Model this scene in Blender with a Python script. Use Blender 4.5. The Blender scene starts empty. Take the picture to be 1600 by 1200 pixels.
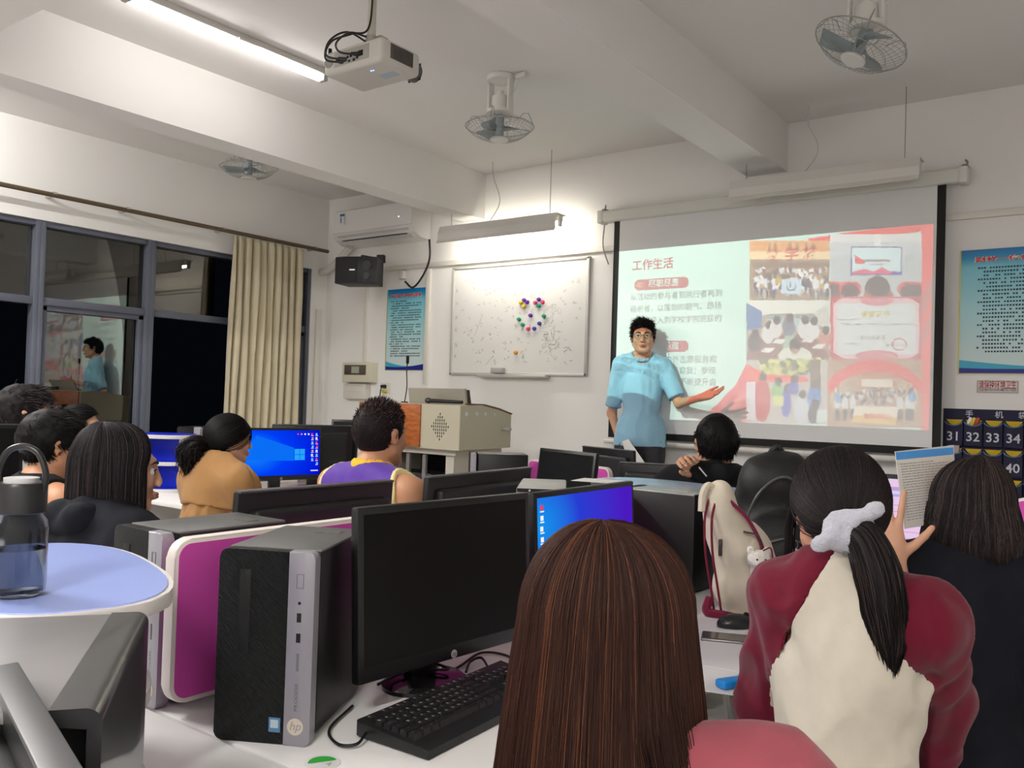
import bpy, bmesh, math, random, zlib
import numpy as np
from mathutils import Vector, Matrix, Euler

C = bpy.context.scene.collection
SC = bpy.context.scene
PI = math.pi

# ------------------------------------------------------------------ camera
CAM_Z = 1.35
F_PX = 1346.57
YAW, PITCH, ROLL = -0.638739, 0.0197017, -0.0319257
def cam_axes():
    fw = np.array([math.sin(YAW)*math.cos(PITCH), math.cos(YAW)*math.cos(PITCH), math.sin(PITCH)])
    r0 = np.array([math.cos(YAW), -math.sin(YAW), 0.0]); d0 = np.cross(fw, r0)
    return np.array([r0*math.cos(ROLL)+d0*math.sin(ROLL), -r0*math.sin(ROLL)+d0*math.cos(ROLL), fw])
AX = cam_axes()
cam = bpy.data.objects.new('camera', bpy.data.cameras.new('camera'))
C.objects.link(cam)
cam.data.sensor_fit = 'HORIZONTAL'; cam.data.sensor_width = 36.0
cam.data.lens = F_PX/1600.0*36.0
cam.data.clip_start = 0.02; cam.data.clip_end = 200
_m = Matrix.Identity(4)
for i in range(3):
    _m[i][0] = AX[0][i]; _m[i][1] = -AX[1][i]; _m[i][2] = -AX[2][i]
_m[2][3] = CAM_Z
cam.matrix_world = _m
SC.camera = cam

# ------------------------------------------------------------------ world, exposure
w = bpy.data.worlds.new('night'); SC.world = w; w.use_nodes = True
w.node_tree.nodes['Background'].inputs[0].default_value = (0.10, 0.13, 0.22, 1)
w.node_tree.nodes['Background'].inputs[1].default_value = 0.012
vs = SC.view_settings
vs.view_transform = 'Standard'; vs.look = 'None'; vs.gamma = 1.0; vs.exposure = 0.0
try: vs.use_curve_mapping = False
except Exception: pass
SC.cycles.transparent_max_bounces = 16
SC.cycles.max_bounces = 8; SC.cycles.diffuse_bounces = 5; SC.cycles.glossy_bounces = 4
SC.cycles.sample_clamp_indirect = 4.0; SC.cycles.use_adaptive_sampling = False
SC.cycles.caustics_reflective = False; SC.cycles.caustics_refractive = False

# the room's lamps: ceiling tubes behind the camera and in the left bays, one wall-washing lamp over the whiteboard, the projector
TUBE_W = 31.0
BACK_W = 820.0
BOARD_W = 105.0
PROJ_W = 275.0

# ------------------------------------------------------------------ pixel -> place helpers (photo taken as 1600 x 1200)
def ray(x, y): return ((x-800.0)*AX[0] + (y-600.0)*AX[1])/F_PX + AX[2]
def at_z(x, y, z):
    d = ray(x, y); d = d*((z-CAM_Z)/d[2]); return Vector((d[0], d[1], z))
def at_y(x, y, Y):
    d = ray(x, y); d = d*(Y/d[1]); return Vector((d[0], Y, d[2]+CAM_Z))
def at_x(x, y, X):
    d = ray(x, y); d = d*(X/d[0]); return Vector((X, d[1], d[2]+CAM_Z))
def at_d(x, y, dist):
    d = ray(x, y)*dist; return Vector((d[0], d[1], d[2]+CAM_Z))

# ------------------------------------------------------------------ materials
MATS = {}
def mat(name, col, rough=0.5, metal=0.0, spec=0.5, noise=0.0, nscale=8.0, bump=0.0, bscale=60.0, emit=None, estr=0.0, alpha=1.0, trans=0.0, ior=1.45, coat=0.0, sheen=0.0, sss=0.0, attr=None):
    if name in MATS: return MATS[name]
    m = bpy.data.materials.new(name); m.use_nodes = True
    nt = m.node_tree; b = nt.nodes['Principled BSDF']
    b.inputs['Base Color'].default_value = (*col, 1); b.inputs['Roughness'].default_value = rough
    b.inputs['Metallic'].default_value = metal; b.inputs['Specular IOR Level'].default_value = spec
    b.inputs['IOR'].default_value = ior; b.inputs['Transmission Weight'].default_value = trans
    b.inputs['Coat Weight'].default_value = coat; b.inputs['Sheen Weight'].default_value = sheen
    if sss: b.inputs['Subsurface Weight'].default_value = sss; b.inputs['Subsurface Radius'].default_value = (.01, .004, .002)
    if emit: b.inputs['Emission Color'].default_value = (*emit, 1); b.inputs['Emission Strength'].default_value = estr
    tc = None
    if noise or bump:
        tc = nt.nodes.new('ShaderNodeTexCoord')
    if noise:
        n = nt.nodes.new('ShaderNodeTexNoise'); n.inputs['Scale'].default_value = nscale; n.inputs['Detail'].default_value = 4
        nt.links.new(tc.outputs['Object'], n.inputs['Vector'])
        mx = nt.nodes.new('ShaderNodeMix'); mx.data_type = 'RGBA'
        mx.inputs[6].default_value = (*[max(0, c*(1-noise)) for c in col], 1); mx.inputs[7].default_value = (*[min(1, c*(1+noise)) for c in col], 1)
        nt.links.new(n.outputs['Fac'], mx.inputs[0]); nt.links.new(mx.outputs[2], b.inputs['Base Color'])
    if bump:
        n2 = nt.nodes.new('ShaderNodeTexNoise'); n2.inputs['Scale'].default_value = bscale; n2.inputs['Detail'].default_value = 5
        nt.links.new(tc.outputs['Object'], n2.inputs['Vector'])
        bp = nt.nodes.new('ShaderNodeBump'); bp.inputs['Strength'].default_value = bump; bp.inputs['Distance'].default_value = 0.01
        nt.links.new(n2.outputs['Fac'], bp.inputs['Height']); nt.links.new(bp.outputs['Normal'], b.inputs['Normal'])
    if attr:
        a = nt.nodes.new('ShaderNodeAttribute'); a.attribute_name = attr
        nt.links.new(a.outputs['Color'], b.inputs['Base Color'])
    MATS[name] = m
    return m

def emission(name, col, strength):
    if name in MATS: return MATS[name]
    m = bpy.data.materials.new(name); m.use_nodes = True; nt = m.node_tree
    nt.nodes.clear(); o = nt.nodes.new('ShaderNodeOutputMaterial'); e = nt.nodes.new('ShaderNodeEmission')
    e.inputs[0].default_value = (*col, 1); e.inputs[1].default_value = strength
    nt.links.new(e.outputs[0], o.inputs[0]); MATS[name] = m
    if strength <= 10 and 'page_pink' not in name: m.cycles.emission_sampling = 'NONE'      # tiny lit marks: found by reflection only
    return m

def filmtint(name, col=None, attr=None):
    "a coloured transparent film: what passes through takes its colour"
    m = bpy.data.materials.new(name); m.use_nodes = True; nt = m.node_tree
    nt.nodes.clear(); o = nt.nodes.new('ShaderNodeOutputMaterial'); t = nt.nodes.new('ShaderNodeBsdfTransparent')
    if col: t.inputs[0].default_value = (*col, 1)
    if attr:
        a = nt.nodes.new('ShaderNodeAttribute'); a.attribute_name = attr; nt.links.new(a.outputs['Color'], t.inputs[0])
    nt.links.new(t.outputs[0], o.inputs[0]); MATS[name] = m
    return m

def srgb(r, g, b):
    f = lambda c: (c/255/12.92) if c/255 <= 0.04045 else ((c/255+0.055)/1.055)**2.4
    return (f(r), f(g), f(b))

# ------------------------------------------------------------------ mesh helpers
def new_obj(name, me, m=None, parent=None):
    o = bpy.data.objects.new(name, me); C.objects.link(o)
    if m is not None:
        for k in (m if isinstance(m, (list, tuple)) else [m]): me.materials.append(k)
    if parent is not None: o.parent = parent
    return o
def obj(name, bm, m=None, parent=None, smooth=0.6, loc=None, rot=None):
    me = bpy.data.meshes.new(name)
    bmesh.ops.recalc_face_normals(bm, faces=bm.faces)
    bm.to_mesh(me); bm.free()
    if smooth:
        me.shade_smooth(); me.set_sharp_from_angle(angle=smooth)
    o = new_obj(name, me, m, parent)
    if loc is not None: o.location = loc
    if rot is not None: o.rotation_euler = rot
    return o
def raw(name, verts, faces, m=None, parent=None, smooth=True):
    me = bpy.data.meshes.new(name); verts = np.asarray(verts, dtype=np.float32); faces = np.asarray(faces, dtype=np.int32)
    k = faces.shape[1]
    me.vertices.add(len(verts)); me.vertices.foreach_set('co', verts.ravel())
    me.loops.add(faces.size); me.loops.foreach_set('vertex_index', faces.ravel())
    me.polygons.add(len(faces)); me.polygons.foreach_set('loop_start', np.arange(0, faces.size, k, dtype=np.int32))
    me.update(calc_edges=True); me.validate()
    if smooth: me.shade_smooth()
    return new_obj(name, me, m, parent)
def B(): return bmesh.new()
def box(bm, c, s, R=None, bev=0.0, seg=2, mi=0):
    M = Matrix.Translation(Vector(c)) @ (R.to_4x4() if R is not None else Matrix.Identity(4)) @ Matrix.Diagonal((s[0], s[1], s[2], 1))
    r = bmesh.ops.create_cube(bm, size=1.0, matrix=M); vs_ = r['verts']
    fs = set(f for v in vs_ for f in v.link_faces)
    if mi:
        for f in fs: f.material_index = mi
    if bev > 0:
        es = set(e for v in vs_ for e in v.link_edges)
        bmesh.ops.bevel(bm, geom=list(es), offset=bev, segments=seg, profile=0.5, affect='EDGES', clamp_overlap=True)
    return bm
def basis(d):
    d = Vector(d).normalized(); u = Vector((0, 0, 1)) if abs(d.z) < 0.95 else Vector((1, 0, 0))
    a = d.cross(u).normalized(); return a, a.cross(d).normalized(), d
def cyl(bm, p0, p1, r0, r1=None, n=20, caps=True, mi=0):
    r1 = r0 if r1 is None else r1; p0 = Vector(p0); p1 = Vector(p1); a, b, d = basis(p1-p0)
    c0 = []; c1 = []
    for i in range(n):
        t = 2*PI*i/n; o = a*math.cos(t)+b*math.sin(t); c0.append(bm.verts.new(p0+o*r0)); c1.append(bm.verts.new(p1+o*r1))
    fs = [bm.faces.new((c0[i], c0[(i+1) % n], c1[(i+1) % n], c1[i])) for i in range(n)]
    if caps: fs += [bm.faces.new(c0[::-1]), bm.faces.new(c1)]
    for f in fs: f.material_index = mi
    return bm
def tube(bm, pts, r, n=8, closed=False):
    pts = [Vector(p) for p in pts]; rings = []; N = len(pts); up = None
    for i, p in enumerate(pts):
        d = (pts[(i+1) % N]-pts[i-1]) if closed else (pts[min(i+1, N-1)]-pts[max(i-1, 0)])
        d.normalize()
        if up is None: a, b, _ = basis(d)
        else:
            a = up - d*up.dot(d); a.normalize(); b = a.cross(d)
        up = a; rr = r[i] if isinstance(r, (list, tuple)) else r
        rings.append([bm.verts.new(p + (a*math.cos(2*PI*k/n)+b*math.sin(2*PI*k/n))*rr) for k in range(n)])
    for i in range(N if closed else N-1):
        A_, B_ = rings[i], rings[(i+1) % N]
        for k in range(n): bm.faces.new((A_[k], A_[(k+1) % n], B_[(k+1) % n], B_[k]))
    if not closed: bm.faces.new(rings[0][::-1]); bm.faces.new(rings[-1])
    return bm
def arcpts(pts, n=24):
    "smooth curve through points (Catmull-Rom)"
    P = [Vector(p) for p in pts]; P = [P[0]*2-P[1]] + P + [P[-1]*2-P[-2]]; out = []
    for i in range(1, len(P)-2):
        for k in range(n):
            t = k/n; a, b, c, d = P[i-1], P[i], P[i+1], P[i+2]
            out.append(0.5*((2*b)+(c-a)*t+(2*a-5*b+4*c-d)*t*t+(3*b-a-3*c+d)*t**3))
    out.append(P[-2]); return out
def lathe(bm, prof, n=32, M=None, mi=0):
    M = M or Matrix.Identity(4); rings = []
    for r, z in prof:
        if r <= 1e-6: rings.append([bm.verts.new(M @ Vector((0, 0, z)))])
        else: rings.append([bm.verts.new(M @ Vector((r*math.cos(2*PI*k/n), r*math.sin(2*PI*k/n), z))) for k in range(n)])
    for A_, B_ in zip(rings, rings[1:]):
        for k in range(n):
            if len(A_) == 1 and len(B_) == 1: continue
            if len(A_) == 1: f = bm.faces.new((A_[0], B_[k], B_[(k+1) % n]))
            elif len(B_) == 1: f = bm.faces.new((A_[k], A_[(k+1) % n], B_[0]))
            else: f = bm.faces.new((A_[k], A_[(k+1) % n], B_[(k+1) % n], B_[k]))
            f.material_index = mi
    return bm
def prism(bm, poly, z0, z1, M=None, mi=0, bev=0):
    "extrude a 2D outline along local z"
    M = M or Matrix.Identity(4)
    lo = [bm.verts.new(M @ Vector((x, y, z0))) for x, y in poly]; hi = [bm.verts.new(M @ Vector((x, y, z1))) for x, y in poly]
    n = len(poly); fs = [bm.faces.new(lo[::-1]), bm.faces.new(hi)]
    fs += [bm.faces.new((lo[i], lo[(i+1) % n], hi[(i+1) % n], hi[i])) for i in range(n)]
    for f in fs: f.material_index = mi
    if bev:
        es = set(e for f in fs[:2] for e in f.edges)
        bmesh.ops.bevel(bm, geom=list(es), offset=bev, segments=2, profile=0.5, affect='EDGES', clamp_overlap=True)
    return bm
def poly(bm, pts, mi=0):
    f = bm.faces.new([bm.verts.new(Vector(p)) for p in pts]); f.material_index = mi; return f
_TX = {}
def text2d(s, size=1.0, align='LEFT', shear=0.0, offset=0.0):
    "glyph outlines of a line of writing as flat faces: (verts Nx2, faces)"
    key = (s, align, shear, offset)
    if key not in _TX:
        c = bpy.data.curves.new('glyphs', 'FONT'); c.body = s; c.size = 1; c.align_x = align; c.align_y = 'CENTER'; c.resolution_u = 2; c.shear = shear; c.offset = offset
        o = bpy.data.objects.new('glyphs', c); C.objects.link(o)
        dg = bpy.context.evaluated_depsgraph_get(); me = o.evaluated_get(dg).to_mesh()
        _TX[key] = ([(v.co.x, v.co.y) for v in me.vertices], [tuple(p.vertices) for p in me.polygons])
        o.evaluated_get(dg).to_mesh_clear(); bpy.data.objects.remove(o); bpy.data.curves.remove(c)
    v, f = _TX[key]
    return [(x*size, y*size) for x, y in v], f
def put_text(bm, s, M, size, align='LEFT', mi=0, fit=None, shear=0.0, offset=0.0):
    v, f = text2d(s, size, align, shear, offset); kx = 1.0
    if fit:
        w_ = max(x for x, y in v)-min(x for x, y in v); kx = fit/w_
    vs_ = [bm.verts.new(M @ Vector((x*kx, y, 0))) for x, y in v]
    for q in f:
        try: bm.faces.new([vs_[i] for i in q]).material_index = mi
        except ValueError: pass
    return bm
def frame_M(o, xdir, ydir):
    x = Vector(xdir).normalized(); y = Vector(ydir).normalized(); z = x.cross(y)
    M = Matrix.Identity(4)
    for i in range(3): M[i][0], M[i][1], M[i][2], M[i][3] = x[i], y[i], z[i], o[i]
    return M

# ------------------------------------------------------------------ object helpers
def tag(o, label, cat, group=None, kind=None):
    o['label'] = label; o['category'] = cat
    if group: o['group'] = group
    if kind: o['kind'] = kind
    return o
def thing(name, label, cat, loc=(0, 0, 0), rotz=0.0, group=None):
    o = bpy.data.objects.new(name, None); C.objects.link(o); o.empty_display_size = 0.05
    o.location = loc; o.rotation_euler = (0, 0, rotz)
    return tag(o, label, cat, group)
def struct(o): o['kind'] = 'structure'; return o
def sub_label(o, s): o['label'] = s; return o
# ================================================================== the room
X0, X1, Y0, Y1, ZC = -6.43, 2.3, -3.3, 5.6, 3.24
WALL = mat('wall_paint', (.88, .865, .84), .85, spec=.2, noise=.03, nscale=1.3, bump=.05, bscale=180)
CEIL = mat('ceiling_paint', (.86, .845, .82), .9, spec=.15, noise=.02, nscale=.9, bump=.05, bscale=120)
FLOORM = mat('floor_tile', (.45, .43, .40), .35, noise=.08, nscale=3)
TRIMW = mat('trunking_plastic', (.78, .75, .69), .5)
def slab(name, lo, hi, m, bev=0):
    bm = B(); box(bm, [(a+b)/2 for a, b in zip(lo, hi)], [b-a for a, b in zip(lo, hi)], bev=bev)
    return struct(obj(name, bm, m))
slab('floor', (X0-.3, Y0-.2, -.1), (X1+.2, Y1+.2, 0), FLOORM)
slab('floor_platform', (-5.6, 4.24, 0), (1.6, Y1, .2), FLOORM)
slab('ceiling', (X0-.3, Y0-.2, ZC), (X1+.2, Y1+.2, ZC+.12), CEIL)
slab('wall_front', (X0-.3, Y1, 0), (X1+.2, Y1+.2, ZC), WALL)
slab('wall_back', (X0-.3, Y0-.2, 0), (X1+.2, Y0, ZC), WALL)
slab('wall_right', (X1, Y0, 0), (X1+.2, Y1, ZC), WALL)
# window wall: sill wall, lintel, two end piers
WY0, WY1, WZ0, WZ1 = -2.23, 5.41, .88, 2.545
bm = B()
for lo, hi in (((X0-.24, Y0, 0), (X0, Y1, WZ0)), ((X0-.24, Y0, WZ1), (X0, Y1, ZC)), ((X0-.24, Y0, WZ0), (X0, WY0, WZ1)), ((X0-.24, WY1, WZ0), (X0, Y1, WZ1))):
    box(bm, [(a+b)/2 for a, b in zip(lo, hi)], [b-a for a, b in zip(lo, hi)])
struct(obj('wall_window_side', bm, WALL))
slab('beam_left', (-4.72, Y0, 2.86), (-4.50, Y1, ZC), CEIL)
slab('beam_right', (-2.22, Y0, 2.92), (-1.95, Y1, ZC), CEIL)
slab('beam_cross', (-4.72, 1.32, 2.90), (X1, 1.645, ZC), CEIL)
# surface trunking on the front wall
za, zb = at_y(680, 410, Y1).z, at_y(680, 417.5, Y1).z
bm = B(); box(bm, ((-5.95+X1)/2, Y1-.012, (za+zb)/2), (X1+5.95, .024, za-zb), bev=.003); struct(obj('trim_1', bm, TRIMW))
def vtrunk(n, px_, y0_, y1_, w_=.04):
    p = at_y(px_, y0_, Y1); q = at_y(px_, y1_, Y1); bm = B()
    box(bm, (p.x, Y1-.011, (p.z+q.z)/2), (w_, .022, abs(p.z-q.z)), bev=.003); struct(obj('trim_%d' % n, bm, TRIMW))
vtrunk(2, 575, 446, 566); vtrunk(3, 672, 420, 600, .05)
bm = B(); box(bm, (X0+.012, 5.5, (WZ0+WZ1)/2-.2), (.024, .06, 1.3), bev=.003); struct(obj('trim_4', bm, TRIMW))

# ------------------------------------------------------------------ windows: dark blue-grey aluminium, black night outside
ALU = mat('window_aluminium', srgb(92, 96, 108), .5, noise=.05, nscale=5)
def glass_mat():
    m = bpy.data.materials.new('window_glass'); m.use_nodes = True; nt = m.node_tree; nt.nodes.clear()
    o = nt.nodes.new('ShaderNodeOutputMaterial'); mx = nt.nodes.new('ShaderNodeMixShader'); g = nt.nodes.new('ShaderNodeBsdfGlossy'); t = nt.nodes.new('ShaderNodeBsdfTransparent')
    lw = nt.nodes.new('ShaderNodeFresnel'); lw.inputs['IOR'].default_value = 2.05
    g.inputs['Roughness'].default_value = 0.0; g.inputs['Color'].default_value = (1, .97, .92, 1); t.inputs[0].default_value = (.75, .78, .8, 1)
    nt.links.new(lw.outputs[0], mx.inputs[0]); nt.links.new(t.outputs[0], mx.inputs[1]); nt.links.new(g.outputs[0], mx.inputs[2]); nt.links.new(mx.outputs[0], o.inputs[0])
    return m
GLASS = glass_mat()
mull = [WY0, -1.37, -.51, .35, 1.21, 2.07, 2.93, 3.79, 4.65, WY1]
XG = X0-.075; ZT = 1.965
for i in range(9):
    a, b = mull[i], mull[i+1]
    wn = bpy.data.objects.new('window_%d' % (i+1), None); C.objects.link(wn); struct(wn)
    wn.location = (XG, (a+b)/2, WZ0)
    L = lambda x, y, z: (x-XG, y-(a+b)/2, z-WZ0)
    bm = B(); f = .034
    for y in (a+f/2, b-f/2): box(bm, L(XG+.02, y, (WZ0+WZ1)/2), (.09, f, WZ1-WZ0), bev=.002)
    for z, h in ((WZ0+.03, .06), (ZT, .055), (WZ1-.02, .04)): box(bm, L(XG+.015, (a+b)/2, z), (.07, b-a-2*f, h), bev=.003)
    obj('frame', bm, ALU, wn)
    bm = B(); box(bm, L(XG-.008, (a+b)/2+(-.10 if i == 7 else 0), (ZT+WZ1)/2-.005), (.006, b-a-2*f-(.2 if i == 7 else 0), WZ1-ZT-.07))
    obj('pane', bm, GLASS, wn)
    if i in (0, 1, 3, 4, 6, 8):               # the other lower sashes are slid open
        bm = B(); box(bm, L(XG-.018, (a+b)/2, (ZT+WZ0)/2), (.006, b-a-.09, ZT-WZ0-.1)); obj('pane', bm, GLASS, wn)
        bm = B()
        for y in (a+.055, b-.055): box(bm, L(XG+.012, y, (ZT+WZ0)/2), (.04, .045, ZT-WZ0-.06), bev=.003)
        for z in (ZT-.045, WZ0+.085): box(bm, L(XG+.012, (a+b)/2, z), (.04, b-a-.07, .04), bev=.003)
        obj('sash', bm, ALU, wn)

# ------------------------------------------------------------------ curtain and rail
RAILM = mat('rail_bronze', srgb(105, 90, 70), .4, metal=.5)
bm = B(); tube(bm, [(X0+.115, y, 2.715) for y in (-2.4, 1, 5.5)], .017, 10)
rail = obj('curtain_rail', bm, RAILM); tag(rail, 'long bronze curtain rail along the wall above the windows', 'curtain rail')
for y in (-2.0, -.6, .8, 2.05, 2.95, 3.5, 4.35, 5.35):
    bm = B(); box(bm, (X0+.055, y, 2.715), (.11, .022, .02), bev=.003); box(bm, (X0+.115, y, 2.728), (.03, .03, .018), bev=.004)
    obj('bracket', bm, mat('bracket_metal', (.5, .47, .42), .4, metal=.6), rail)
CURT = mat('curtain_fabric', srgb(206, 195, 166), .55, spec=.35, sheen=.4, noise=.06, nscale=14, bump=.05, bscale=200)
ny, nz = 150, 40; vv = []; ff = []; rngc = random.Random(4)
ya, yb, zt, zb_ = 4.45, 5.20, 2.69, .55
ph = [rngc.uniform(0, 6.28) for _ in range(6)]
for j in range(nz+1):
    t = j/nz; z = zt+(zb_-zt)*t; gath = .55+.45*min(1, t*5)
    for i in range(ny+1):
        u = i/ny; amp = .042*gath
        wv = math.sin(u*2*PI*9.5+ph[0]+.7*math.sin(u*9+ph[1])+.25*math.sin(t*4+ph[2]))
        y = ya+(yb-ya)*u*(1+.0*t)+.012*math.sin(u*2*PI*9.5*2+ph[3])-.05*t*(1-u)
        x = X0+.115+amp*(1 if wv > 0 else .8)*math.copysign(abs(wv)**.75, wv)+.006*math.sin(u*40+t*9)
        if j == 0: x = X0+.115+(x-X0-.115)*.5
        vv.append((x, y, z))
for j in range(nz):
    for i in range(ny):
        a = j*(ny+1)+i; ff.append((a, a+1, a+ny+2, a+ny+1))
cur = raw('curtain', vv, ff, CURT)
sm = cur.modifiers.new('thick', 'SOLIDIFY'); sm.thickness = .003
tag(cur, 'pleated beige curtain drawn to the corner end of its rail', 'curtain')

# ------------------------------------------------------------------ lamps
STEEL = mat('lamp_white_steel', (.72, .70, .66), .4, spec=.5)
DARKCAP = mat('lamp_cap', (.45, .44, .42), .5)
def ceiling_tube(nm, label, x, ya, yb, e):
    t = thing(nm, label, 'lamp', (x, (ya+yb)/2, ZC)); L = yb-ya
    bm = B(); box(bm, (.022, 0, -.017), (.026, L+.08, .034), bev=.004); obj('batten', bm, STEEL, t)
    bm = B(); box(bm, (.03, .05, -.036), (.034, .12, .01), bev=.003); obj('clip', bm, STEEL, t)
    bm = B(); cyl(bm, (-.02, -L/2, -.05), (-.02, L/2, -.05), .015, n=10, caps=False); obj('tube', bm, e, t)
    for s in (-1, 1):
        bm = B(); box(bm, (-.005, s*(L/2+.015), -.04), (.055, .03, .05), bev=.005); obj('end_cap', bm, DARKCAP, t)
ceiling_tube('tube_light', 'lit white tube light on the ceiling left of the projector', -3.9, 2.13, 3.30, emission('tube_glow', (1.0, .95, .93), TUBE_W))
EB = emission('tube_glow_rear', (1.0, .975, .955), BACK_W)
ceiling_tube('tube_light', 'lit tube light on the ceiling behind the camera, in the middle bay', -3.9, -.55, .65, EB)
ceiling_tube('tube_light', 'lit tube light on the ceiling behind the camera, near the window bay', -5.55, .72, 1.92, emission('tube_glow_window', (1.0, .975, .955), BACK_W*.42))
ceiling_tube('tube_light', 'lit tube light on the ceiling behind the camera, in the right-hand bay', .2, -2.3, -1.1, emission('tube_glow_side', (1.0, .975, .955), BACK_W*.85))
def board_lamp(label, xa, xb, lit, ztop):
    t = thing('board_light', label, 'lamp', ((xa+xb)/2, 5.3, ztop)); L = xb-xa
    prof = [(.075, .0), (-.04, .0), (-.062, -.06), (-.062, -.11), (-.078, -.135), (-.074, -.14), (-.054, -.112), (-.054, -.06), (-.034, -.008), (.075, -.008)]
    bm = B(); M = Matrix(((0, 0, 1, -L/2), (1, 0, 0, 0), (0, 1, 0, 0), (0, 0, 0, 1)))
    prism(bm, prof, 0, L, M); obj('reflector', bm, STEEL, t, smooth=0)
    bm = B(); box(bm, (0, .03, -.03), (L-.02, .05, .044), bev=.004); obj('gear_tray', bm, STEEL, t)
    bm = B(); cyl(bm, (-L/2+.03, .035, -.062), (L/2-.03, .035, -.062), .014, n=10, caps=False)
    obj('tube', bm, emission('board_glow', (1.0, .94, .82), BOARD_W) if lit else mat('tube_off', (.8, .8, .78), .3), t)
    for s in (-1, 1):
        bm = B(); box(bm, (s*(L/2-.02), .03, -.065), (.02, .035, .05), bev=.003); obj('end_cap', bm, STEEL, t)
        bm = B(); cyl(bm, (s*L*.42, .0, .0), (s*L*.42, .0, ZC-ztop), .0025, n=6); obj('hanging_rod', bm, mat('rod_wire', (.3, .29, .27), .5), t)
    bm = B(); h = ZC-ztop; tube(bm, arcpts([(-.12, .03, 0), (-.04, .06, h*.35), (-.1, .05, h*.75), (-.1, .03, h)], 8), .004, 6); obj('flex', bm, mat('white_flex', (.6, .58, .53), .5), t)
p = at_y(692, 355, 5.3); q = at_y(875, 338, 5.3)
board_lamp('lit long lamp hanging over the whiteboard', p.x, q.x, True, p.z-.005)
p = at_y(1145, 290, 5.3); q = at_y(1440, 253, 5.3)
board_lamp('unlit long lamp hanging over the projection screen', p.x, q.x, False, p.z+.02)
# ================================================================== projection screen, projector and its picture
BLACK = mat('black_plastic', (.010, .010, .011), .42, noise=.1, nscale=30)
BLACKM = mat('black_matte', (.006, .006, .0065), .75)
WHITEP = mat('white_plastic', (.74, .72, .68), .4)
SILVER = mat('silver_plastic', (.52, .51, .53), .38, metal=.35)
YS = 5.5
tl, tr, bl, br = at_y(957, 350, YS), at_y(1479, 291, YS), at_y(953, 684, YS), at_y(1469, 712, YS)
sx0, sx1 = (tl.x+bl.x)/2, (tr.x+br.x)/2; sz1 = (tl.z+tr.z)/2+.03; sz0 = (bl.z+br.z)/2
scr = thing('projection_screen', 'pulled-down projection screen showing the slide on the front wall', 'projection screen', ((sx0+sx1)/2, YS, sz0))
W2 = (sx1-sx0)/2; SH = sz1-sz0; bw = .047
bm = B(); box(bm, (0, .0025, (SH+bw)/2), (2*W2-2*bw+.002, .003, SH-bw)); obj('fabric', bm, mat('screen_fabric', (.80, .80, .80), .8, spec=.1), scr)
bm = B()
for s in (-1, 1): box(bm, (s*(W2-bw/2), .0025, SH/2), (bw, .0032, SH))
box(bm, (0, .0025, bw/2), (2*W2, .0033, bw)); obj('border', bm, BLACKM, scr)
bm = B(); cyl(bm, (-W2-.03, .004, -.03), (W2+.03, .004, -.03), .018, n=14); obj('bottom_bar', bm, WHITEP, scr)
ha, hb = at_y(937, 341, YS), at_y(1512, 272, YS)
hx0, hx1 = ha.x-(sx0+sx1)/2, hb.x-(sx0+sx1)/2; hz = (ha.z+hb.z)/2-sz0
bm = B(); box(bm, ((hx0+hx1)/2, .01, hz), (hx1-hx0, .085, .085), bev=.014, seg=3); obj('housing', bm, mat('screen_housing', (.70, .70, .64), .35, spec=.5), scr)
for k, hx in enumerate((hx0+.02, hx1-.02)):
    bm = B(); box(bm, (hx, .01, hz), (.05, .095, .098), bev=.012); obj('end_cap', bm, WHITEP, scr)
    bm = B(); box(bm, (hx, .06, hz+.055), (.03, .08, .03), bev=.004); tube(bm, arcpts([(hx, .04, hz+.05), (hx+.015, .02, hz+.075), (hx, .05, hz+.1)], 6), .006, 6); obj('bracket', bm, mat('bracket_grey', (.3, .29, .27), .4, metal=.6), scr)
bm = B(); tube(bm, arcpts([(hx0+.02, .04, hz-.04), (hx0-.0, .06, hz-.2), (hx0+.04, .08, hz-.34)], 8), .005, 6); obj('power_cord', bm, mat('grey_cord', (.35, .33, .3), .5), scr)

# projector
PX_, PY_, PZ_ = -2.85, 2.70, 2.79
pj = thing('projector', 'white projector hanging from the ceiling on a pole', 'projector', (PX_, PY_, PZ_))
PJ = mat('projector_shell', (.62, .60, .55), .45, noise=.03)
bm = B(); box(bm, (0, 0, .055), (.37, .25, .11), bev=.024, seg=4); obj('shell', bm, PJ, pj)
bm = B(); box(bm, (.186, .0, .06), (.006, .14, .065), bev=.002)
for k in range(12): box(bm, (.190, -.060+k*.011, .06), (.004, .004, .056))
obj('vent_grille', bm, mat('vent_dark', (.10, .09, .085), .6), pj)
bm = B(); box(bm, (0, -.1255, .058), (.22, .004, .064), bev=.002); obj('port_panel', bm, mat('port_grey', (.40, .385, .36), .5), pj)
bm = B()
for x, z, s in ((-.06, .045, .02), (-.02, .055, .012), (0, .055, .012), (-.01, .035, .012), (.02, .035, .014), (.04, .04, .012), (.06, .055, .03)): box(bm, (x, -.1285, z), (s, .004, s*.8), bev=.001)
obj('socket', bm, BLACKM, pj)
bm = B(); cyl(bm, (-.145, -.1245, .058), (-.145, -.1275, .058), .027, n=24); obj('speaker_grille', bm, mat('port_grey2', (.35, .34, .31), .7), pj)
bm = B(); cyl(bm, (-.165, -.105, .10), (-.165, -.105, .13), .009, n=10); obj('foot', bm, BLACK, pj)
bm = B(); cyl(bm, (.06, -.06, .001), (.06, -.06, -.002), .004, n=10); cyl(bm, (.072, -.058, .001), (.072, -.058, -.002), .003, n=10); obj('status_light', bm, emission('blue_led', (.15, .25, 1), 6), pj)
bm = B(); box(bm, (.09, .02, -.0006), (.09, .05, .0012)); obj('sticker', bm, mat('sticker_blue', (.42, .50, .58), .5), pj)
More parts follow.
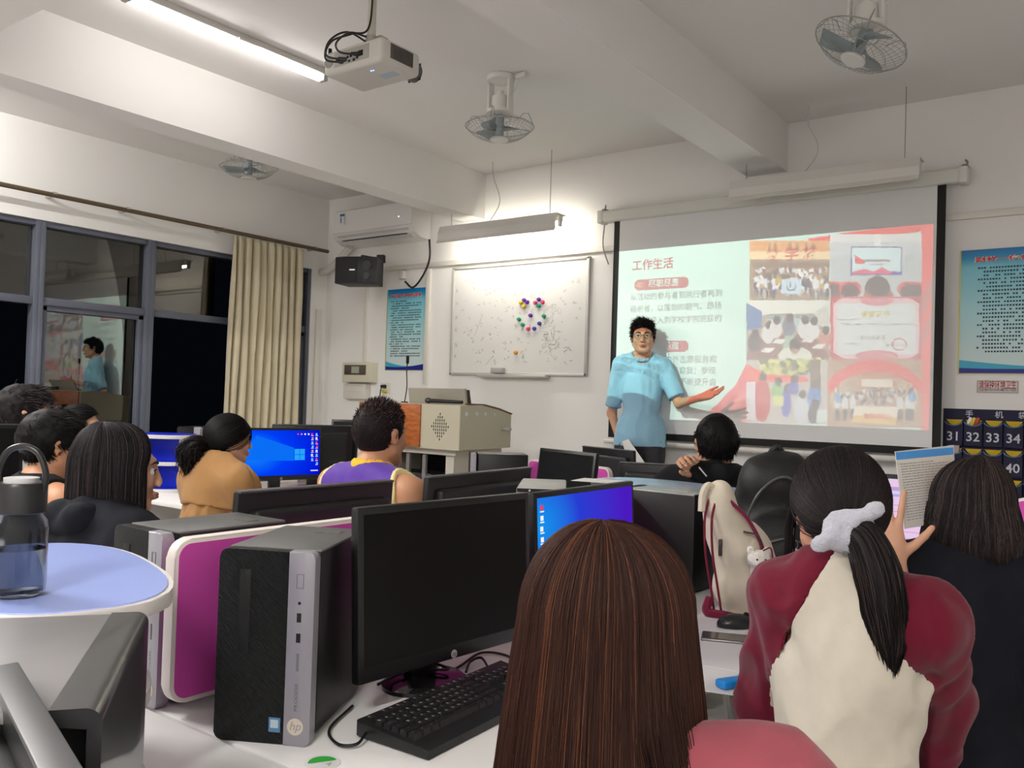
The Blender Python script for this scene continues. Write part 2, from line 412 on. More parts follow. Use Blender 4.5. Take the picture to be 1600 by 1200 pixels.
bm = B(); cyl(bm, (.02, -.03, .10), (.02, -.03, ZC-PZ_), .02, n=20); obj('pole', bm, mat('pole_cream', (.60, .58, .50), .4), pj)
bm = B(); box(bm, (.02, -.03, .113), (.16, .10, .014), bev=.003); box(bm, (.07, -.01, .14), (.03, .05, .05), bev=.004); cyl(bm, (.02, -.03, .11), (.02, -.03, .17), .028, n=18); obj('mount', bm, mat('mount_grey', (.45, .43, .38), .4, metal=.4), pj)
bm = B(); cyl(bm, (.02, -.03, ZC-PZ_-.012), (.02, -.03, ZC-PZ_), .06, n=24); obj('ceiling_flange', bm, PJ, pj)
for pts in ([(.045, -.12, .055), (0, -.19, .05), (-.05, -.17, .11), (-.01, -.13, .16), (.02, -.06, .16)], [(-.03, -.12, .045), (-.10, -.18, .06), (-.09, -.16, .13), (-.03, -.1, .17), (.035, -.06, .2), (.045, -.05, .43)], [(-.05, -.12, .04), (-.115, -.17, .05), (-.12, -.15, .14), (-.06, -.1, .185), (.03, -.05, .13)]):
    bm = B(); tube(bm, arcpts(pts, 10), .0045, 8); cyl(bm, pts[0], (Vector(pts[0])*.55+Vector(pts[1])*.45), .012, .006, n=10); obj('cable', bm, BLACK, pj)
LX, LY, LZ = -2.76, 2.846, 2.852          # the lamp's point inside the lens barrel
bm = B()
for r, s in ((.043, 1), (.039, -1)):
    pass
lathe(bm, [(.0, .0), (.039, .0), (.039, .052), (.043, .052), (.043, -.012), (.0, -.012)], 36, Matrix.Translation((LX-PX_, LY-.008-PY_, LZ-PZ_)) @ Matrix.Rotation(-PI/2, 4, 'X'))
obj('lens_barrel', bm, mat('barrel_grey', (.10, .10, .095), .5), pj)
pl = bpy.data.lights.new('projector_lamp', 'SPOT'); pl.energy = PROJ_W; pl.shadow_soft_size = 0.0; pl.color = (1, .99, .97); pl.spot_size = math.radians(64); pl.spot_blend = 0.0
plo = bpy.data.objects.new('projector_lamp', pl); C.objects.link(plo); plo.location = (LX, LY, LZ)
plo.rotation_euler = (Vector(((sx0+sx1)/2, YS, 1.86))-Vector((LX, LY, LZ))).to_track_quat('-Z', 'Y').to_euler()

# ---- the slide film in the projector: what the photograph shows on the screen, as a colour transparency
itl, itr, ibl, ibr = at_y(962, 393, YS), at_y(1458, 350, YS), at_y(955, 655, YS), at_y(1452, 668, YS)
ix0, ix1 = (itl.x+ibl.x)/2, (itr.x+ibr.x)/2; iz1, iz0 = (itl.z+itr.z)/2, (ibl.z+ibr.z)/2
NU, NV = 420, 236
gx, gz = np.meshgrid(np.linspace(ix0, ix1, NU), np.linspace(iz1, iz0, NV))
_d = np.stack([gx, np.full_like(gx, YS), gz-CAM_Z], -1) @ AX.T
U = 800+F_PX*_d[..., 0]/_d[..., 2]; V = 600+F_PX*_d[..., 1]/_d[..., 2]      # where each film cell falls in the photograph
img = np.empty((NV, NU, 3)); img[:] = srgb(212, 244, 230)
def put(mask, c, a=1.0): img[mask] = img[mask]*(1-a)+np.array(srgb(*c))*a
def rectm(x0, y0, x1, y1): return (U >= x0) & (U <= x1) & (V >= y0) & (V <= y1)
def ellm(x, y, rx, ry): return ((U-x)/rx)**2+((V-y)/ry)**2 < 1
def polm(pts):
    m = np.zeros(U.shape, bool); n = len(pts)
    for i in range(n):
        (xa, ya), (xb, yb) = pts[i], pts[(i+1) % n]
        c = ((ya > V) != (yb > V)); m ^= c & (U < (xb-xa)*(V-ya)/((yb-ya) or 1e-9)+xa)
    return m
rs = random.Random(11)
def dots(n, x0, y0, x1, y1, cols, rx, ry, a=1.0):
    for _ in range(n): put(ellm(rs.uniform(x0, x1), rs.uniform(y0, y1), rx*rs.uniform(.7, 1.3), ry*rs.uniform(.7, 1.3)), rs.choice(cols), a)
# red ribbon and edges
put(polm([(1085, 662), (1120, 632), (1150, 600), (1170, 560), (1170, 665)]), (236, 96, 104))
put(polm([(1100, 662), (1132, 640), (1170, 602), (1170, 640), (1150, 662)]), (244, 140, 140), .6)
put(polm([(1120, 662), (1170, 625), (1170, 662)]), (226, 120, 112), .7)
put(polm([(1262, 373), (1330, 362), (1460, 345), (1460, 360), (1330, 372), (1264, 382)]), (246, 70, 66))
put(rectm(1439, 340, 1470, 675), (252, 100, 92))
for a, b in ((470, 500), (520, 545)): put(polm([(1440, a), (1460, a-45), (1460, a-20), (1440, b)]), (196, 150, 148), .75)
# picture 1: a crowd before a building
P = rectm
put(P(1171, 378, 1296, 469), (176, 152, 122)); put(P(1171, 376, 1296, 393), (238, 178, 108)); put(P(1171, 393, 1296, 405), (250, 226, 178))
for x in (1200, 1210, 1232, 1244, 1258, 1268): put(P(x, 380, x+4, 391), (176, 150, 84))
put(P(1178, 410, 1296, 418), (140, 112, 90), .8)
dots(110, 1180, 420, 1294, 446, [(245, 245, 240), (60, 50, 48), (230, 230, 226), (150, 110, 90), (90, 80, 90)], 2.6, 3.4)
dots(60, 1178, 438, 1294, 452, [(240, 240, 238), (225, 232, 236), (70, 72, 100), (210, 180, 60)], 3.4, 6)
dots(40, 1178, 452, 1294, 462, [(60, 62, 82), (110, 120, 150), (200, 190, 180)], 2.4, 6)
put(P(1221, 436, 1252, 459), (206, 230, 240)); put(ellm(1236, 448, 8, 7), (120, 140, 150)); put(ellm(1236, 446, 6, 6), (206, 230, 240)); put(P(1234, 441, 1236, 450), (120, 140, 150))
# picture 2: a lecture hall screen over red seats
put(P(1297, 366, 1440, 463), (214, 222, 222)); put(P(1297, 366, 1440, 378), (232, 236, 232)); put(P(1366, 366, 1376, 384), (246, 246, 240))
put(P(1297, 398, 1440, 462), (196, 208, 208), .6)
put(P(1329, 385, 1409, 430), (110, 110, 170)); put(P(1331, 387, 1407, 428), (222, 246, 246)); put(polm([(1335, 398), (1352, 408), (1350, 412), (1336, 412)]), (240, 60, 80))
put(P(1350, 405, 1390, 409), (130, 90, 110), .7); put(P(1358, 412, 1384, 414), (200, 130, 150), .7)
put(polm([(1331, 428), (1331, 425), (1350, 420), (1366, 424), (1378, 417), (1390, 424), (1407, 424), (1407, 428)]), (232, 60, 130)); put(P(1394, 424, 1407, 428), (90, 60, 210))
for x, w_ in ((1304, 16), (1328, 18), (1424, 22)): put(ellm(x, 452, w_, 14) & P(1297, 440, 1440, 463), (230, 76, 86)); put(ellm(x, 456, w_-4, 13) & P(1297, 440, 1440, 463), (86, 62, 70))
put(ellm(1371, 452, 20, 21) & P(1297, 425, 1440, 463), (74, 56, 58)); put(ellm(1354, 460, 5, 5) & P(1297, 425, 1440, 463), (190, 130, 110)); put(ellm(1391, 460, 5, 5) & P(1297, 425, 1440, 463), (190, 130, 110))
# picture 3: a meeting room
put(P(1166, 470, 1296, 562), (190, 176, 160)); put(P(1166, 470, 1296, 492), (236, 238, 226)); put(polm([(1166, 473), (1190, 486), (1190, 512), (1166, 516)]), (90, 140, 190))
put(P(1198, 490, 1272, 506), (160, 168, 160)); put(P(1198, 498, 1272, 512), (178, 206, 204)); put(polm([(1276, 484), (1296, 474), (1296, 512), (1276, 508)]), (216, 218, 208))
put(polm([(1196, 522), (1270, 522), (1296, 556), (1296, 562), (1166, 562), (1166, 550)]), (146, 104, 92)); put(polm([(1228, 512), (1240, 512), (1244, 548), (1222, 548)]), (170, 200, 176))
for x, y, c in ((1178, 535, (58, 62, 72)), (1200, 522, (226, 228, 224)), (1270, 516, (232, 234, 230)), (1288, 530, (214, 150, 136)), (1212, 514, (228, 226, 220)), (1256, 514, (226, 226, 220)), (1232, 510, (120, 130, 150))):
    put(ellm(x, y, 10, 15), c); put(ellm(x+2, y-14, 6, 7), (58, 46, 44))
for x, y in ((1198, 546), (1278, 540), (1216, 532), (1262, 530)): put(polm([(x-10, y+4), (x-2, y-3), (x+12, y-2), (x+6, y+5)]), (240, 240, 234))
put(ellm(1242, 556, 26, 14) & P(1166, 470, 1296, 562), (226, 230, 214)); put(ellm(1242, 540, 9, 12), (70, 56, 54)); put(ellm(1242, 549, 6, 4), (200, 150, 120))
# picture 4: a certificate
put(P(1297, 463, 1440, 562), (216, 96, 106)); put(P(1302, 466, 1436, 560), (240, 206, 210)); put(P(1308, 474, 1430, 554), (226, 234, 232))
put(ellm(1370, 470, 26, 8) & P(1302, 466, 1436, 560), (228, 150, 160)); put(ellm(1370, 556, 34, 9) & P(1302, 466, 1436, 560), (228, 150, 160))
for x, y, sx, sy in ((1298, 463, 1, 1), (1440, 463, -1, 1), (1298, 562, 1, -1), (1440, 562, -1, -1)): put(polm([(x, y), (x+sx*22, y), (x, y+sy*14)]), (206, 60, 76))
for k in range(40): put(P(1310+k*2.9, 505, 1311.8+k*2.9, 508), (120, 126, 126), .6 if k % 7 else 0); 
for k in range(12): put(P(1308+k*2.9, 498, 1309.8+k*2.9, 500.5), (120, 126, 126), .6)
for k in range(8): put(P(1320+k*2.9, 536, 1321.8+k*2.9, 538), (120, 126, 126), .6)
for k in range(18): put(P(1384+k*2.4, 538, 1385.6+k*2.4, 540), (120, 126, 126), .6)
put(ellm(1405, 538, 12, 10) & ~ellm(1405, 538, 10, 8), (222, 120, 136))
# picture 5: volunteers under a red tent
put(P(1166, 562, 1294, 662), (204, 200, 190)); dots(120, 1190, 562, 1280, 584, [(140, 160, 70), (196, 206, 110), (110, 120, 60), (230, 226, 150)], 5, 4)
put(polm([(1166, 568), (1196, 584), (1260, 588), (1262, 598), (1166, 596)]), (244, 110, 84)); put(P(1266, 562, 1282, 612), (126, 106, 80))
for x, y, w_, h_, c in ((1190, 625, 14, 34, (214, 50, 66)), (1214, 612, 9, 14, (150, 206, 120)), (1228, 630, 8, 22, (80, 100, 200)), (1240, 606, 8, 12, (90, 100, 190)), (1252, 640, 12, 22, (214, 220, 226)), (1272, 622, 11, 20, (70, 150, 210)), (1272, 648, 10, 16, (60, 66, 86))):
    put(ellm(x, y, w_, h_) & P(1166, 562, 1294, 662), c); put(ellm(x+2, y-h_-2, 6, 7), (80, 58, 52))
put(P(1208, 618, 1224, 634), (226, 232, 150)); put(P(1166, 596, 1180, 655), (232, 226, 226)); put(P(1276, 640, 1293, 660), (220, 236, 226))
# picture 6: a crowd beneath a red arch
put(P(1293, 562, 1440, 668), (196, 166, 136)); put(P(1340, 578, 1400, 606), (206, 150, 110)); put(P(1346, 592, 1394, 604), (236, 226, 210))
for x in (1304, 1318, 1412, 1428): put(polm([(x-8, 600), (x+2, 586), (x+8, 640), (x-4, 640)]), (222, 196, 160), .7)
put(ellm(1367, 640, 88, 78) & ~ellm(1367, 642, 76, 62) & P(1293, 562, 1440, 612), (242, 72, 72))
dots(170, 1306, 608, 1430, 632, [(66, 56, 60), (220, 220, 216), (120, 100, 96), (180, 170, 170)], 2.0, 3.0)
for x in (1308, 1320, 1332, 1406, 1418, 1424): put(ellm(x, 630, 5, 11), (226, 230, 226)); put(ellm(x, 648, 4, 10), (70, 74, 84))
put(ellm(1309, 622, 5, 8), (110, 180, 220)); put(ellm(1425, 620, 6, 8), (110, 180, 220))
put(polm([(1336, 634), (1404, 636), (1398, 664), (1330, 660)]), (246, 238, 214)); put(polm([(1334, 648), (1401, 652), (1398, 664), (1330, 660)]), (244, 206, 120))
img = np.clip(img, 0, 1)**1.25
# badge panels (writing in the film itself)
def glyph_raster(s, X, Z, w_, bold):
    v, f = text2d(s, 1.0, 'CENTER', 0, bold); v = np.array(v); k = w_/(v[:, 0].max()-v[:, 0].min()); return v*k+np.array([X, Z]), f
badge_list = []
for (cx_, cy_, s) in ((1035, 443, '尽职尽责'), (1035, 541, '积极乐观')):
    a, b_ = at_y(991, cy_+2, YS), at_y(1076, cy_-1.5, YS); zc_ = (a.z+b_.z)/2; hh = .040
    badge_list.append((a.x, b_.x, zc_, hh, s))
LIGHT = np.array([LX, LY, LZ])
def film_pt(X, Z, dist):
    "screen point -> point on a film plane `dist` in front of the lamp"
    k = dist/(YS-LY); return np.stack([LX+(X-LX)*k, np.full_like(X, LY+dist), LZ+(Z-LZ)*k], -1)
GOBO = 0.036
par = np.array([PX_, PY_, PZ_])
def film_grid(name, xs, zs, col, dist):
    X, Z = np.meshgrid(xs, zs); n, k = X.shape
    v = film_pt(X.ravel(), Z.ravel(), dist)-par
    i = np.arange((n-1)*k).reshape(n-1, k)[:, :-1].ravel(); f = np.stack([i, i+1, i+k+1, i+k], 1)
    o = raw(name, v, f, filmtint('film_'+name, attr='film'), pj, smooth=False)
    ca = o.data.color_attributes.new('film', 'FLOAT_COLOR', 'POINT')
    ca.data.foreach_set('color', np.concatenate([col.reshape(-1, 3), np.ones((n*k, 1))], 1).astype(np.float32).ravel())
    return o
film_grid('slide_film', np.linspace(ix0, ix1, NU), np.linspace(iz1, iz0, NV), img, GOBO)
for bi, (bx0, bx1, bz, hh, s) in enumerate(badge_list):
    nx, nz_ = 220, 50; xs = np.linspace(bx0, bx1, nx); zs = np.linspace(bz+hh, bz-hh, nz_); X, Z = np.meshgrid(xs, zs)
    c = np.ones((nz_, nx, 3)); r = hh
    ins = (np.hypot(np.clip(np.maximum(bx0+r-X, X-bx1+r), 0, None), Z-bz) < r)
    c[ins] = srgb(228, 92, 100)
    dd = np.hypot(X-bx0-r*1.05, Z-bz) < r*.55; c[dd] = srgb(255, 150, 96)
    v, f = glyph_raster(s, (bx0+bx1)/2+.02, bz, .235, .012)
    inside = np.zeros(X.shape, bool)
    for q in f:
        for t in range(1, len(q)-1):
            A_, B_, C_ = v[q[0]], v[q[t]], v[q[t+1]]
            d1 = (B_[0]-A_[0])*(Z-A_[1])-(B_[1]-A_[1])*(X-A_[0]); d2 = (C_[0]-B_[0])*(Z-B_[1])-(C_[1]-B_[1])*(X-B_[0]); d3 = (A_[0]-C_[0])*(Z-C_[1])-(A_[1]-C_[1])*(X-C_[0])
            inside |= ((d1 >= 0) & (d2 >= 0) & (d3 >= 0)) | ((d1 <= 0) & (d2 <= 0) & (d3 <= 0))
    c[inside] = 1.0
    film_grid('slide_badge', xs, zs, c, GOBO+.0006)
def film_text(s, px0, py0, px1, py1, col, nm, hgt=None, bold=0.0, dist=GOBO+.0012, name='slide_writing'):
    a, b_ = at_y(px0, py0, YS), at_y(px1, py1, YS); v, f = text2d(s, 1.0, 'LEFT', 0, bold); v = np.array(v)
    w_ = v[:, 0].max()-v[:, 0].min(); k = (b_.x-a.x)/w_; kz = k if hgt is None else hgt/(v[:, 1].max()-v[:, 1].min())
    X = a.x+(v[:, 0]-v[:, 0].min())*k; Z = a.z+(v[:, 1]-(v[:, 1].max()+v[:, 1].min())/2)*kz
    P_ = film_pt(X, Z, dist)-par; bm = B(); vs_ = [bm.verts.new(p) for p in P_]
    for q in f:
        try: bm.faces.new([vs_[i] for i in q])
        except ValueError: pass
    obj(name, bm, MATS.get('film_'+nm) or filmtint('film_'+nm, col), pj, smooth=0)
GREYT, REDT = srgb(104, 116, 114), srgb(226, 66, 84)
film_text('工作生活', 988, 415, 1052, 411, REDT, 'red', bold=.02)
for s, a in (('从活动的参与者到执行者再到', (985, 464.5, 1128, 456.5)), ('组织者，以蓬勃的朝气、昂扬', (985, 483, 1127, 477.5)), ('的态度投入到学校学院班级的', (985, 501.5, 1127, 496.5)),
             ('积极参与校内外志愿服务和', (985, 561.5, 1119, 558.5)), ('社会实践，锻炼自我；参观', (985, 578.5, 1118, 576.5)), ('在校学习经验，不断提升自', (985, 595, 1118, 594)), ('己的综合能力', (985, 611, 1052, 611))):
    film_text(s, *a, GREYT, 'grey', bold=.006)
film_text('教 学 楼', 1197, 399.5, 1277, 396, srgb(220, 90, 70), 'red2', bold=.02)
film_text('荣誉证书', 1345, 491, 1390, 488.5, srgb(236, 214, 60), 'gold', bold=.02)
film_text('最佳风采奖', 1344, 528, 1384, 526, srgb(120, 126, 128), 'grey2')
film_text('财经学院', 1349, 650, 1392, 652, srgb(240, 110, 70), 'red3', bold=.03)
# opaque plate round the film
bm = B(); D_ = GOBO+.0018
def fp(X, Z): k = D_/(YS-LY); return Vector((LX+(X-LX)*k-PX_, LY+D_-PY_, LZ+(Z-LZ)*k-PZ_))
hole = [fp(ix0, iz0), fp(ix1, iz0), fp(ix1, iz1), fp(ix0, iz1)]
cx_ = Vector((LX-PX_, LY+D_-PY_, LZ-PZ_)); R_ = .0388
outer = [cx_+Vector((s*R_, 0, t*R_)) for s, t in ((-1, -1), (1, -1), (1, 1), (-1, 1))]
for i in range(4): bm.faces.new([bm.verts.new(q) for q in (outer[i], outer[(i+1) % 4], hole[(i+1) % 4], hole[i])])
obj('film_gate', bm, BLACKM, pj, smooth=0)
# ================================================================== fans
FANW = mat('fan_white', (.74, .73, .69), .4)
WIRE = mat('fan_wire', srgb(168, 170, 166), .4, metal=.5)
BLADE = mat('fan_blade', (.30, .36, .38), .35, spec=.5)
def fan(label, x, y, tilt, tdir, spin):
    t = thing('orbit_fan', label, 'fan', (x, y, ZC), 0, 'orbit fans on the ceiling')
    bm = B(); lathe(bm, [(0, 0), (.078, 0), (.085, -.012), (.08, -.035), (.06, -.04), (0, -.04)], 28); obj('ceiling_base', bm, FANW, t)
    for s in (-1, 1):
        bm = B(); box(bm, (s*.072, 0, -.13), (.016, .05, .19), bev=.006); obj('yoke_arm', bm, FANW, t)
    bm = B(); lathe(bm, [(.045, -.205), (.078, -.208), (.08, -.228), (.05, -.236), (0, -.236)], 28); obj('yoke_ring', bm, FANW, t)
    bm = B(); lathe(bm, [(0, -.09), (.02, -.092), (.022, -.115), (.048, -.125), (.052, -.2), (.03, -.212), (0, -.214)], 24); obj('motor', bm, FANW, t)
    bm = B(); box(bm, (.13, .02, -.02), (.075, .03, .03), bev=.004); tube(bm, arcpts([(.12, .02, -.03), (.10, .0, -.11), (.075, .0, -.14)], 8), .004, 6); obj('junction_box', bm, FANW, t)
    R = Matrix.Rotation(tilt, 4, Vector((math.cos(tdir), math.sin(tdir), 0))); P0 = Matrix.Translation((0, 0, -.24)) @ R
    bm = B(); RR = .2
    for k in range(44):
        a = 2*PI*k/44; pts = []
        for j in range(9):
            u = j/8; r = .052+(RR-.052)*u; z = -.135+.075*(u**2.2); pts.append(P0 @ Vector((r*math.cos(a), r*math.sin(a), z)))
        tube(bm, pts, .0011, 3)
    for k in range(22):
        a = 2*PI*k/22; pts = []
        for j in range(7):
            u = j/6; r = .06+(RR-.06)*u; z = -.02-.04*(u**3); pts.append(P0 @ Vector((r*math.cos(a), r*math.sin(a), z)))
        tube(bm, pts, .0011, 3)
    for r, z, th in ((RR, -.06, .0032), (.13, -.108, .0016), (.06, -.02, .002)):
        tube(bm, [P0 @ Vector((r*math.cos(2*PI*k/40), r*math.sin(2*PI*k/40), z)) for k in range(40)], th, 5, closed=True)
    for k in range(4):
        a = 2*PI*k/4+.4; c, s = math.cos(a), math.sin(a)
        tube(bm, [P0 @ Vector((r*c, r*s, z)) for r, z in ((.10, -.03), (.14, .01), (.17, .01), (.198, -.055))], .002, 4)
    obj('cage', bm, WIRE, t)
    bm = B(); lathe(bm, [(0, -.145), (.05, -.142), (.056, -.132), (.05, -.126), (0, -.126)], 28, P0); obj('front_cap', bm, FANW, t)
    bm = B(); cyl(bm, P0 @ Vector((0, 0, .02)), P0 @ Vector((0, 0, -.11)), .026, n=18); obj('hub', bm, BLADE, t)
    for k in range(3):
        bm = B(); n = 10; top = []; bot = []
        for j in range(n+1):
            u = j/n; r = .025+.15*u; wd = .5*(.35+.9*math.sin(PI*min(1, u*.62+.2))); a0 = spin+2*PI*k/3
            for sgn, L in ((-1, top), (1, bot)):
                a = a0+sgn*wd*.62+.5*u; z = -.075+sgn*.018*(1-.3*u); L.append(bm.verts.new(P0 @ Vector((r*math.cos(a), r*math.sin(a), z))))
        for j in range(n): bm.faces.new((top[j], top[j+1], bot[j+1], bot[j]))
        b = obj('blade', bm, BLADE, t); sm_ = b.modifiers.new('t', 'SOLIDIFY'); sm_.thickness = .003
p = at_z(783, 118, ZC); fan('white orbit fan hanging level in the middle bay, beyond the projector', p.x, p.y, .02, 0, .3)
p = at_z(388, 268, 2.91); fan('orbit fan half hidden above by the left ceiling beam', p.x, p.y, .08, .5, 1.2)
p = at_z(1345, 84, 2.91); fan('tilted orbit fan in the right-hand bay over the screen side', p.x+.02, p.y, -.42, math.atan2(.8, -.6)+PI/1, .9)

# ================================================================== air conditioner
ACW = mat('aircon_white', (.80, .79, .77), .35)
a0, a1 = at_y(521, 330, 5.37), at_y(646, 322, 5.37); a2 = at_y(524, 372, 5.37)
L = a1.x-a0.x; ac = thing('air_conditioner', 'white split air conditioner high in the corner over the black speaker', 'air conditioner', ((a0.x+a1.x)/2, Y1, a2.z-.055))
H = a0.z-a2.z+.055
M = Matrix(((0, 0, 1, -L/2), (1, 0, 0, 0), (0, 1, 0, 0), (0, 0, 0, 1)))
bm = B(); prism(bm, [(0, H), (-.20, H), (-.225, H-.03), (-.235, .085), (-.20, .035), (-.12, .0), (0, -.01)], 0, L, M, bev=.006); obj('body', bm, ACW, ac, smooth=.5)
bm = B(); prism(bm, [(-.228, H-.02), (-.232, H-.02), (-.243, .095), (-.236, .09)], .008, L-.008, M); obj('front_panel', bm, ACW, ac)
bm = B(); prism(bm, [(-.226, .07), (-.231, .066), (-.14, -.004), (-.132, .004)], .06, L-.06, M); obj('louver', bm, mat('louver_grey', (.62, .61, .59), .4), ac)
bm = B(); box(bm, (0, -.19, .026), (L-.2, .012, .004)); obj('air_slot', bm, BLACKM, ac)
bm = B(); box(bm, (-L/2+.14, -.2445, H-.09), (.06, .002, .10)); obj('energy_label', bm, mat('label_white', (.72, .75, .78), .5), ac)
bm = B(); box(bm, (-L/2+.14, -.246, H-.055), (.06, .002, .022)); box(bm, (-L/2+.125, -.246, H-.1), (.012, .002, .05)); obj('label_stripe', bm, mat('label_blue', srgb(70, 110, 160), .5), ac)
bm = B(); cyl(bm, (L/2-.16, -.241, .17), (L/2-.16, -.2425, .17), .005, n=10); obj('indicator', bm, emission('white_led', (1, 1, 1), 2), ac)
q0, q1, q2, q3 = at_y(548, 386, 5.5), at_y(515, 420, 5.52), at_y(490, 428, 5.5), at_y(474, 432, 5.4)
bm = B(); tube(bm, [Vector(v)-ac.location for v in arcpts([q0, q1, q2, q3], 10)], .034, 12); obj('wrapped_pipe', bm, mat('pipe_tape', (.66, .63, .57), .7, bump=.4, bscale=30), ac)
bm = B(); c0, c1, c2, c3, c4 = at_y(671, 374, 5.5), at_y(671, 405, 5.5), at_y(660, 432, 5.52), at_y(645, 449, 5.55), at_y(633, 440, 5.57)
tube(bm, [v-ac.location for v in arcpts([c0, c1, c2, c3, c4], 10)], .009, 8); obj('power_cord', bm, BLACK, ac)
s = at_y(632, 429, Y1); t = thing('wall_socket', 'white wall socket under the air conditioner with its plug in', 'socket', (s.x, Y1, s.z))
bm = B(); box(bm, (-.015, -.006, 0), (.09, .012, .09), bev=.004); obj('plate', bm, WHITEP, t)
bm = B(); box(bm, (.015, -.035, -.01), (.05, .05, .07), bev=.008); obj('plug', bm, WHITEP, t)

# ================================================================== wall loudspeaker
s = at_y(563, 425, 5.18); t = thing('wall_loudspeaker', 'black loudspeaker on a wall bracket below the air conditioner', 'loudspeaker', (s.x, 5.18, s.z), math.radians(24))
bm = B(); M = Matrix.Translation((0, 0, -.115)); prism(bm, [(-.19, -.10), (-.1, -.125), (.1, -.125), (.19, -.10), (.16, .13), (-.16, .13)], 0, .23, M, bev=.008); obj('cabinet', bm, mat('speaker_black', (.02, .02, .022), .55, bump=.1, bscale=200), t, smooth=.4)
bm = B(); M = Matrix.Translation((0, 0, -.105)); prism(bm, [(-.185, -.106), (-.1, -.131), (.02, -.131), (.02, -.126), (-.1, -.126), (-.185, -.101)], 0, .21, M); obj('grille', bm, mat('grille_cloth', (.028, .028, .03), .9, bump=.3, bscale=400), t)
bm = B(); cyl(bm, (.11, -.124, .04), (.11, -.130, .04), .04, n=28); cyl(bm, (.11, -.124, -.05), (.11, -.132, -.05), .03, n=28); obj('horn', bm, BLACK, t)
bm = B(); box(bm, (-.02, -.1325, .0), (.05, .002, .012)); obj('badge', bm, mat('badge_silver', (.5, .5, .5), .3, metal=.6), t)
bm = B(); box(bm, (.0, .03, .118), (.05, .05, .01)); cyl(bm, (0, .03, .12), (0, .03, .15), .012, n=10); cyl(bm, (0, .03, .145), (.10, .2, .145), .01, n=10); box(bm, (.10, .22, .15), (.07, .05, .07), bev=.006); obj('wall_bracket', bm, BLACK, t)

# ================================================================== posters, signs and switch gear
def dashes(bm, x0, x1, z, ch, gap, y, rng_, fill=.86, mi=0):
    x = x0
    while x < x1-ch:
        if rng_.random() < fill: box(bm, (x+ch*.5, y, z), (ch*rng_.uniform(.75, .95), .0006, ch*rng_.uniform(.7, .95)), mi=mi)
        x += ch+gap
def poster(name, label, px_, rows, title, seed, tl_, tr_, bl_, br_, tfit, wide_gold=False):
    w_ = ((tr_.x-tl_.x)+(br_.x-bl_.x))/2; h_ = ((tl_.z-bl_.z)+(tr_.z-br_.z))/2; rg = random.Random(seed)
    t = thing(name, label, 'poster', ((tl_.x+bl_.x)/2, Y1, (bl_.z+br_.z)/2))
    m = bpy.data.materials.new('print_'+str(seed)); m.use_nodes = True; nt = m.node_tree; b = nt.nodes['Principled BSDF']; b.inputs['Roughness'].default_value = .35
    tc = nt.nodes.new('ShaderNodeTexCoord'); sp = nt.nodes.new('ShaderNodeSeparateXYZ'); cr = nt.nodes.new('ShaderNodeValToRGB'); nt.links.new(tc.outputs['Generated'], sp.inputs[0]); nt.links.new(sp.outputs['Z'], cr.inputs[0]); nt.links.new(cr.outputs[0], b.inputs['Base Color'])
    e = cr.color_ramp.elements; e[0].position = .15; e[0].color = (*srgb(205, 226, 226), 1); e[1].position = 1; e[1].color = (*srgb(0, 105, 175), 1)
    for ps, c in ((.5, (172, 220, 226)), (.86, (125, 202, 220)), (.93, (30, 150, 200))): q = e.new(ps); q.color = (*srgb(*c), 1)
    bm = B(); box(bm, (w_/2, -.004, h_/2), (w_, .006, h_)); obj('panel', bm, m, t)
    bm = B(); box(bm, (.003, -.0075, h_/2), (.008, .001, h_)); box(bm, (w_/2, -.0075, .003), (w_, .001, .004)); obj('edge_strip', bm, mat('gold_edge', srgb(190, 180, 100), .35, metal=.3), t)
    th = h_*.045
    bm = B(); put_text(bm, title, frame_M((w_*.5 if not wide_gold else w_*.08, -.0085, h_*.915), (1, 0, 0), (0, 0, 1)), th, 'CENTER' if not wide_gold else 'LEFT', fit=tfit, offset=.05); obj('title_halo', bm, mat('title_halo', srgb(236, 210, 196), .5), t, smooth=0)
    bm = B(); put_text(bm, title, frame_M((w_*.5 if not wide_gold else w_*.085, -.0092, h_*.915), (1, 0, 0), (0, 0, 1)), th, 'CENTER' if not wide_gold else 'LEFT', fit=tfit*.985, offset=.02); obj('title_writing', bm, mat('title_red', srgb(205, 40, 50), .5), t, smooth=0)
    bm = B(); z = h_*.85; ch = h_*.0165; k = 0
    while z > h_*.16:
        x1 = w_*.93*(1 if k % 3 else rg.uniform(.45, .95)); dashes(bm, w_*(.13 if k % 3 else .1), x1, z, ch, ch*.25, -.0075, rg); z -= h_*.7/rows; k += 1
    obj('small_print', bm, mat('print_ink', srgb(44, 66, 80), .6), t, smooth=0)
    bm = B(); n = 24
    up = [(w_*i/n, h_*(.115-.085*math.sin(PI*.62*i/n)+.045*(i/n)**2)) for i in range(n+1)]
    for i in range(n): poly(bm, [(up[i][0], -.0072, .003), (up[i+1][0], -.0072, .003), (up[i+1][0], -.0072, up[i+1][1]), (up[i][0], -.0072, up[i][1])])
    obj('light_wave', bm, mat('wave_light', srgb(60, 170, 205), .4), t, smooth=0)
    bm = B(); lo = [(w_*i/n, h_*(.05-.045*math.sin(PI*.45*i/n)+.075*(i/n)**1.6)) for i in range(n+1)]
    for i in range(n): poly(bm, [(lo[i][0], -.0078, .003), (lo[i+1][0], -.0078, .003), (lo[i+1][0], -.0078, lo[i+1][1]), (lo[i][0], -.0078, lo[i][1])])
    obj('dark_wave', bm, mat('wave_dark', srgb(20, 30, 130), .4), t, smooth=0)
    return t
tl_, tr_, bl_, br_ = at_y(605, 453, Y1), at_y(665, 449.5, Y1), at_y(604, 579.5, Y1), at_y(663, 578.5, Y1)
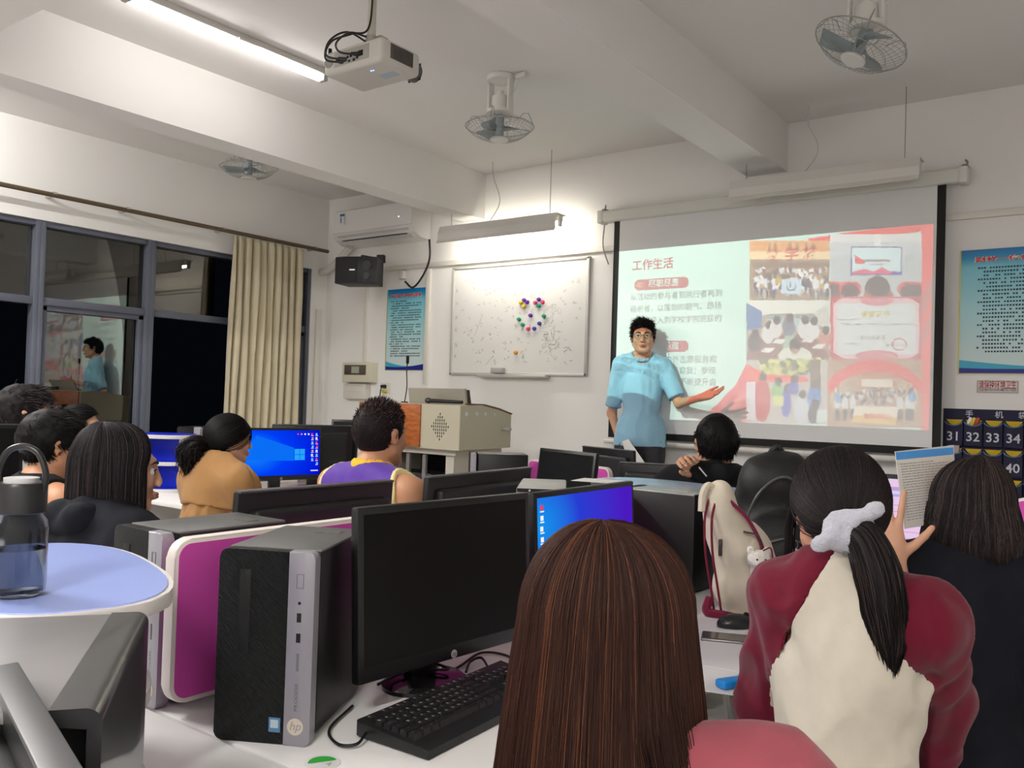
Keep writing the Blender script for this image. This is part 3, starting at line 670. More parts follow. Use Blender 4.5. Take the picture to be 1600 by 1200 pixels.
poster('notice_poster', 'narrow blue notice poster on the wall left of the whiteboard', None, 24, '实训指导教师岗位职责', 3, tl_, tr_, bl_, br_, (tr_.x-tl_.x)*.8)
tl_, bl_ = at_y(1499, 392.5, Y1), at_y(1498, 584.5, Y1); wp = .95
poster('notice_poster', 'wide blue notice poster on the wall right of the screen', None, 23, '财税一体化综合实训室管理制度', 5, tl_, tl_+Vector((wp, 0, 0)), bl_, bl_+Vector((wp, 0, 0)), wp*.84, True)

a, b_ = at_y(1526, 594, Y1), at_y(1592, 615.5, Y1)
sw, sh = b_.x-a.x, a.z-b_.z
t = thing('wall_sign', 'small white sign with red writing under the right poster', 'sign', (a.x, Y1, b_.z))
bm = B(); box(bm, (sw/2, -.002, sh/2), (sw, .004, sh)); obj('plate', bm, mat('sign_white', (.72, .67, .64), .4), t)
bm = B()
for z in (.006, sh-.006): box(bm, (sw/2, -.0045, z), (sw-.01, .001, .003))
for x in (.006, sw-.006): box(bm, (x, -.0045, sh/2), (.003, .001, sh-.01))
obj('sign_border', bm, mat('sign_grey', (.25, .2, .2), .5), t)
bm = B(); put_text(bm, '请保持环境卫生', frame_M((sw/2, -.0046, sh*.63), (1, 0, 0), (0, 0, 1)), .05, 'CENTER', fit=sw*.88, offset=.015); obj('red_writing', bm, mat('sign_red', srgb(165, 40, 55), .5), t, smooth=0)
bm = B(); put_text(bm, 'PLEASE MAINTAIN ENVIRONMENTAL HYGIENE', frame_M((sw/2, -.0046, sh*.27), (1, 0, 0), (0, 0, 1)), .022, 'CENTER', fit=sw*.88, offset=.01); obj('black_writing', bm, mat('sign_ink', (.05, .04, .04), .5), t, smooth=0)

# phone pocket chart
NAVY = mat('pocket_navy', srgb(30, 30, 58), .75, bump=.2, bscale=300); YEL = mat('pocket_yellow', srgb(205, 172, 20), .6); PIPE = mat('pocket_piping', srgb(88, 120, 150), .6); PNUM = mat('pocket_number', srgb(205, 205, 215), .6)
o0 = at_y(1477, 638, Y1-.01); cp = (at_y(1583, 665, Y1).x-at_y(1490, 665, Y1).x)/3; rp = at_y(1583, 668, Y1).z-at_y(1583, 714, Y1).z
t = thing('pocket_chart', 'dark blue numbered phone pocket chart hanging right of the screen', 'pocket chart', (o0.x, Y1-.002, o0.z))
hd = rp*.36
bm = B(); box(bm, (cp*3, -.003, -(hd+rp*5)/2), (cp*6+.02, .006, hd+rp*5)); obj('backing', bm, NAVY, t)
bm = B()
for x, s in ((cp*1.25, '手'), (cp*2.75, '机'), (cp*3.9, '袋')): put_text(bm, s, frame_M((x, -.0072, -hd*.52), (1, 0, 0), (0, 0, 1)), hd*.72, 'CENTER', offset=.01)
obj('heading', bm, PNUM, t, smooth=0)
for r in range(5):
    for k in range(6):
        bm = B(); cx = cp*(k+.5); zt_ = -hd-rp*r; ww = cp*.46; hh_ = rp*.98
        n = 10
        fr = [(-ww, -hh_+.01), (ww, -hh_+.01)]+[(ww-2*ww*i/n, -rp*.10-rp*.13*math.sin(PI*i/n)**.6) for i in range(n+1)]
        vs1 = [bm.verts.new((cx+x, -.03-.008*math.cos(x/ww*1.3), zt_+z)) for x, z in fr]; vs2 = [bm.verts.new((cx+x, -.007, zt_+z)) for x, z in fr]
        bm.faces.new(vs1)
        for i in range(len(fr)): bm.faces.new((vs1[i], vs1[(i+1) % len(fr)], vs2[(i+1) % len(fr)], vs2[i]))
        yl = [(-ww*.92+2*ww*.92*i/n, -rp*.02-rp*.2*math.sin(PI*i/n)**.7) for i in range(n+1)]
        f = bm.faces.new([bm.verts.new((cx+x, -.0085, zt_+z)) for x, z in yl+[(ww*.92, -.004), (-ww*.92, -.004)]]); f.material_index = 1
        tube(bm, [(cx+x, -.036, zt_+z) for x, z in fr[2:]], .0035, 5)
        for f in bm.faces:
            if len(f.verts) == 4 and f.material_index == 0 and all(v.co.y < -.03 for v in f.verts) and f.calc_area() < 3e-4: f.material_index = 2
        put_text(bm, str(31+6*r+k), frame_M((cx, -.0395, zt_-rp*.62), (1, 0, 0), (0, 0, 1)), rp*.44, 'CENTER', mi=3, offset=.012)
        obj('pocket', bm, [NAVY, YEL, PIPE, PNUM], t, smooth=.5)
def in_pocket(nm, label, cat, k, r, col, w_, dz):
    bm = B(); box(bm, (o0.x+cp*(k+.5), Y1-.022, o0.z-hd-rp*r-rp*.3+dz), (w_, .012, rp*.75), bev=.006, seg=3); return tag(obj(nm, bm, col), label, cat)
in_pocket('phone', 'pale phone standing in the pocket under number 31', 'phone', 0, 1, mat('phone_pale', srgb(190, 172, 168), .3), cp*.6, .03)
for i, (c, l) in enumerate(((srgb(235, 230, 220), 'white wrapped packet in the pocket chart, left in pocket 32'), (srgb(220, 190, 60), 'yellow wrapped packet in the pocket chart, middle of pocket 32'), (srgb(190, 60, 40), 'red wrapped packet in the pocket chart, right in pocket 32'))):
    bm = B(); box(bm, (o0.x+cp*(1.28+.2*i), Y1-.022, o0.z-hd-.012), (cp*.17, .012, .05), R=Matrix.Rotation(.35, 3, 'Y'), bev=.003); tag(obj('snack_packet', bm, mat('packet_%d' % i, c, .35)), l, 'packet', 'packets in pocket 32')

# distribution box and plugs left of the lectern
a, b_ = at_y(545, 567, Y1), at_y(590, 598, Y1)
t = thing('distribution_box', 'cream electrical distribution box on the wall under the speaker', 'electrical box', ((a.x+b_.x)/2, Y1, b_.z)); w_ = b_.x-a.x; h_ = a.z-b_.z
bm = B(); box(bm, (0, -.04, h_/2), (w_, .08, h_), bev=.008); obj('casing', bm, mat('box_cream', (.70, .66, .52), .45), t)
bm = B(); box(bm, (-.02, -.083, h_*.62), (w_*.72, .008, h_*.5), bev=.003); obj('breaker_cover', bm, mat('cover_smoke', (.10, .085, .07), .25), t)
bm = B(); box(bm, (-.01, -.088, h_*.62), (w_*.25, .006, h_*.34)); obj('breaker', bm, mat('breaker_grey', (.38, .38, .30), .5), t)
a2, b2 = at_y(545, 599, Y1), at_y(579, 624, Y1)
t = thing('meter_box', 'white meter box on the wall directly under the cream electrical box', 'electrical box', ((a2.x+b2.x)/2, Y1, b2.z)); w_ = b2.x-a2.x; h_ = a2.z-b2.z-.006
bm = B(); box(bm, (0, -.035, h_/2), (w_, .07, h_), bev=.008); obj('casing', bm, mat('box_white', (.72, .69, .62), .45), t)
bm = B(); box(bm, (0, -.072, h_*.93), (w_*.8, .006, .016), bev=.002); box(bm, (0, -.0715, h_*.5), (w_*.6, .002, .004)); obj('cover_lip', bm, mat('box_lip', (.62, .59, .52), .45), t)
s = at_y(603, 606, Y1); t = thing('double_socket', 'white wall socket beside the meter box with two plugs', 'socket', (s.x, Y1, s.z))
bm = B(); box(bm, (0, -.005, 0), (.12, .01, .09), bev=.004); obj('plate', bm, WHITEP, t)
bm = B(); cyl(bm, (.0, -.01, .012), (0, -.06, .012), .018, .013, n=12); tube(bm, arcpts([(0, -.055, .01), (.0, -.07, -.05), (-.03, -.05, -.2), (-.05, -.03, -.45)], 8), .005, 6); sub_label(obj('plug', bm, BLACK, t), 'black plug and cord')
bm = B(); cyl(bm, (.012, -.01, -.03), (.012, -.05, -.03), .016, .012, n=12); tube(bm, arcpts([(.012, -.045, -.03), (.03, -.06, -.1), (.01, -.04, -.3)], 8), .004, 6); sub_label(obj('plug', bm, mat('plug_yellow', srgb(205, 190, 50), .5), t), 'yellow plug')

# ================================================================== whiteboard with magnets
tl_, tr_, bl_, br_ = at_y(706, 419, Y1-.02), at_y(922, 400, Y1-.02), at_y(705, 586, Y1-.02), at_y(916, 587.5, Y1-.02)
wx0, wx1, wz1, wz0 = (tl_.x+bl_.x)/2, (tr_.x+br_.x)/2, (tl_.z+tr_.z)/2, (bl_.z+br_.z)/2
wb = thing('whiteboard', 'scribbled whiteboard on the front wall left of the screen', 'whiteboard', (wx0, Y1, wz0)); w_, h_ = wx1-wx0, wz1-wz0
bm = B(); box(bm, (w_/2, -.011, h_/2), (w_, .018, h_)); obj('board', bm, mat('board_enamel', (.76, .755, .735), .25, spec=.5, noise=.03, nscale=3), wb)
bm = B()
for z in (.01, h_-.01): box(bm, (w_/2, -.013, z), (w_, .03, .022), bev=.003)
for x in (.01, w_-.01): box(bm, (x, -.013, h_/2), (.022, .03, h_), bev=.003)
obj('frame', bm, mat('board_frame', (.60, .585, .55), .35, metal=.3), wb)
bm = B(); box(bm, (w_*.5, -.045, -.012), (w_*.5, .07, .012), bev=.003); box(bm, (w_*.5, -.078, -.004), (w_*.5, .006, .022), bev=.002); obj('tray', bm, mat('tray_grey', (.58, .565, .53), .35, metal=.3), wb)
# old marker strokes
bm = B(); rg = random.Random(8)
def scr_(x, z, s, n=3):
    for _ in range(n):
        p = [Vector((x+rg.uniform(-s, s), -.0205, z+rg.uniform(-s, s))) for _ in range(3)]
        P_ = arcpts(p, 5)
        for a, b_ in zip(P_, P_[1:]):
            d = (b_-a); q = Vector((-d.z, 0, d.x)); q = q/(q.length+1e-9)*.0016; poly(bm, [a-q, b_-q, b_+q, a+q])
for zz in (.78, .66, .53, .42, .28, .18): scr_(w_*.04, h_*zz, .018, 4)
for i in range(9): scr_(w_*(.14+.025*i), h_*(.87-.0*i), .014, 2)
for i in range(7): scr_(w_*(.27+.02*i), h_*.78, .012, 2)
for i in range(150): scr_(w_*rg.uniform(.08, .95), h_*rg.uniform(.1, .9), rg.uniform(.006, .022), 2)
for i in range(50): scr_(w_*rg.uniform(.70, .80), h_*rg.uniform(.12, .6), .03, 1)
for a, b_ in (((.25, .56), (.19, .36)), ((.78, .44), (.77, .3)), ((.33, .16), (.28, .09))):
    p0, p1 = Vector((w_*a[0], -.0206, h_*a[1])), Vector((w_*b_[0], -.0206, h_*b_[1])); d = p1-p0; q = Vector((-d.z, 0, d.x)).normalized()*.002; poly(bm, [p0-q, p1-q, p1+q, p0+q])
obj('marker_strokes', bm, mat('old_ink', srgb(186, 184, 182), .6), wb, smooth=0)
bm = B(); p = at_y(777, 582, Y1-.06)
box(bm, (p.x, Y1-.056, p.z+.016), (.115, .048, .045), bev=.006); e = obj('board_eraser', bm, mat('eraser_grey', (.42, .42, .41), .6)); tag(e, 'grey eraser on the tray of the whiteboard', 'eraser')
MC = dict(purple=srgb(92, 48, 150), yellow=srgb(214, 186, 40), pink=srgb(222, 70, 120), green=srgb(30, 140, 110), blue=srgb(52, 70, 150), orange=srgb(226, 150, 40))
for c, x, y, l in (('purple', 819, 469, 'purple magnet, top of the left cluster on the whiteboard'), ('purple', 824, 472, 'purple magnet, right one of the left cluster on the whiteboard'), ('yellow', 814, 473, 'yellow magnet, left one of the left cluster on the whiteboard'), ('yellow', 819, 479, 'yellow magnet, lowest of the left cluster on the whiteboard'),
    ('purple', 842, 468, 'purple magnet, top of the right cluster on the whiteboard'), ('pink', 836.5, 473, 'pink magnet, left one of the right cluster on the whiteboard'), ('pink', 848, 472, 'pink magnet, right one of the right cluster on the whiteboard'), ('green', 842, 478, 'green magnet, lowest of the right cluster on the whiteboard'),
    ('purple', 829, 493, 'lone purple magnet in the middle of the magnet smile'), ('green', 811, 499, 'green magnet at the upper left end of the magnet smile'), ('green', 817, 507.5, 'green magnet second from the left along the magnet smile'), ('pink', 825.5, 514, 'pink magnet at the bottom of the magnet smile'),
    ('blue', 835, 513.5, 'blue magnet at the bottom of the smile beside the pink one'), ('blue', 843, 505.5, 'blue magnet halfway up the right of the magnet smile'), ('green', 850, 494, 'green magnet at the upper right end of the magnet smile'), ('orange', 806, 551, 'single orange magnet low on the whiteboard')):
    p = at_y(x, y, Y1-.026); bm = B(); lathe(bm, [(0, .024), (.012, .022), (.0165, .012), (.013, .004), (.016, 0), (0, 0)], 16, Matrix.Translation((p.x, Y1-.0205, p.z)) @ Matrix.Rotation(PI/2, 4, 'X'))
    tag(obj('magnet', bm, mat('magnet_'+c, MC[c], .3)), l, 'magnet', 'round magnets on the whiteboard')

# ================================================================== lectern
LB = mat('lectern_beige', srgb(196, 190, 166), .45, noise=.02); WOOD = None
def wood(name, c1, c2, sc=6):
    m = bpy.data.materials.new(name); m.use_nodes = True; nt = m.node_tree; b = nt.nodes['Principled BSDF']; b.inputs['Roughness'].default_value = .35
    tc = nt.nodes.new('ShaderNodeTexCoord'); mp = nt.nodes.new('ShaderNodeMapping'); mp.inputs['Scale'].default_value = (sc, sc, sc*4); n = nt.nodes.new('ShaderNodeTexNoise'); n.inputs['Scale'].default_value = 2.5; n.inputs['Detail'].default_value = 6; n.inputs['Distortion'].default_value = .6
    cr = nt.nodes.new('ShaderNodeValToRGB'); cr.color_ramp.elements[0].position = .35; cr.color_ramp.elements[0].color = (*c1, 1); cr.color_ramp.elements[1].position = .7; cr.color_ramp.elements[1].color = (*c2, 1)
    nt.links.new(tc.outputs['Object'], mp.inputs[0]); nt.links.new(mp.outputs[0], n.inputs[0]); nt.links.new(n.outputs['Fac'], cr.inputs[0]); nt.links.new(cr.outputs[0], b.inputs['Base Color']); return m
WOOD = wood('lectern_wood', srgb(150, 78, 30), srgb(188, 108, 48))
lx0, lx1, ly0, ly1, lz0, lz1 = -4.55, -3.605, 4.3, 4.86, 1.015, 1.315
t = thing('lectern', 'beige teacher lectern with an orange wood front panel beside the whiteboard', 'lectern', ((lx0+lx1)/2, (ly0+ly1)/2, .2)); O = Vector(t.location)
bm = B(); M = Matrix(((0, 0, 1, lx0-O.x), (1, 0, 0, -O.y), (0, 1, 0, -.2), (0, 0, 0, 1)))
prism(bm, [(ly0, lz0), (ly1, lz0+.008), (ly1, lz1-.06), (ly0+.42, lz1-.03), (ly0+.25, lz1-.004), (ly0+.1, lz1), (ly0, lz1-.005)], 0, lx1-lx0, M, bev=.004); obj('desk_body', bm, LB, t, smooth=.3)
bm = B(); prism(bm, [(ly0+.06, lz1), (ly0+.25, lz1-.002), (ly0+.42, lz1-.028), (ly1+.004, lz1-.06), (ly1+.004, lz1-.052), (ly0+.42, lz1-.018), (ly0+.25, lz1+.008), (ly0+.06, lz1+.01)], lx1-lx0-.012, lx1-lx0+.004, M); obj('wood_edge', bm, mat('edge_brown', srgb(120, 70, 52), .4), t)
bm = B(); box(bm, ((lx0+.02-3.945)/2-O.x, ly0-.006-O.y, (lz0+lz1)/2-.2), (-3.945-lx0-.02, .014, lz1-lz0-.012), bev=.003); obj('wood_panel', bm, WOOD, t)
bm = B()
for k in range(-4, 5):
    n = 5-abs(k)
    for j in range(-n+1, n): box(bm, (-3.775+k*.018-O.x, ly0-.001-O.y, (lz0+lz1)/2+j*.021-.2), (.0045, .004, .015))
obj('sound_slots', bm, BLACKM, t)
bm = B()
for k, (yy, sc_) in enumerate(((.06, 1), (.17, .9), (.26, .75), (.36, .6))): cyl(bm, (lx1-.002-O.x, ly0+yy-O.y, lz1-.06-.2), (lx1+.004-O.x, ly0+yy-O.y, lz1-.06-.2), .016*sc_, n=16)
obj('side_hole', bm, WHITEP, t)
bm = B(); a = at_y(640, 634, ly0+.16); b_ = at_y(728, 636, ly0+.16); c = at_y(638, 606, ly0+.10); d = at_y(726, 607.5, ly0+.10)
off = -O; q = [v+off for v in (a, b_, d, c)]; back = [v+Vector((0, .02, 0)) for v in q]
vs_ = [bm.verts.new(v) for v in q+back]
for f in ((0, 1, 2, 3), (7, 6, 5, 4), (0, 4, 5, 1), (1, 5, 6, 2), (2, 6, 7, 3), (3, 7, 4, 0)): bm.faces.new([vs_[i] for i in f])
obj('raised_lid', bm, mat('lid_grey', srgb(176, 172, 158), .4), t)
bm = B(); p = at_y(731, 627, ly0+.22)+off; box(bm, p, (.03, .03, .15), R=Matrix.Rotation(-.2, 3, 'Y')); obj('monitor_edge', bm, BLACK, t)
bm = B(); p = at_y(805, 661, ly1-.08)+off; box(bm, (lx1+.02-O.x, ly1-.1-O.y, lz0+.14-.2), (.10, .03, .022), bev=.004); obj('pull_handle', bm, mat('handle_grey', (.38, .37, .35), .4), t)
bm = B()
cx0, cx1 = -4.45, -3.70
for x in (cx0+.02, cx1-.04): box(bm, (x-O.x, ly0+.3-O.y, (lz0)/2-.1+.0), (.07, .46, lz0-.2))
box(bm, ((cx0+cx1)/2-O.x, ly0+.52-O.y, lz0/2-.1), (cx1-cx0, .02, lz0-.2)); box(bm, ((cx0+cx1)/2-O.x, ly0+.3-O.y, .02), (cx1-cx0, .46, .04)); box(bm, ((cx0+cx1)/2-O.x, ly0+.3-O.y, lz0-.2-.02), (cx1-cx0+.05, .5, .04))
obj('cabinet', bm, mat('cabinet_white', srgb(206, 200, 186), .45), t)
bm = B(); box(bm, ((cx0+cx1)/2-O.x, ly0+.50-O.y, lz0/2-.1), (cx1-cx0-.14, .02, lz0-.3)); obj('cabinet_inside', bm, BLACKM, t)
bm = B()
for x in (-4.13, -3.98):
    box(bm, (x-O.x, ly0+.09-O.y, lz0/2-.1), (.03, .02, lz0-.3))
    for k in range(22): box(bm, (x-O.x, ly0+.078-O.y, .14+k*.025), (.012, .006, .01))
obj('rack_rail', bm, mat('rail_steel', (.38, .38, .36), .35, metal=.5), t)
a = thing('amplifier', 'black audio amplifier in the open rack of the lectern', 'amplifier', (-4.14, ly0+.11, .70))
bm = B(); box(bm, (0, .12, .07), (.42, .24, .13), bev=.004); obj('case', bm, BLACK, a)
bm = B(); box(bm, (0, -.024, .07), (.46, .008, .135), bev=.003); obj('front_panel', bm, mat('amp_front', (.03, .03, .032), .35), a)
bm = B()
for x in (-.14, -.07, .05, .12, .17): cyl(bm, (x, -.028, .06), (x, -.05, .06), .016, n=14)
obj('knob', bm, mat('knob_grey', (.12, .12, .12), .3, metal=.5), a)
bm = B(); box(bm, (-.02, -.029, .10), (.05, .003, .02)); obj('display', bm, emission('amp_red', (.8, .05, .04), .5), a)
bm = B(); b0 = at_y(632, 629, ly0+.14); b1 = at_y(637, 560, ly0+.14)
mk = thing('gooseneck_microphone', 'thin black gooseneck microphone rising from the lectern', 'microphone', b0)
tube(bm, [v-b0 for v in arcpts([b0, b0+(b1-b0)*.35+Vector((.012, 0, 0)), b0+(b1-b0)*.7, b1], 8)], .004, 6); obj('neck', bm, BLACK, mk)
bm = B(); lathe(bm, [(0, .05), (.011, .045), (.011, .0), (.005, -.01), (0, -.01)], 14, Matrix.Translation(b1-b0+Vector((0, 0, -.03)))); obj('head', bm, BLACKM, mk)
bm = B(); cyl(bm, (0, 0, -.012), (0, 0, .008), .025, n=18); obj('base', bm, BLACK, mk)
mk2 = thing('handheld_microphone', 'black handheld microphone lying on top of the lectern', 'microphone', (-3.86, ly0+.06, lz1+.02), 0)
bm = B(); cyl(bm, (-.06, 0, 0), (.22, 0, -.004), .014, .011, n=14); obj('handle', bm, BLACK, mk2)
bm = B(); lathe(bm, [(0, .03), (.016, .022), (.02, 0), (.012, -.02), (0, -.02)], 16, Matrix.Translation((-.075, 0, 0)) @ Matrix.Rotation(-PI/2, 4, 'Y')); obj('head', bm, mat('mic_mesh', (.06, .06, .06), .4, metal=.6), mk2)
# ================================================================== desks
DZ = .74
DESKW = mat('desk_white', (.86, .845, .83), .38, spec=.4, noise=.02, nscale=4)
DLEG = mat('desk_leg_grey', (.5, .49, .48), .4, metal=.2)
def desk(label, x0, x1, y0, y1, ndrop=2):
    t = thing('computer_desk', label, 'desk', ((x0+x1)/2, (y0+y1)/2, 0), 0); w_, d_ = x1-x0, y1-y0
    bm = B(); box(bm, (0, 0, DZ-.0125), (w_, d_, .025), bev=.004); obj('desk_top', bm, DESKW, t)
    for sx in (-1, 1):
        for sy in (-1, 1):
            bm = B(); box(bm, (sx*(w_/2-.08), sy*(d_/2-.05), (DZ-.025)/2), (.05, .05, DZ-.025), bev=.006); obj('leg', bm, DLEG, t)
    bm = B(); box(bm, (0, 0, DZ-.2), (.02, d_-.16, .34)); obj('modesty_panel', bm, DESKW, t)
    return t
desk('white desk in the foreground carrying the worn computer and the rounded blue shelf', -1.9, -.74, -.75, .93)
desk('long white desk in the foreground carrying the near black tower and keyboard', -1.87, -.78, .936, 3.14)
desk('white desk before the lectern with monitors and a purple partition', -3.0, -1.72, 3.2, 4.2)
desk('white desk by the window carrying the lit blue screen', -5.45, -3.9, 2.66, 4.12)
desk('white desk by the window at the left edge with a dark monitor', -4.6, -3.45, .9, 1.52)
desk('white desk on the right under the pink lit monitor', -.62, .9, 2.82, 3.5)

# ------------------------------------------------------------------ purple partitions
PURP = mat('partition_purple', srgb(204, 78, 168), .6, spec=.3, noise=.04, nscale=20, bump=.08, bscale=500)
PEDGE = mat('partition_edge', srgb(222, 212, 204), .45)
def partition(label, p0, p1, z0, z1, th=.028, r=.035):
    d = Vector((p1[0]-p0[0], p1[1]-p0[1], 0)); L = d.length; d.normalize()
    t = thing('desk_partition', label, 'partition', (p0[0], p0[1], z0), math.atan2(d.y, d.x)); h = z1-z0
    def rr(i):
        o = []
        for cx, cy, a0 in ((L-r, r, -90), (L-r, h-r, 0), (r, h-r, 90), (r, r, 180)):
            for k in range(7): a = math.radians(a0+90*k/6); o.append((cx+(r-i)*math.cos(a), cy+(r-i)*math.sin(a)))
        return o
    M = Matrix(((1, 0, 0, 0), (0, 0, -1, 0), (0, 1, 0, 0), (0, 0, 0, 1)))
    bm = B(); prism(bm, rr(0.0), -th/2, th/2, M, bev=.004); obj('edge_band', bm, PEDGE, t)
    bm = B(); prism(bm, rr(.009), -th/2-.0015, th/2+.0015, M); obj('panel', bm, PURP, t)
    n = max(2, int(L/.7)+1)
    for k in range(n):
        bm = B(); x = .15+(L-.3)*k/(n-1); box(bm, (x, 0, -(z0-DZ)/2), (.05, .04, z0-DZ), bev=.003); obj('clamp', bm, DLEG, t)
    return t
partition('long purple desk partition behind the near black tower', (-1.462, .92), (-1.462, 2.6), .765, 1.072)
partition('purple desk partition behind the lit blue screen by the window', (-4.72, 3.3), (-4.72, 4.1), .765, 1.07)
a = at_z(828, 717, 1.035); b_ = at_z(955, 731, 1.035); partition('purple desk partition close behind the dark tilted monitor', (a.x, a.y), (b_.x, b_.y), .765, 1.035)
a = at_d(1583, 782, 2.5); partition('purple partition end at the right edge beside the woman with glasses', (a.x, a.y), (a.x+.5, a.y-.1), .765, a.z+.012, .03)

# ------------------------------------------------------------------ monitors
BEZ = mat('monitor_black', (.005, .005, .0055), .38, noise=.05, nscale=30); BACKM = mat('monitor_back', (.007, .007, .0075), .5)
SCR_OFF = mat('screen_dark', (.004, .0045, .0045), .35, spec=.2)
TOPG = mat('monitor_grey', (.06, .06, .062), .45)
def desktop_mat(name, glow=1.6, flip=False, cx=.62, cy=.5, cols=((0, 20, 150), (10, 110, 235), (90, 190, 255)), ang=0.0):
    m = bpy.data.materials.new(name); m.use_nodes = True; nt = m.node_tree; nt.nodes.clear(); N = nt.nodes.new; Lk = nt.links.new
    o = N('ShaderNodeOutputMaterial'); e = N('ShaderNodeEmission'); tc = N('ShaderNodeTexCoord'); mp = N('ShaderNodeMapping'); gr = N('ShaderNodeTexGradient'); gr.gradient_type = 'SPHERICAL'; cr = N('ShaderNodeValToRGB')
    mp.inputs['Location'].default_value = (-cx*1.1, 0, -cy*.9); mp.inputs['Scale'].default_value = (1.1, 0, .9)
    cr.color_ramp.elements[0].color = (*srgb(*cols[0]), 1); cr.color_ramp.elements[1].color = (*srgb(*cols[2]), 1); q = cr.color_ramp.elements.new(.55); q.color = (*srgb(*cols[1]), 1)
    Lk(tc.outputs['Generated'], mp.inputs[0]); Lk(mp.outputs[0], gr.inputs[0]); Lk(gr.outputs['Fac'], cr.inputs[0]); Lk(cr.outputs[0], e.inputs[0]); e.inputs[1].default_value = glow; Lk(e.outputs[0], o.inputs[0]); return m
def hp_badge(bm, M, r, m_disc=0, m_txt=1):
    lathe(bm, [(r, 0), (r, .0006), (0, .0006)], 28, M, mi=m_disc)
    put_text(bm, 'hp', M @ Matrix.Translation((0, r*.06, .0009)), r*1.45, 'CENTER', mi=m_txt, shear=.25, offset=.0)
def monitor(label, p0, p1, ztop, h=.325, screen=None, back=False, lean=0.06, group=None, vents=False, badge=True, greytop=False, ic=None):
    """p0, p1: ends of the top edge seen from the front, left to right (world XY); the screen faces the side on the right of p1->p0"""
    p0 = Vector((p0[0], p0[1], 0)); p1 = Vector((p1[0], p1[1], 0)); d = p1-p0; w_ = d.length
    rz = math.atan2(d.y, d.x); mid = (p0+p1)/2; n = Vector((math.sin(rz), -math.cos(rz), 0))    # front normal
    base = mid-n*.05
    t = thing('monitor', label, 'monitor', (base.x, base.y, DZ), rz, group); zt = ztop-DZ; zb = zt-h
    R = Matrix.Rotation(-lean, 3, 'X'); piv = Vector((0, -.05, zt-h/2))
    def LM(v): return piv+R @ Vector(v)
    bm = B(); box(bm, LM((0, .006, 0)), (w_, .022, h), R=R, bev=.005); obj('bezel', bm, BEZ, t)
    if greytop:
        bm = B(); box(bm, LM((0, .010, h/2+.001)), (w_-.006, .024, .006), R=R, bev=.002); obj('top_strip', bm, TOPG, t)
    bm = B(); box(bm, LM((0, .03, -.01)), (w_*.88, .04, h*.82), R=R, bev=.016, seg=3); obj('back_cover', bm, BACKM, t)
    bm = B(); box(bm, LM((0, -.0053, .008)), (w_-.03, .0012, h-.045), R=R); s_ = obj('screen', bm, screen or SCR_OFF, t, smooth=0)
    if screen: sub_label(s_, 'lit screen')
    if vents:
        bm = B()
        for k in range(46): box(bm, LM((-w_*.40+k*w_*.8/45, .051, -.02)), (.004, .003, h*.42), R=R @ Matrix.Rotation(.25, 3, 'Y'))
        obj('vent_slots', bm, BLACKM, t)
    bm = B(); box(bm, (0, .035, (zb+.10)/2), (.075, .03, zb+.10), bev=.006); obj('neck', bm, BEZ, t)
    bm = B(); lathe(bm, [(0, 0), (.10, 0), (.10, .008), (.088, .016), (0, .018)], 36, Matrix.Translation((0, .02, 0)) @ Matrix.Diagonal((1, .8, 1, 1))); obj('stand_base', bm, mat('stand_gloss', (.012, .012, .013), .15, coat=.5), t)
    if badge:
        bm = B(); hp_badge(bm, Matrix.Translation(LM((0, -.0058, -h/2+.011))) @ (R.to_4x4() @ Matrix.Rotation(PI/2, 4, 'X')), .0085); obj('badge', bm, [mat('badge_grey', (.42, .42, .42), .35, metal=.5), BLACKM], t, smooth=0)
    if ic: ic(t, LM, R, w_, h)
    return t
def icons(side, n, m_list):
    def f(t, LM, R, w_, h):
        bm = B(); rg = random.Random(n)
        for c in range(2 if side > 0 else 1):
            for k in range(n):
                x = side*(w_/2-.034-.03*c); z = h/2-.038-k*.026
                if c == 1 and k > n-2: continue
                box(bm, LM((x+rg.uniform(-.003, .003), -.0064, z)), (.012, .0008, .012), R=R, mi=rg.randrange(len(m_list))); box(bm, LM((x, -.0064, z-.010)), (.017, .0008, .003), R=R, mi=0)
        if side > 0:
            for k in range(4): box(bm, LM((w_/2-.13+.0-k*.024+.04, -.0064, h/2-.038)), (.010, .0008, .010), R=R, mi=rg.randrange(len(m_list)))
            box(bm, LM((w_/2-.05, -.0064, -h/2+.055)), (.05, .0008, .006), R=R)
        obj('desktop_icons', bm, m_list, t, smooth=0)
    return f
IC = [emission('icon_white', (1, 1, 1), .9), emission('icon_red', srgb(240, 70, 90), .9), emission('icon_orange', srgb(250, 160, 60), .9), emission('icon_cyan', srgb(120, 210, 250), .9)]
def win_logo(t, LM, R, w_, h):
    bm = B(); c = Vector((w_*.19, -.0064, -.002))
    for sx, sz in ((0, 0), (1, 0), (0, 1), (1, 1)): box(bm, LM(c+Vector((sx*.036, 0, sz*.036-.02))), (.033, .0008, .033), R=R)
    poly(bm, [LM(c+Vector((-.02, .0004, -.04))), LM(c+Vector((-.02, .0004, .04))), LM((-w_*.3, -.006, h*.36)), LM((-w_*.42, -.006, -h*.1))], mi=1)
    obj('wallpaper_window', bm, [emission('win_pane', srgb(40, 165, 250), 1.0), emission('win_beam', srgb(10, 110, 245), 1.0)], t, smooth=0)
    icons(1, 8, IC)(t, LM, R, w_, h)
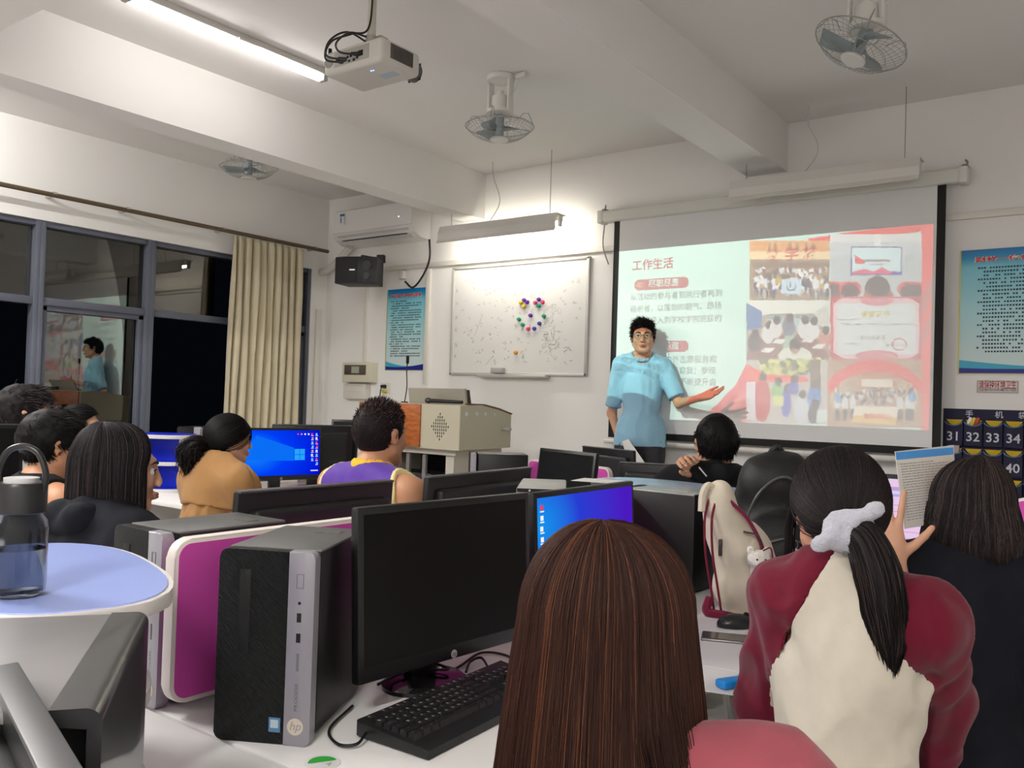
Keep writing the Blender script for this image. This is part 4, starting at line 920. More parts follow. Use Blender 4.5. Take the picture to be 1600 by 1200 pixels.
# foreground row, right side (screens face the right-hand aisle)
monitor('large dark monitor beside the near black tower, its screen facing the keyboard', (-1.190, 1.135), (-1.150, 1.635), 1.14, .33)
def pink_box(t, LM, R, w_, h):
    bm = B(); box(bm, LM((.02, -.0064, -.035)), (.24, .0008, .06), R=R); box(bm, LM((.02, -.0068, -.02)), (.22, .0008, .012), R=R, mi=1)
    obj('dialog', bm, [emission('dialog_pink', srgb(225, 170, 200), .9), IC[0]], t, smooth=0); icons(-1, 7, IC)(t, LM, R, w_, h)
monitor('lit monitor with a blue desktop behind the brown-haired woman', (-1.19, 1.71), (-1.2, 2.23), 1.13, .33, desktop_mat('desktop_violet', 1.0, cx=.0, cy=.75, cols=((74, 26, 190), (40, 60, 210), (15, 150, 240))), ic=pink_box)
# foreground row, left side (backs towards us)
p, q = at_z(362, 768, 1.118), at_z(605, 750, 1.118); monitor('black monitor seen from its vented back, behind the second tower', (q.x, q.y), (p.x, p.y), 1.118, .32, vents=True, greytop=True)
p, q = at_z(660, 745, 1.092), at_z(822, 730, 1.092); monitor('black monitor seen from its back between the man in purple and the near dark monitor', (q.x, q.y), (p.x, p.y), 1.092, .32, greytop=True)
# window-side row
p, q = at_d(374, 668, 5.1), at_d(503, 672, 5.45); monitor('lit monitor with a bright blue desktop in front of the woman in tan', (p.x, p.y), (q.x, q.y), 1.14, .32, desktop_mat('desktop_blue', 1.0, cx=.15, cy=.5, cols=((0, 10, 215), (0, 60, 245), (20, 135, 255))), ic=win_logo)
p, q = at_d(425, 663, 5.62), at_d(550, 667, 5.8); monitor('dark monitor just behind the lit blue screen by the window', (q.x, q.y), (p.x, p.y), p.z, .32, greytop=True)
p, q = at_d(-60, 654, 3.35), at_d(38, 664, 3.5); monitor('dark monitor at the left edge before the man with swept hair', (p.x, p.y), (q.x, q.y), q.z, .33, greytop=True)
p, q = at_d(518, 655, 6.02), at_d(560, 655, 6.02); monitor('small dark monitor just left of the lectern, beyond the man in purple', (p.x, p.y), (q.x, q.y), p.z, .3)
# group before the lectern
p, q = at_z(840, 699, 1.13), at_z(928, 708, 1.13); monitor('dark tilted monitor facing us before the lectern, beyond the steel-backed computer', (p.x, p.y), (q.x, q.y), 1.13, .32, lean=.12)
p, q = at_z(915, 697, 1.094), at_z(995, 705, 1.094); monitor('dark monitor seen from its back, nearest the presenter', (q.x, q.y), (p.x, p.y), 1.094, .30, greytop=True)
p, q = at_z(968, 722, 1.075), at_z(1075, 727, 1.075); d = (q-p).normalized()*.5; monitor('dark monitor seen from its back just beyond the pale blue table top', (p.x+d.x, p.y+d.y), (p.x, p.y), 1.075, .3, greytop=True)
# right-hand desk
def page(t, LM, R, w_, h):
    bm = B(); box(bm, LM((0, -.0064, .12)), (w_-.04, .0008, .012), R=R, mi=1); box(bm, LM((0, -.0064, .10)), (w_-.06, .0008, .008), R=R, mi=2)
    for k in range(9): box(bm, LM((-w_*.1, -.0064, .07-k*.02)), (w_*.5, .0008, .002), R=R, mi=1)
    obj('open_page', bm, [IC[0], emission('page_violet', srgb(196, 170, 224), .9), emission('page_blue', srgb(170, 190, 240), .9)], t, smooth=0)
p = at_d(1332, 737, 2.75); monitor('monitor lit pale pink behind the raised booklet', (p.x, p.y), (p.x+.40, p.y+.045), p.z, .33, emission('page_pink', srgb(238, 205, 236), .95), ic=page)
# near camera: monitor edge at the lower left corner
p, q = at_z(44, 1036, 1.10), at_z(150, 1200, 1.10); d = (q-p).normalized(); monitor('dark monitor seen edge-on in the lower left corner', (p.x+d.x*.5-.0, p.y+d.y*.5), (p.x, p.y), 1.10, .33, greytop=True, badge=False)

# ------------------------------------------------------------------ tower computers
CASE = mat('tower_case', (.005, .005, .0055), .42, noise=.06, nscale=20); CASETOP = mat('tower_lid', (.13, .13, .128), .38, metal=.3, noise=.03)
def mesh_front():
    m = mat('tower_front', (.02, .02, .022), .55, spec=.3); nt = m.node_tree; b = nt.nodes['Principled BSDF']
    tc = nt.nodes.new('ShaderNodeTexCoord'); mp = nt.nodes.new('ShaderNodeMapping'); mp.inputs['Rotation'].default_value = (0, math.radians(45), 0); wv = nt.nodes.new('ShaderNodeTexWave'); wv.wave_type = 'BANDS'; wv.bands_direction = 'X'; wv.inputs['Scale'].default_value = 95; wv.inputs['Distortion'].default_value = 0
    bp = nt.nodes.new('ShaderNodeBump'); bp.inputs['Strength'].default_value = .9; bp.inputs['Distance'].default_value = .002
    nt.links.new(tc.outputs['Object'], mp.inputs[0]); nt.links.new(mp.outputs[0], wv.inputs[0]); nt.links.new(wv.outputs['Fac'], bp.inputs['Height']); nt.links.new(bp.outputs[0], b.inputs['Normal'])
    mx = nt.nodes.new('ShaderNodeMix'); mx.data_type = 'RGBA'; mx.inputs[6].default_value = (.004, .004, .0045, 1); mx.inputs[7].default_value = (.013, .013, .0135, 1); nt.links.new(wv.outputs['Fac'], mx.inputs[0]); nt.links.new(mx.outputs[2], b.inputs['Base Color']); return m
FRONTM = mesh_front(); STRIP = mat('tower_strip', srgb(156, 153, 161), .38, metal=.3)
TW, TD, TH = .176, .29, .335
def tower(label, x, y, rz, top=CASETOP, detail=True, group=None, w_=TW, d_=TD, h_=TH, lid=True):
    "origin: middle of the front edge at the desk; front faces local -y"
    t = thing('computer_tower', label, 'computer', (x, y, DZ), rz, group)
    bm = B(); box(bm, (0, d_/2+.02, h_/2+.003), (w_-.006, d_-.03, h_-.008), bev=.006); obj('case', bm, CASE, t)
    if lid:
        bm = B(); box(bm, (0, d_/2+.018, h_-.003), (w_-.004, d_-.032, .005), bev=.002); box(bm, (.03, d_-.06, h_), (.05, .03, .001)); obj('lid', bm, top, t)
    def rr(x0, x1, r, left=True, right=True):
        o = []
        for cx, cz, a0, on in ((x1-r, r, -90, right), (x1-r, h_-r, 0, right), (x0+r, h_-r, 90, left), (x0+r, r, 180, left)):
            if on:
                for k in range(6): a = math.radians(a0+90*k/5); o.append((cx+r*math.cos(a), cz+r*math.sin(a)))
            else: o.append((x1 if a0 in (-90, 0) else x0, 0 if a0 in (-90, 180) else h_))
        return o
    M = Matrix(((1, 0, 0, 0), (0, 0, 1, 0), (0, 1, 0, 0), (0, 0, 0, 1))); sp = w_/2-.048
    bm = B(); prism(bm, rr(-w_/2, sp, .014, True, False), 0, .024, M, bev=.002); box(bm, (-w_*.22, -.0004, h_*.68), (.022, .002, h_*.44), bev=.0008, mi=1); obj('front_panel', bm, [FRONTM, BLACKM], t, smooth=.4)
    bm = B(); prism(bm, rr(sp, w_/2, .012, False, True), -.002, .024, M, bev=.002); obj('silver_strip', bm, STRIP, t, smooth=.4)
    if detail:
        cx = sp+.022
        bm = B(); cyl(bm, (cx, -.0025, h_-.088), (cx, .002, h_-.088), .0028, n=12); obj('audio_jack', bm, BLACKM, t)
        for z in (.113, .148):
            bm = B(); box(bm, (cx, -.0022, h_-z), (.0075, .002, .0155)); obj('usb_port', bm, BLACKM, t)
        bm = B()
        for dx, dz, sx, sz in ((0, .012, .012, .001), (0, -.012, .012, .001), (-.006, 0, .001, .024), (.006, 0, .001, .024)): box(bm, (cx+dx, -.0024, h_-.05+dz), (sx, .001, sz))
        box(bm, (cx, -.0024, h_-.19), (.004, .001, .03)); obj('power_button', bm, mat('strip_mark', srgb(120, 118, 126), .4, metal=.3), t)
        bm = B(); put_text(bm, 'PRODESK', frame_M((cx, -.0026, .085), (0, 0, 1), (-1, 0, 0)), .0085, 'CENTER', fit=.048); obj('model_lettering', bm, mat('letter_grey', (.12, .12, .12), .4), t, smooth=0)
        bm = B(); hp_badge(bm, frame_M((cx, -.0022, .034), (1, 0, 0), (0, 0, 1)), .0145); obj('badge', bm, [mat('badge_cream', srgb(216, 204, 188), .35, metal=.2), STRIP], t, smooth=0)
        bm = B(); box(bm, (sp-.016, -.0006, .034), (.021, .0012, .025)); box(bm, (sp-.016, -.0012, .036), (.014, .0012, .014), mi=1); obj('processor_sticker', bm, [mat('sticker_steel', srgb(90, 130, 168), .3), mat('sticker_pale', srgb(176, 196, 206), .3)], t)
    return t
# the near one, rotated 24 degrees
a, b_ = at_z(337, 1150, DZ), at_z(480, 1173, DZ); m_ = (a+b_)/2; tower('near black tower computer standing beside the keyboard', m_.x, m_.y, math.radians(29))
tower('second black tower, just left of the near purple partition', -1.60, .935, 0.0)
a, b_ = at_z(975, 762, DZ+TH-.01), at_z(1083, 773, DZ+TH-.01); d = (b_-a).normalized(); nrm = Vector((-d.y, d.x, 0)); c = b_-d*TD+nrm*TW/2
tower('tower computer seen from its plain black side, behind the brown-haired woman', c.x, c.y, math.atan2(d.y, d.x)-PI/2, h_=TH-.01, top=mat('lid_sheen', (.34, .35, .33), .35, metal=.2))  # light reflected by the lid is put into its paler base colour
a = at_z(737, 712, DZ+TH-.012); b_ = at_z(822, 714, DZ+TH-.012); d = Vector((b_.x-a.x, b_.y-a.y, 0)).normalized(); l_ = Vector((-d.y, d.x, 0)); c = a+l_*TW/2
tower('black tower computer standing on the desk in front of the lectern', c.x, c.y, math.atan2(d.y, d.x)-PI/2, detail=False, lid=False)
a = at_d(312, 668, 5.5); tower('black tower computer by the window behind the small blue shelf', a.x-.12, a.y, .35, detail=False, lid=False, h_=a.z-DZ)
# tower with its steel rear to us, between the rows
zt = DZ+TH; a, b_ = at_z(807, 761, zt), at_z(884, 764, zt); d1 = Vector((b_.x-a.x, b_.y-a.y, 0)); rw = d1.length; d1.normalize()
t = thing('computer_tower', 'computer with a pale grey top, its steel rear and ports facing us', 'computer', (a.x, a.y, DZ), math.atan2(d1.y, d1.x)); rd_ = .33
bm = B(); box(bm, (rw/2, rd_/2, TH/2), (rw, rd_, TH), bev=.006); obj('case', bm, mat('case_grey', (.42, .42, .395), .4, metal=.2), t)
bm = B(); box(bm, (rw/2, -.002, TH/2-.012), (rw-.006, .006, TH-.03)); obj('rear_plate', bm, mat('rear_steel', (.34, .34, .34), .35, metal=.4), t)
bm = B(); box(bm, (rw/2, -.0045, TH-.009), (rw-.004, .004, .012)); obj('dark_slot', bm, BLACKM, t)
bm = B(); box(bm, (rw*.62, -.0055, TH-.05), (rw*.5, .004, .022)); obj('port_cover', bm, mat('cover_grey', (.22, .22, .22), .4), t)
for x in (.016, .036):
    bm = B(); cyl(bm, (x, -.006, TH-.045), (x, .0, TH-.045), .0065, n=14); obj('port', bm, BLACKM, t)
for x in (rw*.27, rw*.8):
    bm = B(); cyl(bm, (x, -.0075, TH-.009), (x, -.004, TH-.009), .0035, n=8); obj('screw', bm, mat('screw_pale', (.6, .6, .58), .3, metal=.5), t)
# the near one at the lower left, rear towards us
cz = DZ+.335; a, b_ = at_z(162, 1106, cz), at_z(228, 968, cz); d = Vector((b_.x-a.x, b_.y-a.y, 0)).normalized(); l_ = Vector((-d.y, d.x, 0)); O_ = a+l_*.09
t = thing('computer_tower', 'computer in the lower left corner with a worn grey top and its rear to us', 'computer', (O_.x, O_.y, DZ), math.atan2(d.y, d.x)-PI/2); w_, d_, h_ = .18, .33, .335
bm = B(); box(bm, (.0, d_/2, h_/2), (w_-.02, d_-.02, h_-.006)); obj('chassis', bm, CASE, t)
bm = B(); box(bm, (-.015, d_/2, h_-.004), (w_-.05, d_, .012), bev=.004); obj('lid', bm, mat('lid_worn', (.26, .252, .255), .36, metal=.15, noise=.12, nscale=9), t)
M = Matrix(((1, 0, 0, 0), (0, 0, 1, 0), (0, 1, 0, 0), (0, 0, 0, 1)))
bm = B(); r = .014; pr = [(.048, h_+.002), (w_/2-r, h_+.002)]+[(w_/2-r+r*math.sin(math.radians(k*15)), h_+.002-r+r*math.cos(math.radians(k*15))) for k in range(1, 7)]+[(w_/2, .0), (w_/2-.012, .0), (w_/2-.012, h_-.016), (.048, h_-.012)]
prism(bm, pr, -.004, d_+.004, M); obj('side_cover', bm, mat('side_black', (.04, .04, .042), .28, coat=.5), t, smooth=.6)
bm = B(); box(bm, (-.018, -.001, h_/2-.02), (w_-.05, .006, h_-.09)); obj('rear_plate', bm, mat('rear_pale', (.42, .42, .42), .35, metal=.5), t)
bm = B()
for i in range(9):
    for j in range(5):
        xx, zz = -.075+i*.015+(j % 2)*.0075, h_-.165+j*.013; cyl(bm, (xx, -.0055, zz), (xx, -.003, zz), .0058, n=6)
obj('vent_holes', bm, BLACKM, t)
for dz in (.055, .075, .1):
    bm = B(); box(bm, (.058, -.006, h_-dz), (.012, .008, .012), bev=.001); obj('port', bm, BLACKM, t)
bm = B(); cyl(bm, (.07, -.004, h_-.15), (.07, -.04, h_-.15), .014, n=14); tube(bm, arcpts([(.07, -.03, h_-.15), (.075, -.07, h_-.17), (.05, -.07, h_-.26), (.02, -.03, .02)], 8), .006, 8); obj('cable_plug', bm, mat('plug_grey', (.3, .3, .29), .4), t)

# ------------------------------------------------------------------ keyboard
KB = mat('keyboard_black', (.013, .013, .014), .42); KEYM = mat('key_black', (.018, .018, .019), .38); LEG_ = mat('key_legend', (.72, .72, .70), .5)
a, b_ = at_z(648, 1166, DZ+.018), at_z(800, 1092, DZ+.018); d = Vector((b_.x-a.x, b_.y-a.y, 0)).normalized()
kb = thing('keyboard', 'black keyboard lying in front of the near dark monitor', 'keyboard', (a.x+.03, a.y, DZ), math.atan2(d.y, d.x)); KL, KD = .46, .165
M = Matrix(((0, 0, 1, 0), (1, 0, 0, 0), (0, 1, 0, 0), (0, 0, 0, 1)))
bm = B(); prism(bm, [(0, .002), (0, .017), (.02, .02), (KD-.03, .027), (KD, .032), (KD, .004)], 0, KL, M, bev=.003); obj('body', bm, KB, kb, smooth=.4)
rows = [(.146, [(.014, 1)]+[(.05+.0195*k+.012*(k//4), 1) for k in range(12)], .013)]
def keyrow(y, xs, ws): return [(y, x, w_) for x, w_ in zip(xs, ws)]
keys = []
u_ = .0192
def run(y, x, ws):
    for w_ in ws: keys.append((x+w_*u_/2, y, w_)); x += w_*u_
run(.148, .012, [1]); run(.148, .012+2*u_, [1]*4); run(.148, .012+6.5*u_, [1]*4); run(.148, .012+11*u_, [1]*4)
run(.124, .012, [1]*13+[2]); run(.105, .012, [1.5]+[1]*12+[1.5]); run(.086, .012, [1.75]+[1]*11+[2.25]); run(.067, .012, [2.25]+[1]*10+[2.75]); run(.048, .012, [1.25]*3+[6.25]+[1.25]*4)
for k in range(3): run(.148, .012+(15.3+k)*u_, [1]); run(.124, .012+(15.3+k)*u_, [1]); run(.105, .012+(15.3+k)*u_, [1]); run(.048, .012+(15.3+k)*u_, [1])
run(.067, .012+16.3*u_, [1])
for k in range(4):
    for y in (.124, .105, .086, .067, .048): run(y, .012+(18.6+k)*u_, [1])
kk = 0
rgk = random.Random(2)
for x, y, w_ in keys[:100]:
    z = .021+.0075*(y/KD)+.006
    bm = B(); v0 = bmesh.ops.create_cube(bm, size=1, matrix=Matrix.Translation((x, y, z-.003)) @ Matrix.Diagonal((w_*u_-.0022, .0165, .010, 1)))['verts']
    for v in v0:
        if v.co.z > z-.003: v.co.x = x+(v.co.x-x)*(1-.0045/(w_*u_)); v.co.y = y+.0008+(v.co.y-y)*.76
    ch = 'QWERTYUIOPASDFGHJKLZXCVBNM1234567890'[rgk.randrange(36)] if w_ == 1 else '-'
    Mt = frame_M((x-.0035 if w_ == 1 else x-.004, y+.0025, z+.0023), (1, 0, 0), (0, 1, 0)); put_text(bm, ch if w_ < 3 else ' ', Mt, .0075, 'CENTER', mi=1, offset=.02)
    obj('key', bm, [KEYM, LEG_], kb, smooth=0)
bm = B(); tube(bm, arcpts([(-.0, .14, .015), (-.035, .13, .008), (-.05, .16, .006), (-.01, .22, .006), (.1, .27, .006)], 10), .0028, 6); obj('cord', bm, BLACK, kb)
# loose cables round the monitor stand
for i, (pts, l) in enumerate(((((690, 1058), (720, 1040), (752, 1020), (790, 1024), (812, 1040)), 'black cable curving over the desk behind the keyboard'), (((728, 1050), (735, 1034), (752, 1028), (764, 1045)), 'black cable looping up beside the monitor foot'), (((590, 1085), (640, 1062), (700, 1060), (650, 1045), (628, 1070)), 'black cable coiled on the foot of the near dark monitor'))):
    P_ = [at_z(x, y, DZ+(.006 if i != 1 else .012)) for x, y in pts]
    if i == 2:
        for v in P_: v.z += .02
    bm = B(); tube(bm, arcpts(P_, 10), .003, 6); tag(obj('loose_cable', bm, BLACK), l, 'cable')
# round sticker on the desk
c = at_z(504, 1192, DZ); t = thing('desk_sticker', 'round white and green sticker on the desk below the near tower', 'sticker', (c.x, c.y, DZ), .5)
bm = B(); lathe(bm, [(.03, .0), (.03, .0008), (0, .0008)], 28); obj('disc', bm, mat('sticker_white', (.8, .8, .78), .4), t, smooth=0)
bm = B(); f = [(.024*math.cos(a_), .024*math.sin(a_)) for a_ in np.linspace(.6, 3.6, 14)]; poly(bm, [(x, y, .0013) for x, y in f]); obj('green_mark', bm, mat('sticker_green', srgb(60, 180, 70), .4), t, smooth=0)
bm = B(); put_text(bm, '4', Matrix.Translation((.012, -.005, .0013)), .02, 'CENTER'); obj('mark', bm, mat('sticker_grey', (.4, .4, .4), .4), t, smooth=0)

# ------------------------------------------------------------------ rounded blue shelf units
BLUE = mat('shelf_blue', srgb(172, 190, 255), .25, spec=.6, coat=.5); BLUED = mat('shelf_blue_deep', srgb(16, 40, 190), .35); SHW = mat('shelf_edge', srgb(214, 210, 206), .4); PALEB = mat('shelf_pale', srgb(196, 216, 238), .25, coat=.5)  # BLUE: base colour raised to carry the board top's grazing sheen
def rounded(ax, ay, n=40, sq=2.6):
    return [(ax*math.copysign(abs(math.cos(t))**(2/sq), math.cos(t)), ay*math.copysign(abs(math.sin(t))**(2/sq), math.sin(t))) for t in np.linspace(0, 2*PI, n, endpoint=False)]
def shelf_unit(label, x, y, rz, ax, ay, ztop, top=BLUE, tiers=2, z0=DZ):
    t = thing('corner_shelf', label, 'shelf', (x, y, z0), rz); h = ztop-z0
    zs = [h]+([.012+h*.5] if tiers > 1 else [])+[.024]
    for i, z in enumerate(zs):
        k = 1.0 if i == 0 else .86
        bm = B(); prism(bm, rounded(ax*k, ay*k), z-.024, z-.002, bev=.003); obj('shelf_edge', bm, SHW, t)
        bm = B(); prism(bm, rounded(ax*k-.008, ay*k-.008), z-.003, z, bev=0); obj('shelf_board', bm, top, t, smooth=0)
    bm = B(); box(bm, (0, 0, h/2), (ax*1.2, .02, h-.05)); obj('upright_panel', bm, BLUED, t)
    for s in (-1, 1):
        bm = B(); box(bm, (s*ax*.6, 0, h/2), (.014, .03, h-.05)); obj('upright_edge', bm, SHW, t)
    return t
zt = 1.062; c0, c1, c2 = at_z(0, 873, zt), at_z(216, 905, zt), at_z(60, 972, zt)
shelf_unit('rounded blue shelf at the left edge with the water bottle on it', -1.375, .655, math.radians(-16), .285, .16, zt)
c = at_z(268, 679, 1.085); shelf_unit('small blue and white shelf unit by the window left of the woman in tan', c.x-.12, c.y+.02, .5, .2, .15, 1.085, BLUED)
zt = 1.05; shelf_unit('pale blue rounded table top in front of the man in the black hood', -1.47, 3.0, math.radians(-10), .33, .19, zt, PALEB, 1)
c = at_z(880, 754, zt)
bm = B(); box(bm, (0, 0, .001), (.21, .148, .001)); o = obj('paper_sheet', bm, mat('paper_white', (.78, .77, .74), .6)); o.location = (-1.70, 2.90, zt+.0005); o.rotation_euler = (0, 0, .2); tag(o, 'white paper lying on the pale blue table top', 'paper')

# ------------------------------------------------------------------ water bottle
def bottle():
    c = at_z(26, 930, 1.062); t = thing('water_bottle', 'clear water bottle with a black looped cap on the blue shelf', 'bottle', (c.x, c.y, 1.0635)); s = .047; t.scale = (.76, .76, .74)
    BG = mat('bottle_clear', (.55, .58, .62), .06, trans=1.0, ior=1.28); WA = mat('bottle_water', (.62, .66, .74), .02, trans=1.0, ior=1.33)
    bm = B(); lathe(bm, [(0, .002), (s*.8, .0), (s*.97, .006), (s, .02), (s, .12), (s*.95, .136), (s*.75, .15), (s*.74, .162), (s*.70, .162), (s*.71, .150), (s*.91, .134), (s*.96, .12), (s*.96, .02), (s*.92, .008), (0, .006)], 48); obj('body', bm, BG, t)
    bm = B(); lathe(bm, [(0, .0065), (s*.90, .009), (s*.945, .02), (s*.945, .085), (0, .085)], 48); obj('water', bm, WA, t)
    bm = B(); lathe(bm, [(s*.76, .15), (s*.92, .153), (s*.92, .20), (s*.86, .207), (0, .207)], 48); obj('cap', bm, mat('cap_black', (.012, .012, .013), .35), t)
    bm = B(); lathe(bm, [(s*.6, .206), (s*.62, .216), (0, .217)], 32); obj('cap_top', bm, mat('cap_pale', (.6, .6, .6), .4), t)
    bm = B(); tube(bm, arcpts([(-s*.86, 0, .19), (-s*.92, 0, .225), (-s*.6, 0, .262), (0, 0, .274), (s*.6, 0, .262), (s*.92, 0, .225), (s*.86, 0, .19)], 10), .0058, 12); o = obj('carry_loop', bm, mat('loop_black', (.012, .012, .013), .3), t); o.rotation_euler = (0, 0, .64)
bottle()
# ================================================================== people: smooth surfaces from signed distance fields
def _hash(ix, iy, iz, s):
    h = (ix*374761393+iy*668265263+iz*2147483647+s*974711) & 0xffffffff
    h = ((h ^ (h >> 13))*1274126177) & 0xffffffff
    return ((h ^ (h >> 16)) & 0xffff)/65535.0
def vnoise(P, s=0):
    P = np.asarray(P, float); i = np.floor(P).astype(np.int64); f = P-i; f = f*f*(3-2*f); r = 0
    for dx in (0, 1):
        for dy in (0, 1):
            for dz in (0, 1):
                w_ = (f[:, 0] if dx else 1-f[:, 0])*(f[:, 1] if dy else 1-f[:, 1])*(f[:, 2] if dz else 1-f[:, 2])
                r = r+w_*_hash(i[:, 0]+dx, i[:, 1]+dy, i[:, 2]+dz, s)
    return r*2-1
class Grid:
    def __init__(g, lo, hi, h):
        g.h = h; g.lo = np.array(lo, float); g.n = np.ceil((np.array(hi)-g.lo)/h).astype(int)+1
        g.ax = [g.lo[i]+h*np.arange(g.n[i]) for i in range(3)]
    def field(g): return Field(g)
    def coord(g, i): sh = [1, 1, 1]; sh[i] = -1; return g.ax[i].reshape(sh)
class Field:
    def __init__(f, g): f.g = g; f.V = np.full(g.n, 0.2, np.float32)
    def sub_(f, lo, hi):
        g = f.g; a = np.clip(np.floor((np.array(lo)-g.lo)/g.h).astype(int), 0, g.n); b = np.clip(np.ceil((np.array(hi)-g.lo)/g.h).astype(int)+1, 0, g.n)
        sl = tuple(slice(a[i], b[i]) for i in range(3))
        if any(a[i] >= b[i] for i in range(3)): return None, None
        return sl, [g.ax[i][sl[i]].reshape([-1 if j == i else 1 for j in range(3)]) for i in range(3)]
    def comb(f, sl, d, k, op):
        a = f.V[sl]
        if op == 'u':
            if k > 0:
                h = np.clip(.5+.5*(a-d)/k, 0, 1); r = a*(1-h)+d*h-k*h*(1-h)
            else: r = np.minimum(a, d)
        else:
            if k > 0:
                h = np.clip(.5-.5*(a+d)/k, 0, 1); r = a*(1-h)-d*h+k*h*(1-h)
            else: r = np.maximum(a, -d)
        f.V[sl] = r
    def cone(f, a, b, ra, rb=None, k=.02, op='u'):
        rb = ra if rb is None else rb; a = np.array(a, float); b = np.array(b, float); m = max(ra, rb)+k+.03
        sl, X = f.sub_(np.minimum(a, b)-m, np.maximum(a, b)+m)
        if sl is None: return f
        d = b-a; L = max(1e-9, d@d); t = np.clip(((X[0]-a[0])*d[0]+(X[1]-a[1])*d[1]+(X[2]-a[2])*d[2])/L, 0, 1)
        q = np.sqrt((X[0]-a[0]-t*d[0])**2+(X[1]-a[1]-t*d[1])**2+(X[2]-a[2]-t*d[2])**2)-(ra+(rb-ra)*t)
        f.comb(sl, q.astype(np.float32), k, op); return f
    def ell(f, c, r, R=None, k=.02, op='u'):
        c = np.array(c, float); r = np.array(r, float); m = (r.max() if R is not None else r)+k+.03
        sl, X = f.sub_(c-m, c+m)
        if sl is None: return f
        p = [X[i]-c[i] for i in range(3)]
        if R is not None: R = np.array(R); p = [R[0, i]*p[0]+R[1, i]*p[1]+R[2, i]*p[2] for i in range(3)]
        k0 = np.sqrt((p[0]/r[0])**2+(p[1]/r[1])**2+(p[2]/r[2])**2); k1 = np.sqrt((p[0]/r[0]**2)**2+(p[1]/r[1]**2)**2+(p[2]/r[2]**2)**2)+1e-9
        f.comb(sl, (k0*(k0-1)/k1).astype(np.float32), k, op); return f
def surfnet(V, g):
    nx, ny, nz = V.shape; s = V < 0; c = [slice(None, -1), slice(1, None)]
    cnt = np.zeros((nx-1, ny-1, nz-1), np.int8); pos = np.zeros((nx-1, ny-1, nz-1, 3), np.float32)
    for ax in range(3):
        for u in (0, 1):
            for v in (0, 1):
                i0 = [None]*3; o = [a for a in range(3) if a != ax]; i0[ax] = c[0]; i0[o[0]] = c[u]; i0[o[1]] = c[v]; i1 = list(i0); i1[ax] = c[1]
                a, b = V[tuple(i0)], V[tuple(i1)]; m = (a < 0) != (b < 0)
                t = np.where(m, a/np.where(m, a-b, 1), 0); cnt += m
                pos[..., ax] += np.where(m, t, 0); pos[..., o[0]] += np.where(m, u, 0); pos[..., o[1]] += np.where(m, v, 0)
    act = cnt > 0; idx = np.full(act.shape, -1, np.int64); idx[act] = np.arange(act.sum())
    w_ = np.argwhere(act); verts = g.lo+(w_+pos[act]/cnt[act][:, None])*g.h; F = []
    for ax in range(3):
        o = [a for a in range(3) if a != ax]; i0 = [slice(None)]*3; i1 = [slice(None)]*3; i0[ax] = slice(None, -1); i1[ax] = slice(1, None)
        for a in o: i0[a] = slice(1, -1); i1[a] = slice(1, -1)
        a, b = s[tuple(i0)], s[tuple(i1)]; e = np.argwhere(a != b)
        if not len(e): continue
        fl = a[tuple(e.T)]; q = e.copy(); q[:, o[0]] += 1; q[:, o[1]] += 1; ids = []
        for du, dv in ((1, 1), (0, 1), (0, 0), (1, 0)):
            r = q.copy(); r[:, o[0]] -= du; r[:, o[1]] -= dv; ids.append(idx[r[:, 0], r[:, 1], r[:, 2]])
        Q = np.stack(ids, 1); flip = fl if ax != 1 else ~fl; Q[~flip] = Q[~flip][:, ::-1]; F.append(Q)
    return verts, np.concatenate(F)
def vnormals(v, f):
    n = np.zeros_like(v); e = np.cross(v[f[:, 2]]-v[f[:, 0]], v[f[:, 3]]-v[f[:, 1]])
    for i in range(4): np.add.at(n, f[:, i], e)
    return n/(np.linalg.norm(n, axis=1, keepdims=True)+1e-12)
def relax(v, f, it=2, lam=.5):
    e = np.concatenate([f[:, [0, 1]], f[:, [1, 2]], f[:, [2, 3]], f[:, [3, 0]]])
    for _ in range(it):
        a = np.zeros_like(v); c = np.zeros(len(v)); np.add.at(a, e[:, 0], v[e[:, 1]]); np.add.at(c, e[:, 0], 1); v = v+lam*(a/np.maximum(c, 1)[:, None]-v)
    return v
def skin_mesh(name, F, m, parent, wrinkle=0.0, wf=(16, 16, 9), seed=0, it=2, split=None):
    V = F.V if isinstance(F, Field) else F; g = F.g if isinstance(F, Field) else None
    v, f = surfnet(V, g); v = relax(v, f, it)
    if wrinkle:
        n = vnormals(v, f); w_ = v*np.array(wf); w_ = w_+.6*np.stack([vnoise(w_*.7+9, seed+5), vnoise(w_*.7+31, seed+6), vnoise(w_*.7+57, seed+7)], 1)
        r = 1-np.abs(vnoise(w_, seed))*2; r2 = vnoise(w_*2.3, seed+1)
        v = v+n*(wrinkle*(r*.75+r2*.3)-wrinkle*.2)[:, None]; v = relax(v, f, 1, .4)
    if split is None: return raw(name, v, f, m, parent)
    out = []
    c = v[f].mean(1)
    for nm, mm, test in split:
        k = test(c); ff = f[k]
        if not len(ff): continue
        u, inv = np.unique(ff, return_inverse=True); out.append(raw(nm, v[u], inv.reshape(ff.shape), mm, parent))
    return out
class FieldV:
    def __init__(s, g, V): s.g = g; s.V = V
def mk(F, V): q = Field.__new__(Field); q.g = F.g; q.V = V; return q

